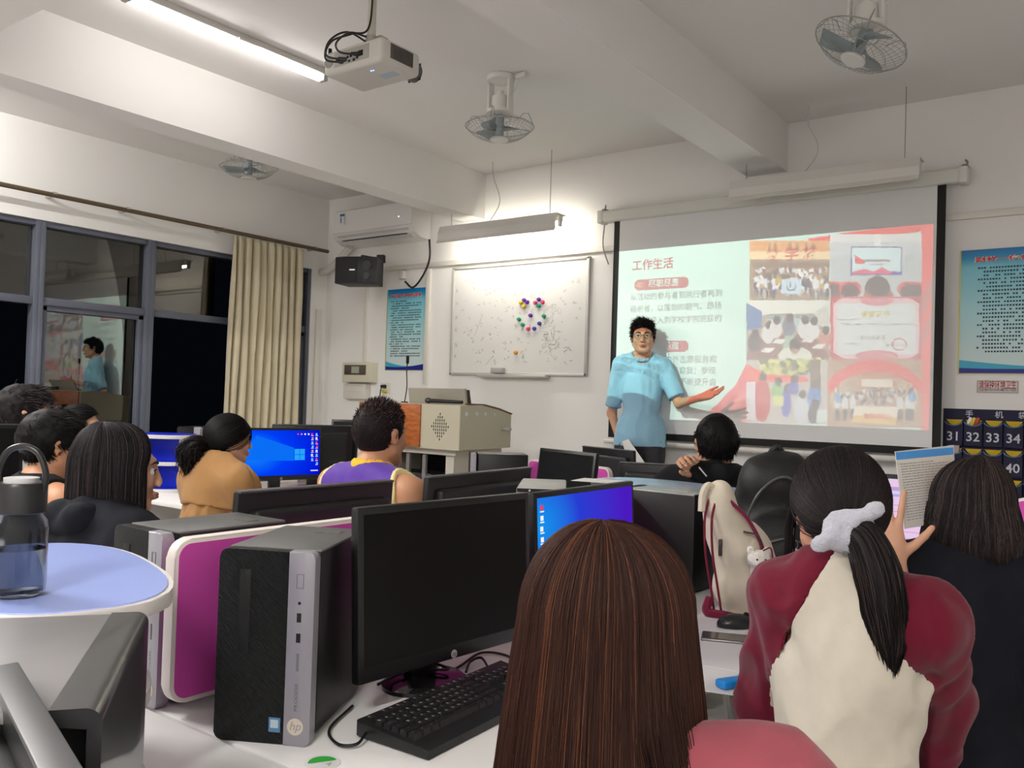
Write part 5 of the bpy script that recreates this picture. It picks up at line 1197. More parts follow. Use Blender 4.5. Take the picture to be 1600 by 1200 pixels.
SKIN = mat('skin', srgb(198, 150, 122), .48, spec=.4, sss=.06, noise=.04, nscale=30)
SKIN2 = mat('skin_tan', srgb(188, 138, 106), .48, spec=.4, sss=.06, noise=.04, nscale=30)
EYEW = mat('eye_white', (.72, .70, .68), .2); IRIS = mat('iris', (.02, .012, .01), .15)
def hair_mat(name): return mat(name, (.02, .02, .02), .55, spec=.12, attr='tint')
HAIRM = hair_mat('hair'); 
def strands(name, P, rad, cols, parent, center=None):
    "P: N x n x 3 paths, rad: n or N x n, cols: N x 3 (linear); one mesh of tapering three-sided strands"
    P = np.asarray(P, float); N, n, _ = P.shape; T = np.gradient(P, axis=1); T /= np.linalg.norm(T, axis=2, keepdims=True)+1e-9
    ref = P-(np.zeros(3) if center is None else np.asarray(center)); Nn = ref-T*(ref*T).sum(2, keepdims=True); Nn /= np.linalg.norm(Nn, axis=2, keepdims=True)+1e-9; Bn = np.cross(T, Nn)
    rad = np.broadcast_to(np.asarray(rad, float), (N, n))[..., None]; ang = (PI/2, PI/2+2*PI/3, PI/2+4*PI/3)
    V = np.stack([P+(Bn*math.cos(a)+Nn*math.sin(a))*rad for a in ang], 2).reshape(-1, 3)
    b = (np.arange(N)[:, None]*n+np.arange(n-1)[None])*3; b = b.ravel(); Fs = [np.stack([b+i, b+(i+1) % 3, b+3+(i+1) % 3, b+3+i], 1) for i in range(3)]
    o = raw(name, V, np.concatenate(Fs), HAIRM, parent)
    ca = o.data.color_attributes.new('tint', 'FLOAT_COLOR', 'POINT'); c = np.repeat(np.concatenate([cols, np.ones((N, 1))], 1), n*3, 0).astype(np.float32); ca.data.foreach_set('color', c.ravel())
    return o
def tint_mesh(o, col):
    ca = o.data.color_attributes.new('tint', 'FLOAT_COLOR', 'POINT'); n = len(o.data.vertices); ca.data.foreach_set('color', np.tile(np.array([*col, 1], np.float32), n)); return o
def hair_cols(rg, N, base, var=.25, hi=None, phi=0.0):
    b = np.array(base)[None]*(1+rg.normal(0, var, (N, 1))).clip(.3, 2)
    if hi is not None: k = (rg.random((N, 1)) < phi); b = np.where(k, np.array(hi)[None]*(1+rg.normal(0, var, (N, 1))).clip(.4, 1.8), b)
    return b.clip(0, 1)

# ------------------------------------------------------------------ head
def RM(yaw=0, pitch=0, roll=0):
    "head turned by yaw (left +), pitched down (+), tilted"
    return np.array(Euler((-pitch, roll, yaw)).to_matrix())
def head_field(F, c, R, k=.014, female=False, ears=True):
    c = np.array(c); W = lambda p: c+R @ np.array(p)
    E = lambda p, r, k_=k, R2=None, op='u': F.ell(W(p), r, R if R2 is None else R @ R2, k_, op)
    Cn = lambda a, b, ra, rb, k_=k: F.cone(W(a), W(b), ra, rb, k_)
    E((0, -.016, .030), (.074, .094, .086), .03); E((0, .022, -.022), (.061, .066, .090), .03)
    jw = .92 if female else 1.0
    E((0, .060, -.094), (.026*jw, .024, .021), .02)
    for s in (-1, 1):
        Cn((s*.054*jw, .004, -.052), (s*.024*jw, .058, -.092), .020, .018, .02); E((s*.038, .058, -.026), (.022, .022, .022), .02); Cn((s*.014, .084, .030), (s*.046, .068, .026), .010, .010, .012)
        E((s*.031, .095, .006), (.017, .014, .012), .010, op='s')
        E((s*.0135, .098, -.034), (.008, .009, .007), .006)
        if ears:
            Re = RM(-s*.35, 0, 0); E((s*.077, -.012, -.002), (.007, .018, .031), .006, Re); E((s*.083, -.016, .012), (.006, .017, .018), .005, Re); E((s*.085, -.006, -.001), (.006, .008, .013), .004, Re, 's')
    ns = .100 if female else .107; Cn((0, .086, .018), (0, ns, -.026), .0085, .0105 if female else .0125, .010); E((0, ns, -.029), (.0105, .009, .0085), .006)
    E((0, .090, -.058), (.023, .010, .0055), .004); E((0, .089, -.069), (.020, .010, .0065), .004); E((0, .098, -.0632), (.024, .006, .0016), .002, op='s')
    return F
def face_parts(par, c, R, brow=(.02, .016, .015), glasses=False, lips=True):
    c = np.array(c); W = lambda p: Vector(c+R @ np.array(p))
    for s in (-1, 1):
        bm = B(); bmesh.ops.create_uvsphere(bm, u_segments=16, v_segments=10, radius=.0118, matrix=Matrix.Translation(W((s*.031, .0755, .004)))); e = obj('eye', bm, EYEW, par)
        bm = B(); d = R @ np.array([0, 1, 0]); cyl(bm, W((s*.031, .0855, .0035)), W((s*.031, .0876, .0035)), .0066, n=14); obj('iris', bm, IRIS, e)
        bm = B(); tube(bm, [W((s*x, y, z)) for x, y, z in ((.014, .0945, .024), (.026, .0925, .029), (.040, .083, .028), (.049, .073, .022))], [.003, .0036, .003, .0015], 8); obj('eyebrow', bm, mat('brow_hair', brow, .7), par)
        bm = B(); tube(bm, [W((s*x, y, z)) for x, y, z in ((.019, .0885, .0055), (.031, .0905, .0100), (.043, .0835, .0065))], .0016, 6); obj('eyelash', bm, mat('brow_hair', brow, .7), par)
    if lips:
        bm = B(); tube(bm, [W((x, .0985-abs(x)*.35, -.0595+(-.001 if abs(x) < .002 else 0))) for x in (-.022, -.012, -.005, 0, .005, .012, .022)], [.0012, .0034, .0042, .0036, .0042, .0034, .0012], 8); tube(bm, [W((x, .097-abs(x)*.35, -.0675)) for x in (-.020, -.010, 0, .010, .020)], [.0014, .004, .0048, .004, .0014], 8); obj('lips', bm, mat('lip', srgb(165, 92, 84), .4), par)
    if glasses:
        g = B()
        for s in (-1, 1):
            tube(g, [W((s*.033+.0235*math.cos(t), .101, .004+.019*math.sin(t))) for t in np.linspace(0, 2*PI, 28, endpoint=False)], .0014, 6, closed=True)
            tube(g, [W((s*.0565, .100, .008)), W((s*.072, .085, .010)), W((s*.081, .0, .010)), W((s*.080, -.02, -.004))], .0015, 6)
        tube(g, [W((-.0095, .103, .007)), W((0, .106, .010)), W((.0095, .103, .007))], .0014, 6)
        gl = obj('glasses', g, mat('glasses_frame', (.02, .02, .02), .3), par)

# ------------------------------------------------------------------ hands
def hand_field(F, M, side, curl=(.25, .3, .3, .35), spread=.0, thumb=(.55, .25), k=.006, sc=1.0):
    """M: 4x4 numpy frame at the wrist: x to the thumb side, y to the fingers, z out of the back of the hand"""
    W = lambda p: M[:3, 3]+M[:3, :3] @ (np.array(p)*sc)
    kn = [(.0265, .086, .002), (.009, .091, .004), (-.009, .087, .003), (-.0255, .078, .0)]; L = [(.043, .026, .020), (.047, .030, .021), (.044, .028, .021), (.034, .021, .018)]
    F.ell(W((0, .045, 0)), np.array((.036, .047, .0135))*sc, M[:3, :3], .012)
    F.cone(W((0, -.015, 0)), W((.004, .03, 0)), .0235*sc, .021*sc, .015)
    for i in range(4):
        F.cone(W((kn[i][0]*.5, .012, 0)), W(kn[i]), .015*sc, .0105*sc, .010)
        p = np.array(kn[i]); a = 0.0; sp = spread*(1.5-i)/1.5; r = (.0092, .0094, .0088, .0078)[i]
        for j in range(3):
            a += curl[i]*(1.0 if j == 0 else 1.15); d = np.array([math.sin(sp)*math.cos(a), math.cos(sp)*math.cos(a), -math.sin(a)]); q = p+d*L[i][j]
            F.cone(W(p), W(q), r*sc*(1-.07*j), r*sc*(1-.07*(j+1)), .003); p = q
    p = np.array((.018, .018, -.006)); az, dn = thumb
    for j, (l, r0, r1) in enumerate(((.042, .015, .0115), (.034, .0112, .0098), (.026, .0098, .008))):
        b = az-(.12*j); d = np.array([math.sin(b)*math.cos(dn), math.cos(b)*math.cos(dn), -math.sin(dn)]); q = p+d*l; F.cone(W(p), W(q), r0*sc, r1*sc, .008 if j == 0 else .003); p = q
    return F
def hand_frame(wr, fingers, back, side):
    "side: +1 right hand, -1 left; back = direction out of the back of the hand"
    y = np.array(fingers, float); y /= np.linalg.norm(y); z = np.array(back, float); z -= y*(z@y); z /= np.linalg.norm(z); x = np.cross(y, z)
    # right hand, fingers +y, back +z: the thumb lies on -x
    x = -x if side > 0 else x
    M = np.eye(4); M[:3, 0], M[:3, 1], M[:3, 2], M[:3, 3] = x, y, z, np.array(wr); return M
# ------------------------------------------------------------------ hair
SC_C, SC_R = np.array((0, -.014, .026)), np.array((.079, .102, .092))
BLK = srgb(30, 26, 27); BLK2 = srgb(22, 20, 21)
def head_grid(c, h=.0045, m=.17): c = np.array(c); return Grid(c-m, c+m, h)
def local_coords(g, c, R):
    X = np.stack(np.meshgrid(*g.ax, indexing='ij'), -1)-np.array(c); return X @ R
MEN = ([-.12, -.06, -.035, -.012, .012, .030, .05, .075, .12], [-.078, -.075, -.05, .012, -.012, .0, .045, .062, .07])
def hair_cap(par, c, R, base, grow=(.012, .012, .016), line=MEN, noise=.004, seed=0, name='hair'):
    g = head_grid(c); L = local_coords(g, c, R); r = SC_R+np.array(grow); p = L-SC_C
    k0 = np.sqrt(((p/r)**2).sum(-1)); k1 = np.sqrt(((p/r**2)**2).sum(-1))+1e-9; V = k0*(k0-1)/k1
    cut = np.interp(L[..., 1], line[0], line[1])-L[..., 2]; V = np.maximum(V, cut*.7)
    nz_ = vnoise(L.reshape(-1, 3)*55, seed).reshape(V.shape); V = V+noise*nz_
    f = Field.__new__(Field); f.g = g; f.V = V.astype(np.float32)
    return tint_mesh(skin_mesh(name, f, HAIRM, par, it=1), base)
def short_hair(par, c, R, base, N=2200, ln=.035, comb=(0, .2, -.35), grow=(.010, .010, .014), line=MEN, rad=.0013, seed=1, up=.8, curl=0.0, hi=None, phi=0.0, toplen=1.0, noise=.004):
    cap = hair_cap(par, c, R, np.array(base)*.8, grow, line, noise, seed); rg = np.random.default_rng(seed)
    d = rg.normal(size=(N*4, 3)); d /= np.linalg.norm(d, axis=1, keepdims=True); r = SC_R+np.array(grow)*.85; p = SC_C+d*r
    ok = p[:, 2] > np.interp(p[:, 1], line[0], line[1])+.002; p, d = p[ok][:N], d[ok][:N]; N = len(p); nrm = d/r; nrm /= np.linalg.norm(nrm, axis=1, keepdims=True)
    clump = np.stack([vnoise(p*38, seed+k) for k in (2, 3, 4)], 1)
    dr = nrm*up+np.array(comb)+clump*.55+rg.normal(0, .12, (N, 3)); dr /= np.linalg.norm(dr, axis=1, keepdims=True)
    l = ln*(.55+.6*rg.random((N, 1)))*(1+(toplen-1)*np.clip((p[:, 2:3]-.05)/.05, 0, 1)); n = 5; t = np.linspace(0, 1, n)[None, :, None]
    P = (p-nrm*.006)[:, None]+dr[:, None]*l[:, None]*t+np.array(comb)[None, None]*l[:, None]*.45*t**2
    if curl: P = P+curl*np.sin(t*5+rg.random((N, 1, 1))*6.28)*rg.normal(size=(N, 1, 3))*t
    P = np.array(c)+P @ R.T; o = strands('hair_strands', P, rad*np.array([1, 1, .9, .7, .2]), hair_cols(rg, N, base, .3, hi, phi), cap, c); return cap
def long_hair(par, c, R, base, N=3000, drop=.3, a=.092, b=.112, ct=.112, open_half=48, flare=.0, taper=.0, hi=None, phi=0.0, seed=1, rad=.0011, wave=.004, part=.0, droop=None, dvar=.12, hang=(0, 0, -1), clumps=150, ctr=(0, -.014, .018), crown=-.3, shell_k=.985, front_part=False, push=None, cl_k=1.0, cvar=.35):
    rg = np.random.default_rng(seed); c = np.array(c, float); hang = np.array(hang, float)
    C0 = np.array(ctr); nt_, nd = 9, 16
    def path(ph, th0, dl, lay):
        N_ = len(ph); A_ = np.stack([a*np.cos(ph), b*np.sin(ph), np.full(N_, ct)], 1)*lay[:, None]
        th = th0[:, None]+(PI/2-th0[:, None])*np.linspace(0, 1, nt_)[None]
        off = crown*.1
        q = np.stack([A_[:, None, 0]*np.sin(th), A_[:, None, 1]*np.sin(th)+off*np.cos(th)*(1-np.sin(th)), A_[:, None, 2]*np.cos(th)], -1)+C0
        if front_part:      # parting along the middle of the head: start points spread forward along the crown line
            w_ = np.clip(np.sin(ph), 0, 1)[:, None]*np.cos(th); q[..., 1] += .055*w_*1.0; q[..., 0] += .012*np.sign(np.cos(ph))[:, None]*np.cos(th)
        q = c+q @ R.T
        s = np.linspace(0, 1, nd+1)[1:]; dn = dl[:, None]*s[None]
        rd = np.stack([np.cos(ph)*a, np.sin(ph)*b, np.zeros(N_)], 1); rd = rd/np.linalg.norm(rd, axis=1, keepdims=True) @ R.T
        f = flare*np.sin(np.clip(dn/drop, 0, 1)*PI*.5)-taper*(dn/drop)**2
        e = q[:, -1:]+hang[None, None]*dn[..., None]+rd[:, None]*f[..., None]
        if push is not None: e = push(e)
        return np.concatenate([q, e], 1)
    lo, hi_ = math.radians(90+open_half), math.radians(450-open_half)
    # smooth under-layer
    ns = 64; ph = np.linspace(lo, hi_, ns); S = path(ph, np.full(ns, .02), np.full(ns, drop*.97), np.full(ns, shell_k)); n = S.shape[1]
    i = (np.arange(ns-1)[:, None]*n+np.arange(n-1)[None]).ravel(); cap = raw('hair', S.reshape(-1, 3), np.stack([i, i+1, i+n+1, i+n], 1), HAIRM, par); tint_mesh(cap, np.array(base)*.75)
    sm_ = cap.modifiers.new('t', 'SOLIDIFY'); sm_.thickness = .004; sm_.offset = -1
    ck = rg.uniform(lo, hi_, clumps); cl = rg.integers(0, clumps, N); sp = rg.normal(0, .05, N); ph = np.clip(ck[cl]+sp, lo-.03, hi_+.03); cw = rg.normal(0, 1, (clumps, 3))
    th0 = np.abs(rg.normal(0, .20, N)); lay = 1+rg.uniform(-.035, .012, N)+.010*cw[cl, 0]*.6; dl = drop*(1+rg.normal(0, dvar, N)+.06*cw[cl, 1]).clip(.5, 1.25)
    P = path(ph, th0, dl, lay); n = P.shape[1]; t = np.linspace(0, 1, n)
    rd = np.cross(np.array([0, 0, 1.0]), (P[:, -1]-c)); rd /= np.linalg.norm(rd, axis=1, keepdims=True)+1e-9
    wv = np.sin(t[None]*(5+3*cw[cl, 2:3])+cw[cl, 0:1]*3)*wave*t[None]*(1+.8*rg.normal(size=(N, 1)))+ (rg.normal(0, .004, (N, 1))*t[None]**2)
    P = P+rd[:, None]*wv[..., None]
    # strands in one clump draw together towards their tips
    cm = np.zeros((clumps, n, 3)); cc = np.bincount(cl, minlength=clumps).clip(1); np.add.at(cm, cl, P); cm /= cc[:, None, None]; k = (.45*t**1.5)[None, :, None]; P = P*(1-k*cl_k)+cm[cl]*k*cl_k
    cols = hair_cols(rg, N, base, .22, hi, phi)*(1+cvar*cw[cl, 0:1].clip(-1.5, 1.5)).clip(.4, 1.7)
    strands('hair_strands', P, rad*(np.interp(t, [0, .1, .8, 1], [.6, 1, .9, .15])), cols.clip(0, 1), cap, c-np.array([0, 0, .05])); return cap
def tied_hair(par, c, R, base, tie=(0, -.112, -.005), N=2200, seed=3, rad=.0012, line=None, hi=None, phi=0.0, grow=(.010, .010, .012)):
    line = line or ([-.12, -.07, -.04, -.012, .02, .045, .07, .12], [-.085, -.082, -.055, .012, .022, .045, .066, .074])
    cap = hair_cap(par, c, R, np.array(base)*.8, grow, line, .0015, seed); rg = np.random.default_rng(seed); d = rg.normal(size=(N*4, 3)); d /= np.linalg.norm(d, axis=1, keepdims=True); r = SC_R+np.array(grow)
    p = SC_C+d*r; ok = p[:, 2] > np.interp(p[:, 1], line[0], line[1])-.004; d = d[ok][:N]; N = len(d)
    tv = (np.array(tie)-SC_C)/r; tv /= np.linalg.norm(tv); n = 12; t = np.linspace(0, 1, n)[None, :, None]
    om = np.arccos(np.clip(d @ tv, -.999, .999))[:, None, None]; D = (np.sin((1-t)*om)*d[:, None]+np.sin(t*om)*tv)/np.sin(om)
    P = SC_C+D*((r+.0022)*(1+.010*rg.random((N, 1))))[:, None]*(1+.02*np.sin(t*PI)); P = np.array(c)+P @ R.T
    strands('hair_strands', P, rad*np.interp(np.linspace(0, 1, n), [0, .15, 1], [.3, 1, .9]), hair_cols(rg, N, base, .3, hi, phi), cap, c); return cap
def ponytail(par, ctrl, radii, base, N=900, seed=5, rad=.0012, wave=.003, hi=None, phi=0.0, flat=.8, name='ponytail'):
    rg = np.random.default_rng(seed); C_ = np.array([list(v) for v in arcpts(ctrl, 6)]); n = len(C_); t = np.linspace(0, 1, n); rr = np.interp(t, np.linspace(0, 1, len(radii)), radii)
    T = np.gradient(C_, axis=0); T /= np.linalg.norm(T, axis=1, keepdims=True); X = np.cross(T, np.array([.0, 1.0, .001])); X /= np.linalg.norm(X, axis=1, keepdims=True)+1e-9; Y = np.cross(T, X)
    bm = B(); tube(bm, C_, [max(.001, q*.8) for q in rr], 14); cap = obj(name, bm, HAIRM, par); tint_mesh(cap, np.array(base)*.7)
    a = rg.uniform(0, 2*PI, N); q = np.sqrt(rg.random(N))*.98; ln = .72+.33*rg.random(N)
    tt = np.clip(t[None]*ln[:, None], 0, 1); f = lambda Z: np.stack([np.interp(tt, t, Z[:, k]) for k in range(3)], -1)
    R_ = np.interp(tt, t, rr); P = f(C_)+f(X)*(np.cos(a)[:, None]*q[:, None]*R_)[..., None]+f(Y)*(np.sin(a)[:, None]*q[:, None]*R_*flat)[..., None]
    P = P+wave*np.sin(t[None, :, None]*rg.uniform(5, 12, (N, 1, 1))+rg.random((N, 1, 1))*6)*rg.normal(size=(N, 1, 3))*t[None, :, None]
    strands('hair_strands', P, rad*np.interp(t, [0, .85, 1], [1, .9, .2]), hair_cols(rg, N, base, .32, hi, phi), cap, C_.mean(0)+np.array([0, .03, 0])); return cap

# ------------------------------------------------------------------ figures
class Fig: pass
def figure(label, head, dist, face, look=None, lean=.03, pitch=0.0, roll=0.0, sw=1.0, standing=False, female=False, z0=0.0, tall=None, group=None, tilt=0.0):
    """head: pixel of the head's centre, dist: its distance; face / look: ground points the body and the head turn to"""
    J = Fig(); Hw = at_d(head[0], head[1], dist) if not standing else at_y(head[0], head[1], dist)
    rz = math.atan2(-(face[0]-Hw.x), face[1]-Hw.y); look = look or face; rl = math.atan2(-(look[0]-Hw.x), look[1]-Hw.y); yaw = (rl-rz+PI) % (2*PI)-PI
    if standing: hz, hy = 1.625, .03
    else: hz, hy = 1.172-lean*.22, .03+lean
    s = (Hw.z-z0)/hz if tall is None else tall; J.s = s; J.lean = lean; J.sw = sw; J.standing = standing
    d = (Vector((-math.sin(rz), math.cos(rz), 0))*hy+Vector((math.cos(rz), math.sin(rz), 0))*tilt)*s
    J.par = thing('person', label, 'person', (Hw.x-d.x, Hw.y-d.y, z0), rz, group); J.par.scale = (s, s, s)
    J.Mi = (Matrix.Translation(J.par.location) @ Matrix.Rotation(rz, 4, 'Z') @ Matrix.Scale(s, 4)).inverted()
    J.knee = .41; J.rz = rz; J.Hc = np.array((tilt, hy, hz)); J.R = RM(yaw, pitch, roll); J.female = female
    l = lean
    if standing:
        J.P = np.array((0, 0, .95)); J.W = np.array((0, 0, 1.10)); J.C = np.array((0, .0, 1.27)); J.shz = 1.425; J.N = np.array((0, -.005, 1.49)); sy = -.01
    else:
        J.P = np.array((0, -.02, .52)); J.W = np.array((0, l*.3-.01, .70)); J.C = np.array((0, l*.65, .875)); J.shz = .985-l*.12; J.N = np.array((0, l*.9-.01, 1.045-l*.17)); sy = l*.85-.01
    J.N[0] += tilt*.6; J.P = J.P+np.array((-tilt*.3, 0, 0))
    J.S = {1: np.array((.172*sw, sy, J.shz)), -1: np.array((-.172*sw, sy, J.shz))}; J.sy = sy
    z = J.shz
    J.E = {k: np.array((k*.225*sw, sy+.05, z-.26)) for k in (1, -1)}; J.Wr = {k: np.array((k*.13, sy+.22, z-.36)) for k in (1, -1)}
    J.hand = {k: dict(f=(-k*.3, 1, -.05), b=(0, .1, 1)) for k in (1, -1)}
    return J
def to_local(J, w_): v = J.Mi @ Vector(w_); return np.array(v)
def torso(F, J, g=0.0, k=.05):
    q = J.sw; nf = .93 if J.female else 1.0
    F.ell(J.P, np.array((.158*q, .112, .135))+g, None, k); F.ell(J.W, np.array((.132*q*nf, .098, .15))+g, None, k); F.ell(J.C, np.array((.150*q*nf, .106, .165))+g, None, k)
    F.cone(J.S[-1]*np.array((.85, 1, 1)), J.S[1]*np.array((.85, 1, 1)), .052+g, .052+g, k)
    for s in (-1, 1): F.cone(J.N+np.array((s*.02, -.012, .0)), J.S[s]*np.array((.82, 1, 1))+np.array((0, -.008, .012)), .040+g, .038+g, k)
    return F
def arm(F, J, s, g=0.0, upto=2.0, k=.02, r=(.050, .040, .037, .026)):
    S, E, W = J.S[s], J.E[s], J.Wr[s]; q = J.sw
    if upto >= 1: F.cone(S, E, r[0]*q+g, r[1]*q+g, k)
    else: F.cone(S, S+(E-S)*upto, r[0]*q+g, (r[0]+(r[1]-r[0])*upto)*q+g, k)
    if upto > 1: F.cone(E, E+(W-E)*min(1, upto-1), r[2]*q+g, (r[2]+(r[3]-r[2])*min(1, upto-1))*q+g, k)
    return F
def legs(F, J, g=0.0, k=.03):
    for s in (-1, 1):
        if J.standing: A_, K_, N_ = (s*.085, 0, .90), (s*.09, .01, .50), (s*.10, -.01, .09)
        else: A_, K_, N_ = (s*.085, .03, .50), (s*.12, J.knee, .49), (s*.11, J.knee-.02, .09)
        F.cone(A_, K_, .082+g, .056+g, k); F.cone(K_, N_, .054+g, .036+g, k)
    return F
def bounds(J, m=.16, zlo=None):
    P = np.array([J.P, J.W, J.Hc, J.S[1], J.S[-1], J.E[1], J.E[-1], J.Wr[1], J.Wr[-1], J.P+np.array((0, .45, -.4)) if not J.standing else J.P-np.array((0, 0, .95))])
    lo, hi = P.min(0)-m, P.max(0)+m; lo[2] = max(lo[2], 0.0 if zlo is None else zlo); return lo, hi
def build_body(J, h=.008, skin=SKIN, hands=True, ears=True, brow=(.02, .016, .015), glasses=False, face=True, headonly=False):
    lo, hi = bounds(J, .2, .42 if not J.standing else .0); g = Grid(lo, hi, h); F = Field(g)
    torso(F, J)
    F.cone(J.N+np.array((0, -.01, -.03)), J.Hc+J.R @ np.array((0, -.022, -.06)), .058*(.9 if J.female else 1.03), .052*(.9 if J.female else 1.03), .03)
    for s in (1, -1):
        arm(F, J, s)
        if hands:
            hd = J.hand[s]; M = hand_frame(J.Wr[s], hd['f'], hd['b'], s); hand_field(F, M, s, hd.get('curl', (.3, .35, .4, .45)), hd.get('spread', .08), hd.get('thumb', (.6, .3)))
    if J.standing: legs(F, J)
    head_field(F, J.Hc, J.R, female=J.female, ears=ears)
    b = skin_mesh('body', F, skin, J.par, it=1)
    if face: face_parts(b, J.Hc, J.R, brow, glasses)
    return b
def cloth_grid(J, h=.009, m=.2): lo, hi = bounds(J, m, .40 if not J.standing else .6); return Grid(lo, hi, h)
def neck_cut(F, J, r=.064, dz=0.0, fwd=.012):
    F.cone(J.N+np.array((0, fwd, -.012+dz)), J.N+np.array((0, fwd+.05, .14)), r, r+.02, .012, 's'); return F
def tee(J, m, name='shirt', sleeve=.62, g=.014, h=.009, wrinkle=.006, seed=0, k=.05, nr=.064, sg=.016, hem=True, **kw):
    F = Field(cloth_grid(J, h)); torso(F, J, g, k)
    for s in (1, -1): arm(F, J, s, sg, sleeve, .035)
    if sleeve < 1:
        for s in (1, -1): sleeve_cut(F, J, s, sleeve-.02)
    neck_cut(F, J, nr)
    return skin_mesh(name, F, m, J.par, wrinkle, seed=seed, **kw)
def sleeve_cut(F, J, s, frac):
    "flat sleeve end at a fraction of the upper arm"
    S, E = J.S[s], J.E[s]; d = (E-S)/np.linalg.norm(E-S); p = S+(E-S)*frac; X = [F.g.coord(i)-p[i] for i in range(3)]
    t = X[0]*d[0]+X[1]*d[1]+X[2]*d[2]; r = np.sqrt(np.maximum(X[0]**2+X[1]**2+X[2]**2-t*t, 0)); F.V = np.maximum(F.V, np.minimum(t, .10-r).astype(np.float32)); return F
def trousers(J, m, h=.012):
    lo, hi = bounds(J, .12); hi[2] = J.P[2]+.16; g = Grid(lo, hi, h); F = Field(g); F.ell(J.P, np.array((.165*J.sw, .122, .13)), None, .04); legs(F, J, .012); skin_mesh('trousers', F, m, J.par, .004, seed=3)
    for s in (-1, 1):
        y0 = -.06 if J.standing else J.knee-.08; x = s*(.10 if J.standing else .11); bm = B(); box(bm, (x, y0+.11, .045), (.095, .26, .08), bev=.03, seg=3); obj('shoe', bm, mat('shoe_dark', (.06, .06, .065), .5), J.par)
def stool(J, label):
    s = J.s; p = J.par.location; h = (J.P[2]-.148)*s
    t = thing('stool', label, 'stool', (p.x, p.y-.0, 0), J.rz, 'stools under the students')
    bm = B(); lathe(bm, [(0, h), (.15, h), (.16, h-.01), (.16, h-.03), (0, h-.03)], 32); obj('seat', bm, mat('stool_blue', srgb(40, 60, 120), .5), t)
    for k in range(4):
        a = PI/4+k*PI/2; bm = B(); cyl(bm, (.10*math.cos(a), .10*math.sin(a), h-.03), (.17*math.cos(a), .17*math.sin(a), 0), .012, n=10); obj('leg', bm, DLEG, t)
PRES = (-2.85, 5.3)
DARKT = mat('trousers_dark', (.03, .03, .036), .8, bump=.1, bscale=200)
def fabric(name, c, rough=.85, noise=.06, sheen=.15): return mat(name, c, rough, spec=.2, noise=noise, nscale=40, bump=.12, bscale=500, sheen=sheen if max(c) > .05 else 0)

# ---- the presenter
J = figure('person standing before the screen in a pale blue polo shirt, arm held out', (1005, 527), 5.3, (.2, 0), look=(-.3, 0), standing=True, z0=.2, sw=.86)
J.Hc = J.Hc+np.array((0, 0, 0)); s_ = 1/J.s
def wl(J, px_, py_, Y): return to_local(J, at_y(px_, py_, Y))
J.E[-1] = wl(J, 1061, 630, 5.40); J.Wr[-1] = wl(J, 1096, 621, 5.28)
tip = wl(J, 1137, 611, 5.24); J.hand[-1] = dict(f=tip-J.Wr[-1], b=(-.1, -.75, -.65), curl=(.10, .14, .18, .24), spread=.12, thumb=(.75, -.15))
J.E[1] = wl(J, 956, 646, 5.33); J.Wr[1] = wl(J, 967, 686, 5.24); J.hand[1] = dict(f=(-.15, .25, -1), b=(.8, .35, .2), curl=(.55, .6, .65, .7), spread=.02, thumb=(.35, .55))
pb = build_body(J, .0065, glasses=True)
short_hair(J.par, J.Hc, J.R, BLK, N=2600, ln=.026, comb=(.2, .5, -.25), grow=(.004, .006, .016), seed=21, curl=.004, rad=.0015, toplen=1.5, up=.45)
POLO = fabric('polo_blue', srgb(150, 194, 218), .8)
lo, hi = bounds(J, .2, .80); F = Field(Grid(lo, hi, .008)); torso(F, J, .012, .06); F.cone(J.P+np.array((-.07, 0, .05)), J.P+np.array((-.08, .0, -.08)), .092, .10, .05); F.cone(J.P+np.array((.07, 0, .05)), J.P+np.array((.08, .0, -.08)), .092, .10, .05)
for s in (1, -1): arm(F, J, s, .018, .86, .03); sleeve_cut(F, J, s, .84)
neck_cut(F, J, .062); g = F.g; F.V = np.maximum(F.V, (.868-g.coord(2)).astype(np.float32)); skin_mesh('polo_shirt', F, POLO, J.par, .008, seed=2, wf=(12, 12, 7))
F = Field(Grid(J.N-.15, J.N+.15, .005)); F.cone(J.N+np.array((0, .005, -.025)), J.N+np.array((0, .022, .03)), .074, .066, 0); F.cone(J.N+np.array((0, .005, -.07)), J.N+np.array((0, .03, .08)), .063, .058, .004, 's'); F.V = np.maximum(F.V, (np.abs(F.g.coord(2)-J.N[2]+.004+F.g.coord(1)*.3)-.014).astype(np.float32)); skin_mesh('collar', F, POLO, J.par)
for s in (1, -1):
    S, E = J.S[s], J.E[s]; p = S+(E-S)*.83; d = (E-S)/np.linalg.norm(E-S); bm = B(); a_, b_, _ = basis(Vector(d)); tube(bm, [Vector(p)+(a_*math.cos(t)+b_*math.sin(t))*.0535 for t in np.linspace(0, 2*PI, 24, endpoint=False)], .004, 6, closed=True); obj('cuff', bm, mat('cuff_blue', srgb(96, 128, 160), .7), J.par)
trousers(J, DARKT, .011)
pp = J.par; hw = (J.Mi.inverted() @ Vector(J.Wr[1]+np.array((-.02, .03, -.06))))
for i, (a_, l) in enumerate(((0.0, 'white folded sheet in the lowered hand of the presenter, front one'), (.22, 'white folded sheet in the lowered hand of the presenter, rear one'))):
    bm = B(); c0 = at_y(972, 690, 5.2-.02*i); c1 = at_y(982, 686, 5.2-.02*i); c2 = at_y(1008, 724, 5.18-.02*i); c3 = at_y(990-6*i, 730, 5.2-.02*i)
    pts = [c0, c1, c2, c3]; q = [v+Vector((0, .0015, 0)) for v in pts]; vs_ = [bm.verts.new(v) for v in pts+q]
    for f in ((0, 1, 2, 3), (7, 6, 5, 4), (0, 4, 5, 1), (1, 5, 6, 2), (2, 6, 7, 3), (3, 7, 4, 0)): bm.faces.new([vs_[k] for k in f])
    tag(obj('paper_sheet', bm, MATS['paper_white']), l, 'paper')
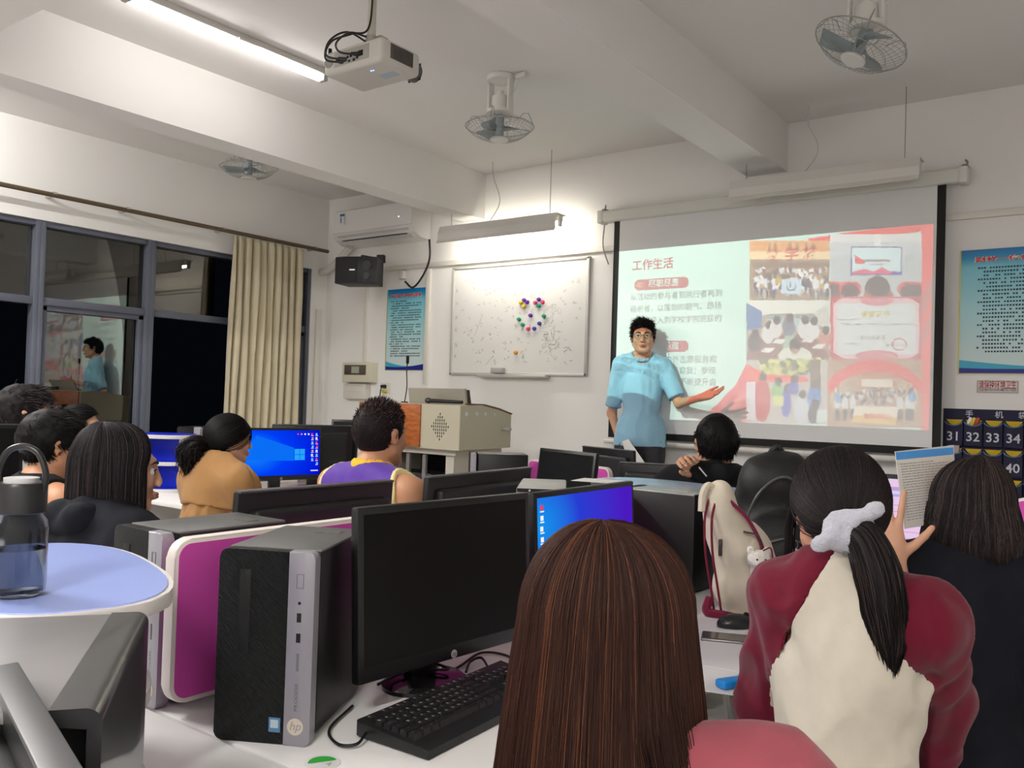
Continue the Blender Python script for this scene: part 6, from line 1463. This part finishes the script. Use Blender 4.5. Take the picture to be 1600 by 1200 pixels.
# ---- helper: copy of torso-with-holes for sleeveless tops
def vest(J, m, trim=None, collar=None, g=.012, arm_r=.074, neck_r=.078, name='vest', h=.008, wrinkle=.004, seed=0):
    G_ = cloth_grid(J, h); T_ = torso(Field(G_), J, g).V; A_ = Field(G_); A_.V[:] = .5
    for s in (1, -1):
        S = J.S[s]; A_.cone(S+np.array((s*.035, 0, .09)), S+np.array((s*.055, .0, -.11)), arm_r, arm_r, 0)
    N_ = Field(G_); N_.V[:] = .5; N_.cone(J.N+np.array((0, .01, -.015)), J.N+np.array((0, .06, .14)), neck_r, neck_r+.01, 0)
    V = np.maximum(np.maximum(T_, -A_.V), -N_.V); skin_mesh(name, mk(A_, V), m, J.par, wrinkle, seed=seed)
    if trim: skin_mesh('armhole_trim', mk(A_, np.maximum(np.maximum(T_-.0035, -A_.V+.000), np.maximum(A_.V-.020, -N_.V))), trim, J.par)
    if collar: skin_mesh('collar', mk(A_, np.maximum(np.maximum(T_-.0035, -N_.V), np.maximum(N_.V-.013, -A_.V))), collar, J.par)
def hoodie(J, m, up=(0, -.075, 1.03), r=(.10, .055, .042), seed=0, g=.026, wrinkle=.009, h=.009):
    F = Field(cloth_grid(J, h)); torso(F, J, g, .055)
    for s in (1, -1): arm(F, J, s, .022, 1.95, .04)
    neck_cut(F, J, .07); skin_mesh('hoodie', F, m, J.par, wrinkle, seed=seed)
    F = Field(Grid(J.N-.24, J.N+.2, .008)); u = J.N+np.array((0, -.068, .005)); F.ell(u, r, RM(0, -.35, 0), .03); F.cone(J.N+np.array((-.088, .0, .0)), J.N+np.array((-.05, .085, -.06)), .032, .026, .04); F.cone(J.N+np.array((.088, .0, .0)), J.N+np.array((.05, .085, -.06)), .032, .026, .04); F.cone(J.N+np.array((-.088, 0, .0)), u+np.array((-.05, -.02, .02)), .034, .036, .03); F.cone(J.N+np.array((.088, 0, .0)), u+np.array((.05, -.02, .02)), .034, .036, .03)
    F.cone(J.N+np.array((0, .01, -.02)), J.N+np.array((0, .03, .16)), .062, .085, .02, 's'); skin_mesh('hood', F, m, J.par, .007, seed=seed+4)

BLACKF = fabric('cloth_black', (.006, .006, .007)); NAVYF = fabric('cloth_blueblack', (.005, .006, .010)); 
# ---- woman with long brown hair, nearest the camera
J = figure('person with long brown hair seen from behind, nearest the camera', (952, 980), .95, (-1.3, 3.2), look=(-1.0, 2.6), female=True, lean=.04, sw=.90)
J.S[-1] = J.S[-1]+np.array((.09, 0, -.12)); J.S[1] = J.S[1]+np.array((.045, 0, .035)); J.C[0] += .04; J.W[0] += .04; J.N[2] -= .02; build_body(J, .008, face=False, hands=True)
BR = srgb(50, 31, 26); BRH = srgb(96, 60, 40)
c8 = J.Hc
long_hair(J.par, J.Hc, J.R, BR, N=14000, drop=.42, a=.099, b=.112, ct=.110, open_half=46, flare=.036, taper=.004, hi=BRH, phi=.06, seed=8, rad=.00055, wave=.004, clumps=900, crown=-.35, dvar=.08, cl_k=.25, cvar=.12)
H8 = lambda p: Vector(J.Hc+J.R @ np.array(p)); r8 = np.random.default_rng(5); LK = []
for k in range(900):
    u = r8.random(); a = r8.normal(0, .006, 3); LK.append([list(v) for v in arcpts([H8((.03+.05*u, -.10+.03*u, -.02))+Vector(a), H8((.065+.045*u, -.122+.02*u, -.13))+Vector(a), H8((.10+.055*u, -.145+.01*u, -.215))+Vector(a*1.2), H8((.125+.08*u, -.165, -.285-.015*u))+Vector(a*1.6), H8((.155+.11*u, -.175, -.36))+Vector(a*2)], 6)])
strands('hair_lock', np.array(LK), .00055, hair_cols(r8, 900, BR, .25, BRH, .06), J.par, J.Hc)
tee(J, fabric('cloth_dusty_red', srgb(150, 74, 84)), seed=8, sleeve=.7, wrinkle=.005); trousers(J, DARKT); stool(J, 'round stool under the woman with long brown hair')

# ---- woman in the red and cream raglan top
J = figure('person in a maroon and cream raglan top with a ponytail and scrunchie', (1308, 800), 1.72, (-.42, 4.2), look=PRES, female=True, lean=.05, sw=.86, tilt=-.045); J.knee = .33; J.S = {k: np.array((k*.134+.004, J.sy, J.shz)) for k in (1, -1)}
J.E[-1] = np.array((-.195, .10, .735)); J.Wr[-1] = np.array((-.10, .26, .64)); J.E[1] = np.array((.125, .21, .79)); J.Wr[1] = np.array((.05, .30, .70)) if False else J.Wr[1]; J.Wr[1] = np.array((.10, .26, .64))
build_body(J, .008, face=False)
CRM, MAR = fabric('cloth_cream', srgb(198, 190, 176)), fabric('cloth_maroon', srgb(98, 15, 38))
F = Field(cloth_grid(J, .0075)); torso(F, J, .020, .055)
F.ell(J.P+np.array((0, -.01, .02)), np.array((.178, .14, .17)), None, .07)
for s in (1, -1): arm(F, J, s, .017, 1.85, .04)
neck_cut(F, J, .060)
G_ = F.g; X_, Z_ = G_.coord(0), G_.coord(2); S_ = np.maximum(np.where(X_ < 0, (.040+np.clip(1.03-Z_, -.1, .35)*.46)+X_, (.050+np.clip(1.03-Z_, -.1, .35)*.62)-X_), .80-Z_)*.8+0*F.V
A_ = Field(G_); A_.V[:] = .5
for s in (1, -1): A_.cone(J.S[s]+np.array((s*.03, 0, -.02)), J.E[s]+np.array((s*.03, 0, 0)), .070, .070, 0); A_.cone(J.E[s], J.Wr[s], .072, .062, 0)
S_ = np.minimum(S_, A_.V)
skin_mesh('shirt_body', mk(F, np.maximum(F.V, -S_-.010)), CRM, J.par, .014, seed=12, wf=(13, 13, 8)); 
for s in (1, -1): skin_mesh('sleeve', mk(F, np.maximum(np.maximum(F.V-.0022, S_), (-s*X_).astype(np.float32))), MAR, J.par, .014, seed=12, wf=(13, 13, 8))
bm = B(); tube(bm, [J.N+np.array((.066*math.cos(t), .012+.064*math.sin(t)-.005, -.018+.026*(-math.sin(t))*.6)) for t in np.linspace(0, 2*PI, 40, endpoint=False)], .0095, 8, closed=True); obj('neckband', bm, MAR, J.par)
tied_hair(J.par, J.Hc, J.R, BLK, tie=(-.014, -.110, -.020), N=3600, seed=31, rad=.0011, grow=(.010, .010, .012), hi=srgb(58, 46, 44), phi=.15)
H9 = lambda p: J.Hc+J.R @ np.array(p)
ponytail(J.par, [H9((-.012, -.098, -.022)), H9((.002, -.145, -.030)), H9((.016, -.178, -.085)), H9((.026, -.19, -.15)), H9((.034, -.195, -.21)), H9((.040, -.195, -.265))], [.018, .036, .043, .040, .028, .006], BLK, N=2200, seed=32, rad=.0011, hi=srgb(66, 54, 50), phi=.2)
for s, l in ((1, .12), (-1, .16)):
    pts = [H9((s*.074, .02, .02)), H9((s*.083, .035, -.04)), H9((s*.08, .04, -.04-l))]; P = np.stack([np.array([list(v) for v in arcpts([Vector(p)+Vector((random.Random(k).uniform(-.008, .008), random.Random(k+50).uniform(-.012, .012), 0)) for p in pts], 6)]) for k in range(40)])
    strands('side_lock', P, .0011, hair_cols(np.random.default_rng(3), 40, BLK, .3), J.par, J.Hc)
# fluffy scrunchie
F = Field(Grid(H9((-.014, -.12, -.03))-.11, H9((-.014, -.12, -.03))+.11, .004)); ct = H9((-.016, -.120, -.022)); rg = random.Random(6)
for k in range(11):
    a = 2*PI*k/11; q = ct+J.R @ np.array((.034*math.cos(a), -.004+.006*math.sin(3*a), .030*math.sin(a))); F.ell(q, (.017, .016, .015), None, .012)
for q0, q1 in (((-.03, -.012, .0), (-.056, -.006, -.026)), ((.0, -.02, .018), (.040, -.022, .046)), ((-.01, -.02, -.01), (.010, -.03, -.040))):
    F.cone(ct+J.R @ np.array(q0), ct+J.R @ np.array(q1), .014, .012, .012)
    F.ell(ct+J.R @ np.array(q1), (.0145, .014, .014), None, .01)
sc = skin_mesh('scrunchie', F, mat('scrunchie_grey', srgb(188, 188, 200), .95, sheen=.6, bump=.6, bscale=260), J.par, .003, wf=(90, 90, 90), seed=3)
trousers(J, DARKT); stool(J, 'round stool under the woman in the raglan top')

# ---- woman in black with glasses, booklet in front of her
J = figure('person in black with long dark hair and glasses, one hand raised to a booklet', (1506, 792), 2.13, (-.9, 4.5), look=(-4.5, 4.5), female=True, lean=.04, sw=1.06)
wr = to_local(J, at_d(1396, 880, 2.05)); J.Wr[-1] = wr; J.E[-1] = to_local(J, at_d(1412, 985, 2.05)); J.E[-1][2] = max(J.E[-1][2], .76)
tipd = to_local(J, at_d(1382, 800, 2.08))-wr; J.hand[-1] = dict(f=tipd, b=to_local(J, at_d(1396, 876, 1.6))-wr, curl=(.05, .10, .14, .2), spread=.30, thumb=(1.05, .0))
build_body(J, .0048, face=False, glasses=True); face_parts(J.par, J.Hc, J.R, glasses=True, lips=False) if False else None
gl = B()
W10 = lambda p: Vector(J.Hc+J.R @ np.array(p))
for s in (-1, 1):
    tube(gl, [W10((s*.034+.026*math.cos(t), .104, .002+.023*math.sin(t))) for t in np.linspace(0, 2*PI, 30, endpoint=False)], .0016, 6, closed=True); tube(gl, [W10((s*.059, .103, .006)), W10((s*.078, .08, .008)), W10((s*.084, .0, .008)), W10((s*.082, -.02, -.006))], .0017, 6)
tube(gl, [W10((-.009, .106, .006)), W10((0, .110, .009)), W10((.009, .106, .006))], .0016, 6); obj('glasses', gl, mat('glasses_frame', (.02, .02, .02), .3), J.par)
long_hair(J.par, J.Hc, J.R, BLK, N=6200, drop=.125, a=.094, b=.112, ct=.116, open_half=64, flare=.024, seed=10, rad=.0009, wave=.006, hi=srgb(64, 54, 50), phi=.25, clumps=260, dvar=.10)
lk = [np.array([list(v) for v in arcpts([Vector(J.Hc+J.R @ np.array(p)) for p in ((-.01+dx*.6, -.128, -.11), (.015+dx, -.15, -.19), (.05+dx, -.165, -.27), (.085+dx*1.3, -.155, -.36))], 6)]) for dx in np.linspace(-.012, .012, 60)]
strands('hair_lock', np.stack(lk), .0009, hair_cols(np.random.default_rng(3), 60, srgb(60, 54, 54), .3), J.par, J.Hc)
tee(J, NAVYF, seed=15, sleeve=.9, g=.022, sg=.024, wrinkle=.008); trousers(J, DARKT); stool(J, 'round stool under the woman with glasses')
bm = B(); d = np.linalg.norm(J.E[-1]-wr); dv = (J.E[-1]-wr)/d; a_, b_, _ = basis(Vector(dv)); p = wr+dv*.035
tube(bm, [Vector(p)+(a_*math.cos(t)+b_*math.sin(t))*.034 for t in np.linspace(0, 2*PI, 30, endpoint=False)], .0014, 6, closed=True); sub_label(obj('bracelet', bm, mat('gold', (.75, .55, .25), .25, metal=1.0), J.par), 'thin gold bracelet')
# the booklet
t = thing('booklet', 'open white booklet with a blue stripe held up by the woman with glasses', 'booklet'); 
b0, b1, b2, b3 = at_d(1399, 707, 2.16), at_d(1489, 699, 2.2), at_d(1494, 812, 2.14), at_d(1414, 826, 2.10)
t.location = b3; bx = (b1-b0); n_ = bx.cross(b3-b0).normalized()
def sheet(name, q, m, th, off):
    bm = B(); o_ = n_*off; vs_ = [bm.verts.new(v-b3+o_) for v in q]+[bm.verts.new(v-b3+o_+n_*th) for v in q]
    for f in ((0, 1, 2, 3), (7, 6, 5, 4), (0, 4, 5, 1), (1, 5, 6, 2), (2, 6, 7, 3), (3, 7, 4, 0)): bm.faces.new([vs_[k] for k in f])
    return obj(name, bm, m, t, smooth=0)
sheet('page', [b0, b1, b2, b3], mat('booklet_page', srgb(206, 202, 196), .6), .002, 0)
sheet('cover', [b0+bx*.02+(b0-b3)*.02, b1+bx*.05+(b0-b3)*.035, b2+bx*.05, b3+bx*.02], mat('booklet_cover', srgb(196, 200, 206), .5), .0015, .006 if n_.y > 0 else -.006)
fr = -1 if n_.y > 0 else 1
lerp = lambda a, b, k: a+(b-a)*k
sheet('blue_stripe', [b0, b1, lerp(b1, b2, .10), lerp(b0, b3, .10)], mat('stripe_blue', srgb(70, 140, 205), .5), .0006, fr*.0012 if fr < 0 else .0026)
bm = B(); rg = random.Random(3)
for k in range(22):
    v = .16+k*.035; x = .06
    while x < (.9 if k % 5 else .6):
        w_ = rg.uniform(.02, .07); q = [lerp(lerp(b0, b1, x), lerp(b3, b2, x), v), lerp(lerp(b0, b1, x+w_), lerp(b3, b2, x+w_), v), lerp(lerp(b0, b1, x+w_), lerp(b3, b2, x+w_), v+.008), lerp(lerp(b0, b1, x), lerp(b3, b2, x), v+.008)]
        poly(bm, [p_-b3+n_*(fr*.0012 if fr < 0 else .0032) for p_ in q]); x += w_+.012
obj('print_lines', bm, mat('print_grey', srgb(120, 120, 124), .6), t, smooth=0)

# ---- man in the black hood by the pale blue table
J = figure('person in a black hooded top, back to us, before the pale blue table top', (1118, 695), 3.62, (-2.2, 6.0), look=PRES, lean=.06, sw=1.0)
J.Wr[-1] = to_local(J, at_d(1093, 742, 3.52)); J.E[-1] = to_local(J, at_d(1088, 790, 3.62)); J.hand[-1] = dict(f=to_local(J, at_d(1080, 728, 3.5))-J.Wr[-1], b=(-.6, .2, .6), curl=(.6, .7, .75, .8), spread=.05, thumb=(.4, .5))
build_body(J, .007, face=False); short_hair(J.par, J.Hc, J.R, BLK2, N=2800, ln=.022, comb=(0, -.05, -.55), grow=(.006, .008, .012), seed=41, up=.22, rad=.0014, noise=.002)
hoodie(J, BLACKF, seed=5); trousers(J, DARKT); stool(J, 'round stool under the man in the black hood')
h_ = at_d(1092, 730, 3.46); bm = B(); cyl(bm, h_, h_+Vector((.03, .01, -.035)), .003, n=8); tag(obj('pen', bm, mat('pen_white', (.75, .74, .72), .4)), 'white pen in the hand of the man in the black hood', 'pen')

# ---- man in the purple and yellow basketball vest
J = figure('person in a purple basketball vest with yellow trim, seen from behind', (596, 681), 3.2, (-2.0, 6.0), look=(-2.3, 6.0), lean=.02, sw=1.22)
build_body(J, .0075, skin=SKIN2, face=False)
short_hair(J.par, J.Hc, J.R, srgb(34, 28, 28), N=3400, ln=.012, comb=(0, .25, .1), grow=(.002, .004, .010), seed=51, up=.8, rad=.0013, hi=srgb(92, 70, 66), phi=.25, toplen=2.0, noise=.0015)
vest(J, fabric('jersey_purple', srgb(84, 50, 150), .6), fabric('jersey_trim', srgb(226, 212, 150), .6), fabric('jersey_yellow', srgb(232, 178, 36), .6), seed=7, neck_r=.074, arm_r=.078)
bm = B(); 
for i, (x0_, z0_, x1_, z1_) in enumerate(((-.085, .955, -.105, .995), (-.105, .995, -.095, 1.0), (-.085, .955, -.088, .94))): pass
def on_back(x, z): return Vector((x, J.lean*.65-.118-.006, z))
q = arcpts([on_back(-.10, .978), on_back(-.112, .965), on_back(-.112, .94), on_back(-.104, .92)], 6); tube(bm, q, .004, 6); obj('jersey_mark', bm, mat('mark_white', (.8, .8, .8), .6), J.par)
bm = B(); 
put_text(bm, '23', frame_M(on_back(-.02, .80)+Vector((0, -.012, 0)), (1, 0, 0), (0, 0, 1)), .18, 'CENTER') if False else None
bm.free()
trousers(J, DARKT); stool(J, 'round stool under the man in the purple vest')

# ---- woman in the tan jacket
J = figure('person in a tan jacket with dark hair tied low, before the lit blue screen', (360, 688), 4.15, (-3.6, 6.0), look=(-2.6, 5.6), female=True, lean=.10, sw=1.0, pitch=.04); J.shz -= .025; J.S = {k: v-np.array((0, 0, .03)) for k, v in J.S.items()}
build_body(J, .0075)
tied_hair(J.par, J.Hc, J.R, BLK2, tie=(0, -.112, -.03), N=2200, seed=61, rad=.0016)
H5 = lambda p: J.Hc+J.R @ np.array(p)
ponytail(J.par, [H5((0, -.10, -.03)), H5((-.005, -.16, -.03)), H5((-.02, -.185, -.075)), H5((-.03, -.17, -.125)), H5((-.03, -.16, -.16))], [.024, .05, .064, .05, .014], BLK2, N=1300, seed=62, rad=.0016, wave=.022, hi=srgb(70, 60, 58), phi=.2)
TAN = fabric('cloth_tan', srgb(158, 118, 74), .8)
F = Field(cloth_grid(J, .009)); torso(F, J, .026, .06); F.ell(J.P+np.array((0, -.01, .05)), np.array((.21, .165, .17)), None, .08)
for s in (1, -1): arm(F, J, s, .028, 1.9, .05)
neck_cut(F, J, .068); skin_mesh('jacket', F, TAN, J.par, .018, seed=9, wf=(13, 13, 9))
G_ = cloth_grid(J, .009); F = torso(Field(G_), J, .040, .06)
for s in (1, -1): arm(F, J, s, .040, .35, .05)
neck_cut(F, J, .075); F.V = np.maximum(F.V, (.855-(np.abs(G_.coord(0))*.12)-G_.coord(2)).astype(np.float32)); F.V = np.maximum(F.V, (G_.coord(1)-J.lean*.8).astype(np.float32)); skin_mesh('back_flap', F, TAN, J.par, .010, seed=11, wf=(9, 9, 7))
F = Field(Grid(J.N-.16, J.N+.16, .006)); F.cone(J.N+np.array((0, .0, -.03)), J.N+np.array((0, .015, .035)), .088, .074, 0); F.cone(J.N+np.array((0, .01, -.07)), J.N+np.array((0, .04, .09)), .076, .062, .004, 's'); F.V = np.maximum(F.V, (np.abs(F.g.coord(2)-J.N[2])-.034).astype(np.float32)); skin_mesh('collar', F, TAN, J.par, .003)
for s in (1, -1):
    S = J.S[s]; bm = B(); tube(bm, arcpts([Vector(S)+Vector((s*-.06, 0, .068)), Vector(S)+Vector((s*.0, 0, .080)), Vector(S)+Vector((s*.05, 0, .055))], 6), .012, 6); obj('epaulette', bm, TAN, J.par)
trousers(J, DARKT); stool(J, 'round stool under the woman in the tan jacket')

# ---- woman with long black hair and black hood, profile
J = figure('person with long straight black hair and a black hooded top, left foreground', (186, 738), 2.25, (-2.4, 6.0), look=(-.7, 4.2), female=True, lean=.05, sw=1.0)
build_body(J, .0065)
long_hair(J.par, J.Hc, J.R, BLK2, N=6000, drop=.36, a=.092, b=.112, ct=.116, open_half=47, flare=.004, taper=.0, seed=44, rad=.0009, wave=.003, hi=srgb(56, 48, 52), phi=.2, clumps=260, dvar=.12, front_part=True)
hoodie(J, NAVYF, seed=15, g=.034); trousers(J, DARKT); stool(J, 'round stool under the woman with long straight black hair')

# ---- man in the black sleeveless top
J = figure('person in a black sleeveless top with short black hair, left of the long-haired woman', (86, 696), 3.0, (-2.9, 6.0), look=(-2.2, 6.0), lean=.04, sw=1.08)
build_body(J, .0075, skin=SKIN2); short_hair(J.par, J.Hc, J.R, BLK2, N=2800, ln=.026, comb=(0, .45, -.3), grow=(.008, .010, .014), seed=71, up=.3, rad=.0014, toplen=1.5, noise=.003)
vest(J, BLACKF, seed=3, neck_r=.082, arm_r=.086); trousers(J, DARKT); stool(J, 'round stool under the man in the black sleeveless top')

# ---- man with swept hair behind the left monitor
J = figure('person with swept black hair showing above the monitor at the left edge', (38, 648), 3.95, (-3.8, 6.0), look=(-3.0, 6.0), lean=.03, sw=1.0)
build_body(J, .009); short_hair(J.par, J.Hc, J.R, BLK, N=2400, ln=.036, comb=(0, .55, -.3), grow=(.010, .012, .018), seed=81, up=.35, rad=.0017, toplen=1.3, hi=srgb(72, 60, 66), phi=.2)
tee(J, fabric('cloth_white', srgb(200, 200, 200)), seed=21); trousers(J, DARKT); stool(J, 'round stool under the man with swept hair')

# ---- masked person by the window
J = figure('person in a pale blue face mask far back near the window', (127, 666), 4.95, (-4.5, 6.0), look=(-3.5, 4.6), female=True, lean=.05, sw=.95)
build_body(J, .009); tied_hair(J.par, J.Hc, J.R, BLK2, N=1200, seed=91, rad=.002)
F = Field(Grid(J.Hc-.16, J.Hc+.16, .006)); Wm = lambda p: J.Hc+J.R @ np.array(p); F.ell(Wm((0, .052, -.052)), (.058, .062, .05), J.R, .01); F.ell(Wm((0, .02, -.05)), (.056, .066, .07), J.R, .004, 's')
skin_mesh('face_mask', F, mat('mask_blue', srgb(150, 196, 222), .8), J.par)
tee(J, NAVYF, seed=25); trousers(J, DARKT); stool(J, 'round stool under the masked person')

# ================================================================== bags and small things on the right of the long desk
CANV = fabric('canvas_cream', srgb(206, 196, 176), .9); MARN = fabric('strap_maroon', srgb(110, 24, 52), .8)
# cream bag: slumped canvas bag, narrow at the top
c = at_z(1150, 958, DZ); t = thing('canvas_bag', 'cream canvas bag with maroon trim standing on the desk', 'bag', (c.x-.0, c.y+.02, DZ), YAW*-1*.0); t.rotation_euler = (0, 0, -YAW*-.35)
vx = Vector((AX[0][0], AX[0][1], 0)).normalized(); t.rotation_euler = (0, 0, math.atan2(vx.y, vx.x))
F = Field(Grid((-.2, -.2, -.03), (.2, .2, .46), .007))
F.ell((.03, 0, .075), (.105, .075, .085), None, .05); F.ell((.015, 0, .17), (.080, .062, .11), None, .05); F.cone((-.02, 0, .20), (-.065, .0, .34), .058, .034, .05); F.ell((-.06, 0, .30), (.04, .045, .09), None, .05)
F.V = np.maximum(F.V, (.002-F.g.coord(2)).astype(np.float32)); skin_mesh('bag_body', F, CANV, t, .010, seed=6, wf=(10, 10, 8))
bm = B(); 
for dx, y in ((0, -.04), (.018, -.052)): tube(bm, arcpts([(-.10+dx, y+.02, .345), (-.118+dx, y, .28), (-.115+dx, y-.01, .18), (-.10+dx, y-.015, .09), (-.085+dx, y-.01, .01)], 8), .004, 6)
tube(bm, arcpts([(-.05, -.035, .34), (.0, -.06, .29), (.04, -.07, .22), (.05, -.068, .17)], 8), .006, 6); obj('maroon_piping', bm, MARN, t)
bm = B(); tube(bm, arcpts([(-.06, 0, .33), (-.10, -.01, .375), (-.12, -.02, .35), (-.125, -.03, .30)], 8), .012, 8); obj('handle', bm, CANV, t)
bm = B(); tube(bm, arcpts([(-.07, -.06, .006), (.0, -.10, .004), (.10, -.10, .008), (.16, -.05, .02)], 8), [.012]*25, 8); tube(bm, arcpts([(-.1, -.05, .05), (-.11, -.07, .015), (-.06, -.085, .006)], 8), .014, 6); obj('shoulder_strap', bm, MARN, t)
bm = B(); box(bm, (-.075, -.062, .20), (.012, .006, .05), bev=.003); tube(bm, arcpts([(-.01, -.066, .25), (.03, -.075, .24), (.05, -.074, .20), (.07, -.07, .15)], 8), .003, 6); obj('zip', bm, mat('zip_dark', (.05, .035, .04), .5), t)
pl = thing('plush_charm', 'small white plush bear clipped to the cream bag', 'soft toy', (0, 0, 0)); pw = t.matrix_world if False else None
PLW = mat('plush_white', srgb(226, 220, 210), .95, sheen=.6, bump=.5, bscale=300)
bp = Vector((c.x, c.y+.02, DZ))+Matrix.Rotation(t.rotation_euler.z, 3, 'Z') @ Vector((.028, -.098, .175)); pl.location = bp; pl.rotation_euler = (0, 0, t.rotation_euler.z)
F = Field(Grid((-.07, -.07, -.08), (.07, .07, .07), .0035)); F.ell((0, 0, 0), (.034, .026, .028), None, .01); F.ell((0, -.022, -.008), (.014, .010, .010), None, .006)
for s in (-1, 1): F.ell((s*.024, 0, .026), (.012, .009, .013), None, .006)
F.ell((.0, .008, -.036), (.022, .018, .022), None, .01); skin_mesh('bear_body', F, PLW, pl, .0015, wf=(120, 120, 120))
for x, z in ((-.012, .004), (.012, .004)):
    bm = B(); bmesh.ops.create_uvsphere(bm, u_segments=10, v_segments=8, radius=.0028, matrix=Matrix.Translation((x, -.0255, z))); obj('eye', bm, BLACKM, pl)
bm = B(); tube(bm, arcpts([(-.005, -.0325, -.010), (0, -.034, -.0135), (.005, -.0325, -.010)], 5), .001, 5); obj('mouth', bm, BLACKM, pl)
bm = B(); tube(bm, arcpts([(.008, -.01, .028), (.03, -.008, .036), (.038, -.004, .01), (.036, .0, -.012)], 8), .0022, 6); obj('cord_loop', bm, MARN, pl)
# black backpack
c = at_d(1208, 938, 2.78); t = thing('backpack', 'black backpack standing on the desk behind the cream bag', 'backpack', (c.x, c.y+.03, DZ), math.atan2(vx.y, vx.x)-.1); t.scale = (1.12, 1.08, 1.1)
BP = mat('backpack_nylon', (.006, .006, .0065), .55, bump=.15, bscale=300, noise=.2, nscale=10)
F = Field(Grid((-.26, -.22, -.02), (.26, .22, .48), .008)); F.ell((0, .03, .11), (.15, .10, .14), None, .06); F.ell((0, .035, .26), (.125, .085, .16), None, .06); F.cone((-.04, .03, .34), (.04, .03, .35), .062, .06, .05); F.ell((-.005, -.06, .13), (.115, .055, .12), None, .03); F.ell((.0, -.05, .04), (.15, .08, .06), None, .04)
F.V = np.maximum(F.V, (.002-F.g.coord(2)).astype(np.float32)); skin_mesh('main_body', F, BP, t, .012, seed=16, wf=(9, 9, 8))
F = Field(Grid((-.2, -.2, .0), (.2, .1, .3), .007)); F.ell((0, -.095, .12), (.09, .035, .085), None, .02); skin_mesh('front_pocket', F, BP, t, .006, seed=18, wf=(10, 10, 8))
bm = B(); tube(bm, arcpts([(-.11, -.05, .2), (-.07, -.07, .31), (.0, -.07, .36), (.07, -.07, .31), (.11, -.05, .2)], 8), .004, 6); tube(bm, arcpts([(-.07, -.118, .17), (0, -.128, .19), (.07, -.118, .17)], 8), .0035, 6); obj('zip', bm, mat('zip_grey', (.08, .08, .08), .4), t)
bm = B(); tube(bm, arcpts([(-.03, .05, .40), (0, .05, .44), (.03, .05, .40)], 8), .010, 8); obj('grab_handle', bm, BP, t)
for s in (-1, 1):
    bm = B(); tube(bm, arcpts([(s*.06, .10, .38), (s*.09, .15, .28), (s*.11, .13, .12), (s*.10, .10, .03)], 8), .016, 8); obj('shoulder_strap', bm, BP, t)
k_ = thing('key_charm', 'small key charm hanging from the zip of the black backpack', 'key charm', t.location+Matrix.Rotation(t.rotation_euler.z, 3, 'Z') @ Vector((.017, -.153, .165)), t.rotation_euler.z)
bm = B(); tube(bm, [(.012*math.cos(a), 0, .03+.012*math.sin(a)) for a in np.linspace(0, 2*PI, 16, endpoint=False)], .0015, 5, closed=True); cyl(bm, (0, 0, .04), (0, .01, .08), .002, n=6); obj('ring', bm, mat('key_steel', (.6, .6, .6), .25, metal=.9), k_)
bm = B(); box(bm, (.0, 0, -.002), (.012, .004, .036), bev=.001); obj('fob', bm, mat('key_brass', (.55, .45, .25), .3, metal=.8), k_)
bm = B(); box(bm, (.008, -.004, .004), (.006, .003, .03), bev=.001); obj('key', bm, MATS['key_steel'], k_)
# mouse, phone, papers, blue pen case
c = at_z(1150, 980, DZ); t = thing('computer_mouse', 'black computer mouse on the desk in front of the cream bag', 'mouse', (c.x, c.y, DZ), math.atan2(vx.y, vx.x)-PI/2+.15)
F = Field(Grid((-.05, -.08, -.01), (.05, .08, .06), .003)); F.ell((0, 0, .008), (.031, .056, .030), None, .01); F.V = np.maximum(F.V, (.001-F.g.coord(2)).astype(np.float32)); skin_mesh('shell', F, mat('mouse_black', (.016, .016, .017), .3), t, it=2)
bm = B(); cyl(bm, (-.004, .03, .032), (.004, .03, .032), .009, n=16); obj('scroll_wheel', bm, BLACKM, t)
bm = B(); tube(bm, arcpts([(0, .054, .008), (.01, .10, .005), (-.03, .16, .004), (.0, .24, .004)], 8), .002, 6); obj('cord', bm, BLACK, t)
c = at_z(1143, 1001, DZ); t = thing('phone', 'dark phone lying on the desk beside the mouse', 'phone', (c.x, c.y, DZ), math.atan2(vx.y, vx.x)-.25)
bm = B(); box(bm, (0, 0, .005), (.155, .075, .009), bev=.004, seg=3); obj('body', bm, mat('phone_edge', (.22, .21, .20), .3, metal=.6), t)
bm = B(); box(bm, (0, 0, .0098), (.149, .069, .0006)); obj('glass', bm, mat('phone_glass', (.10, .095, .09), .15), t)
for i, (x, y, w_, r, l) in enumerate(((1128, 1052, .21, .3, 'white paper on the desk left of the woman in the raglan top, nearer sheet'), (1150, 1022, .21, .1, 'white paper on the desk beside the phone, farther sheet'))):
    c = at_z(x, y, DZ); bm = B(); box(bm, (0, 0, .001+.0012*i), (w_, .297, .001)); o = obj('paper_sheet', bm, MATS['paper_white']); o.location = (c.x, c.y, DZ); o.rotation_euler = (0, 0, r); tag(o, l, 'paper')
c = at_z(1150, 1074, DZ); t = thing('pen_case', 'bright blue pen case with a dark end on the desk papers', 'pen case', (c.x, c.y, DZ+.003), 1.1)
bm = B(); box(bm, (0, 0, .009), (.095, .032, .018), bev=.006, seg=3); obj('case', bm, mat('case_blue', srgb(30, 140, 225), .4), t)
bm = B(); box(bm, (.055, 0, .010), (.035, .036, .022), bev=.006, seg=3); obj('end_clip', bm, mat('clip_dark', (.05, .05, .06), .4), t)
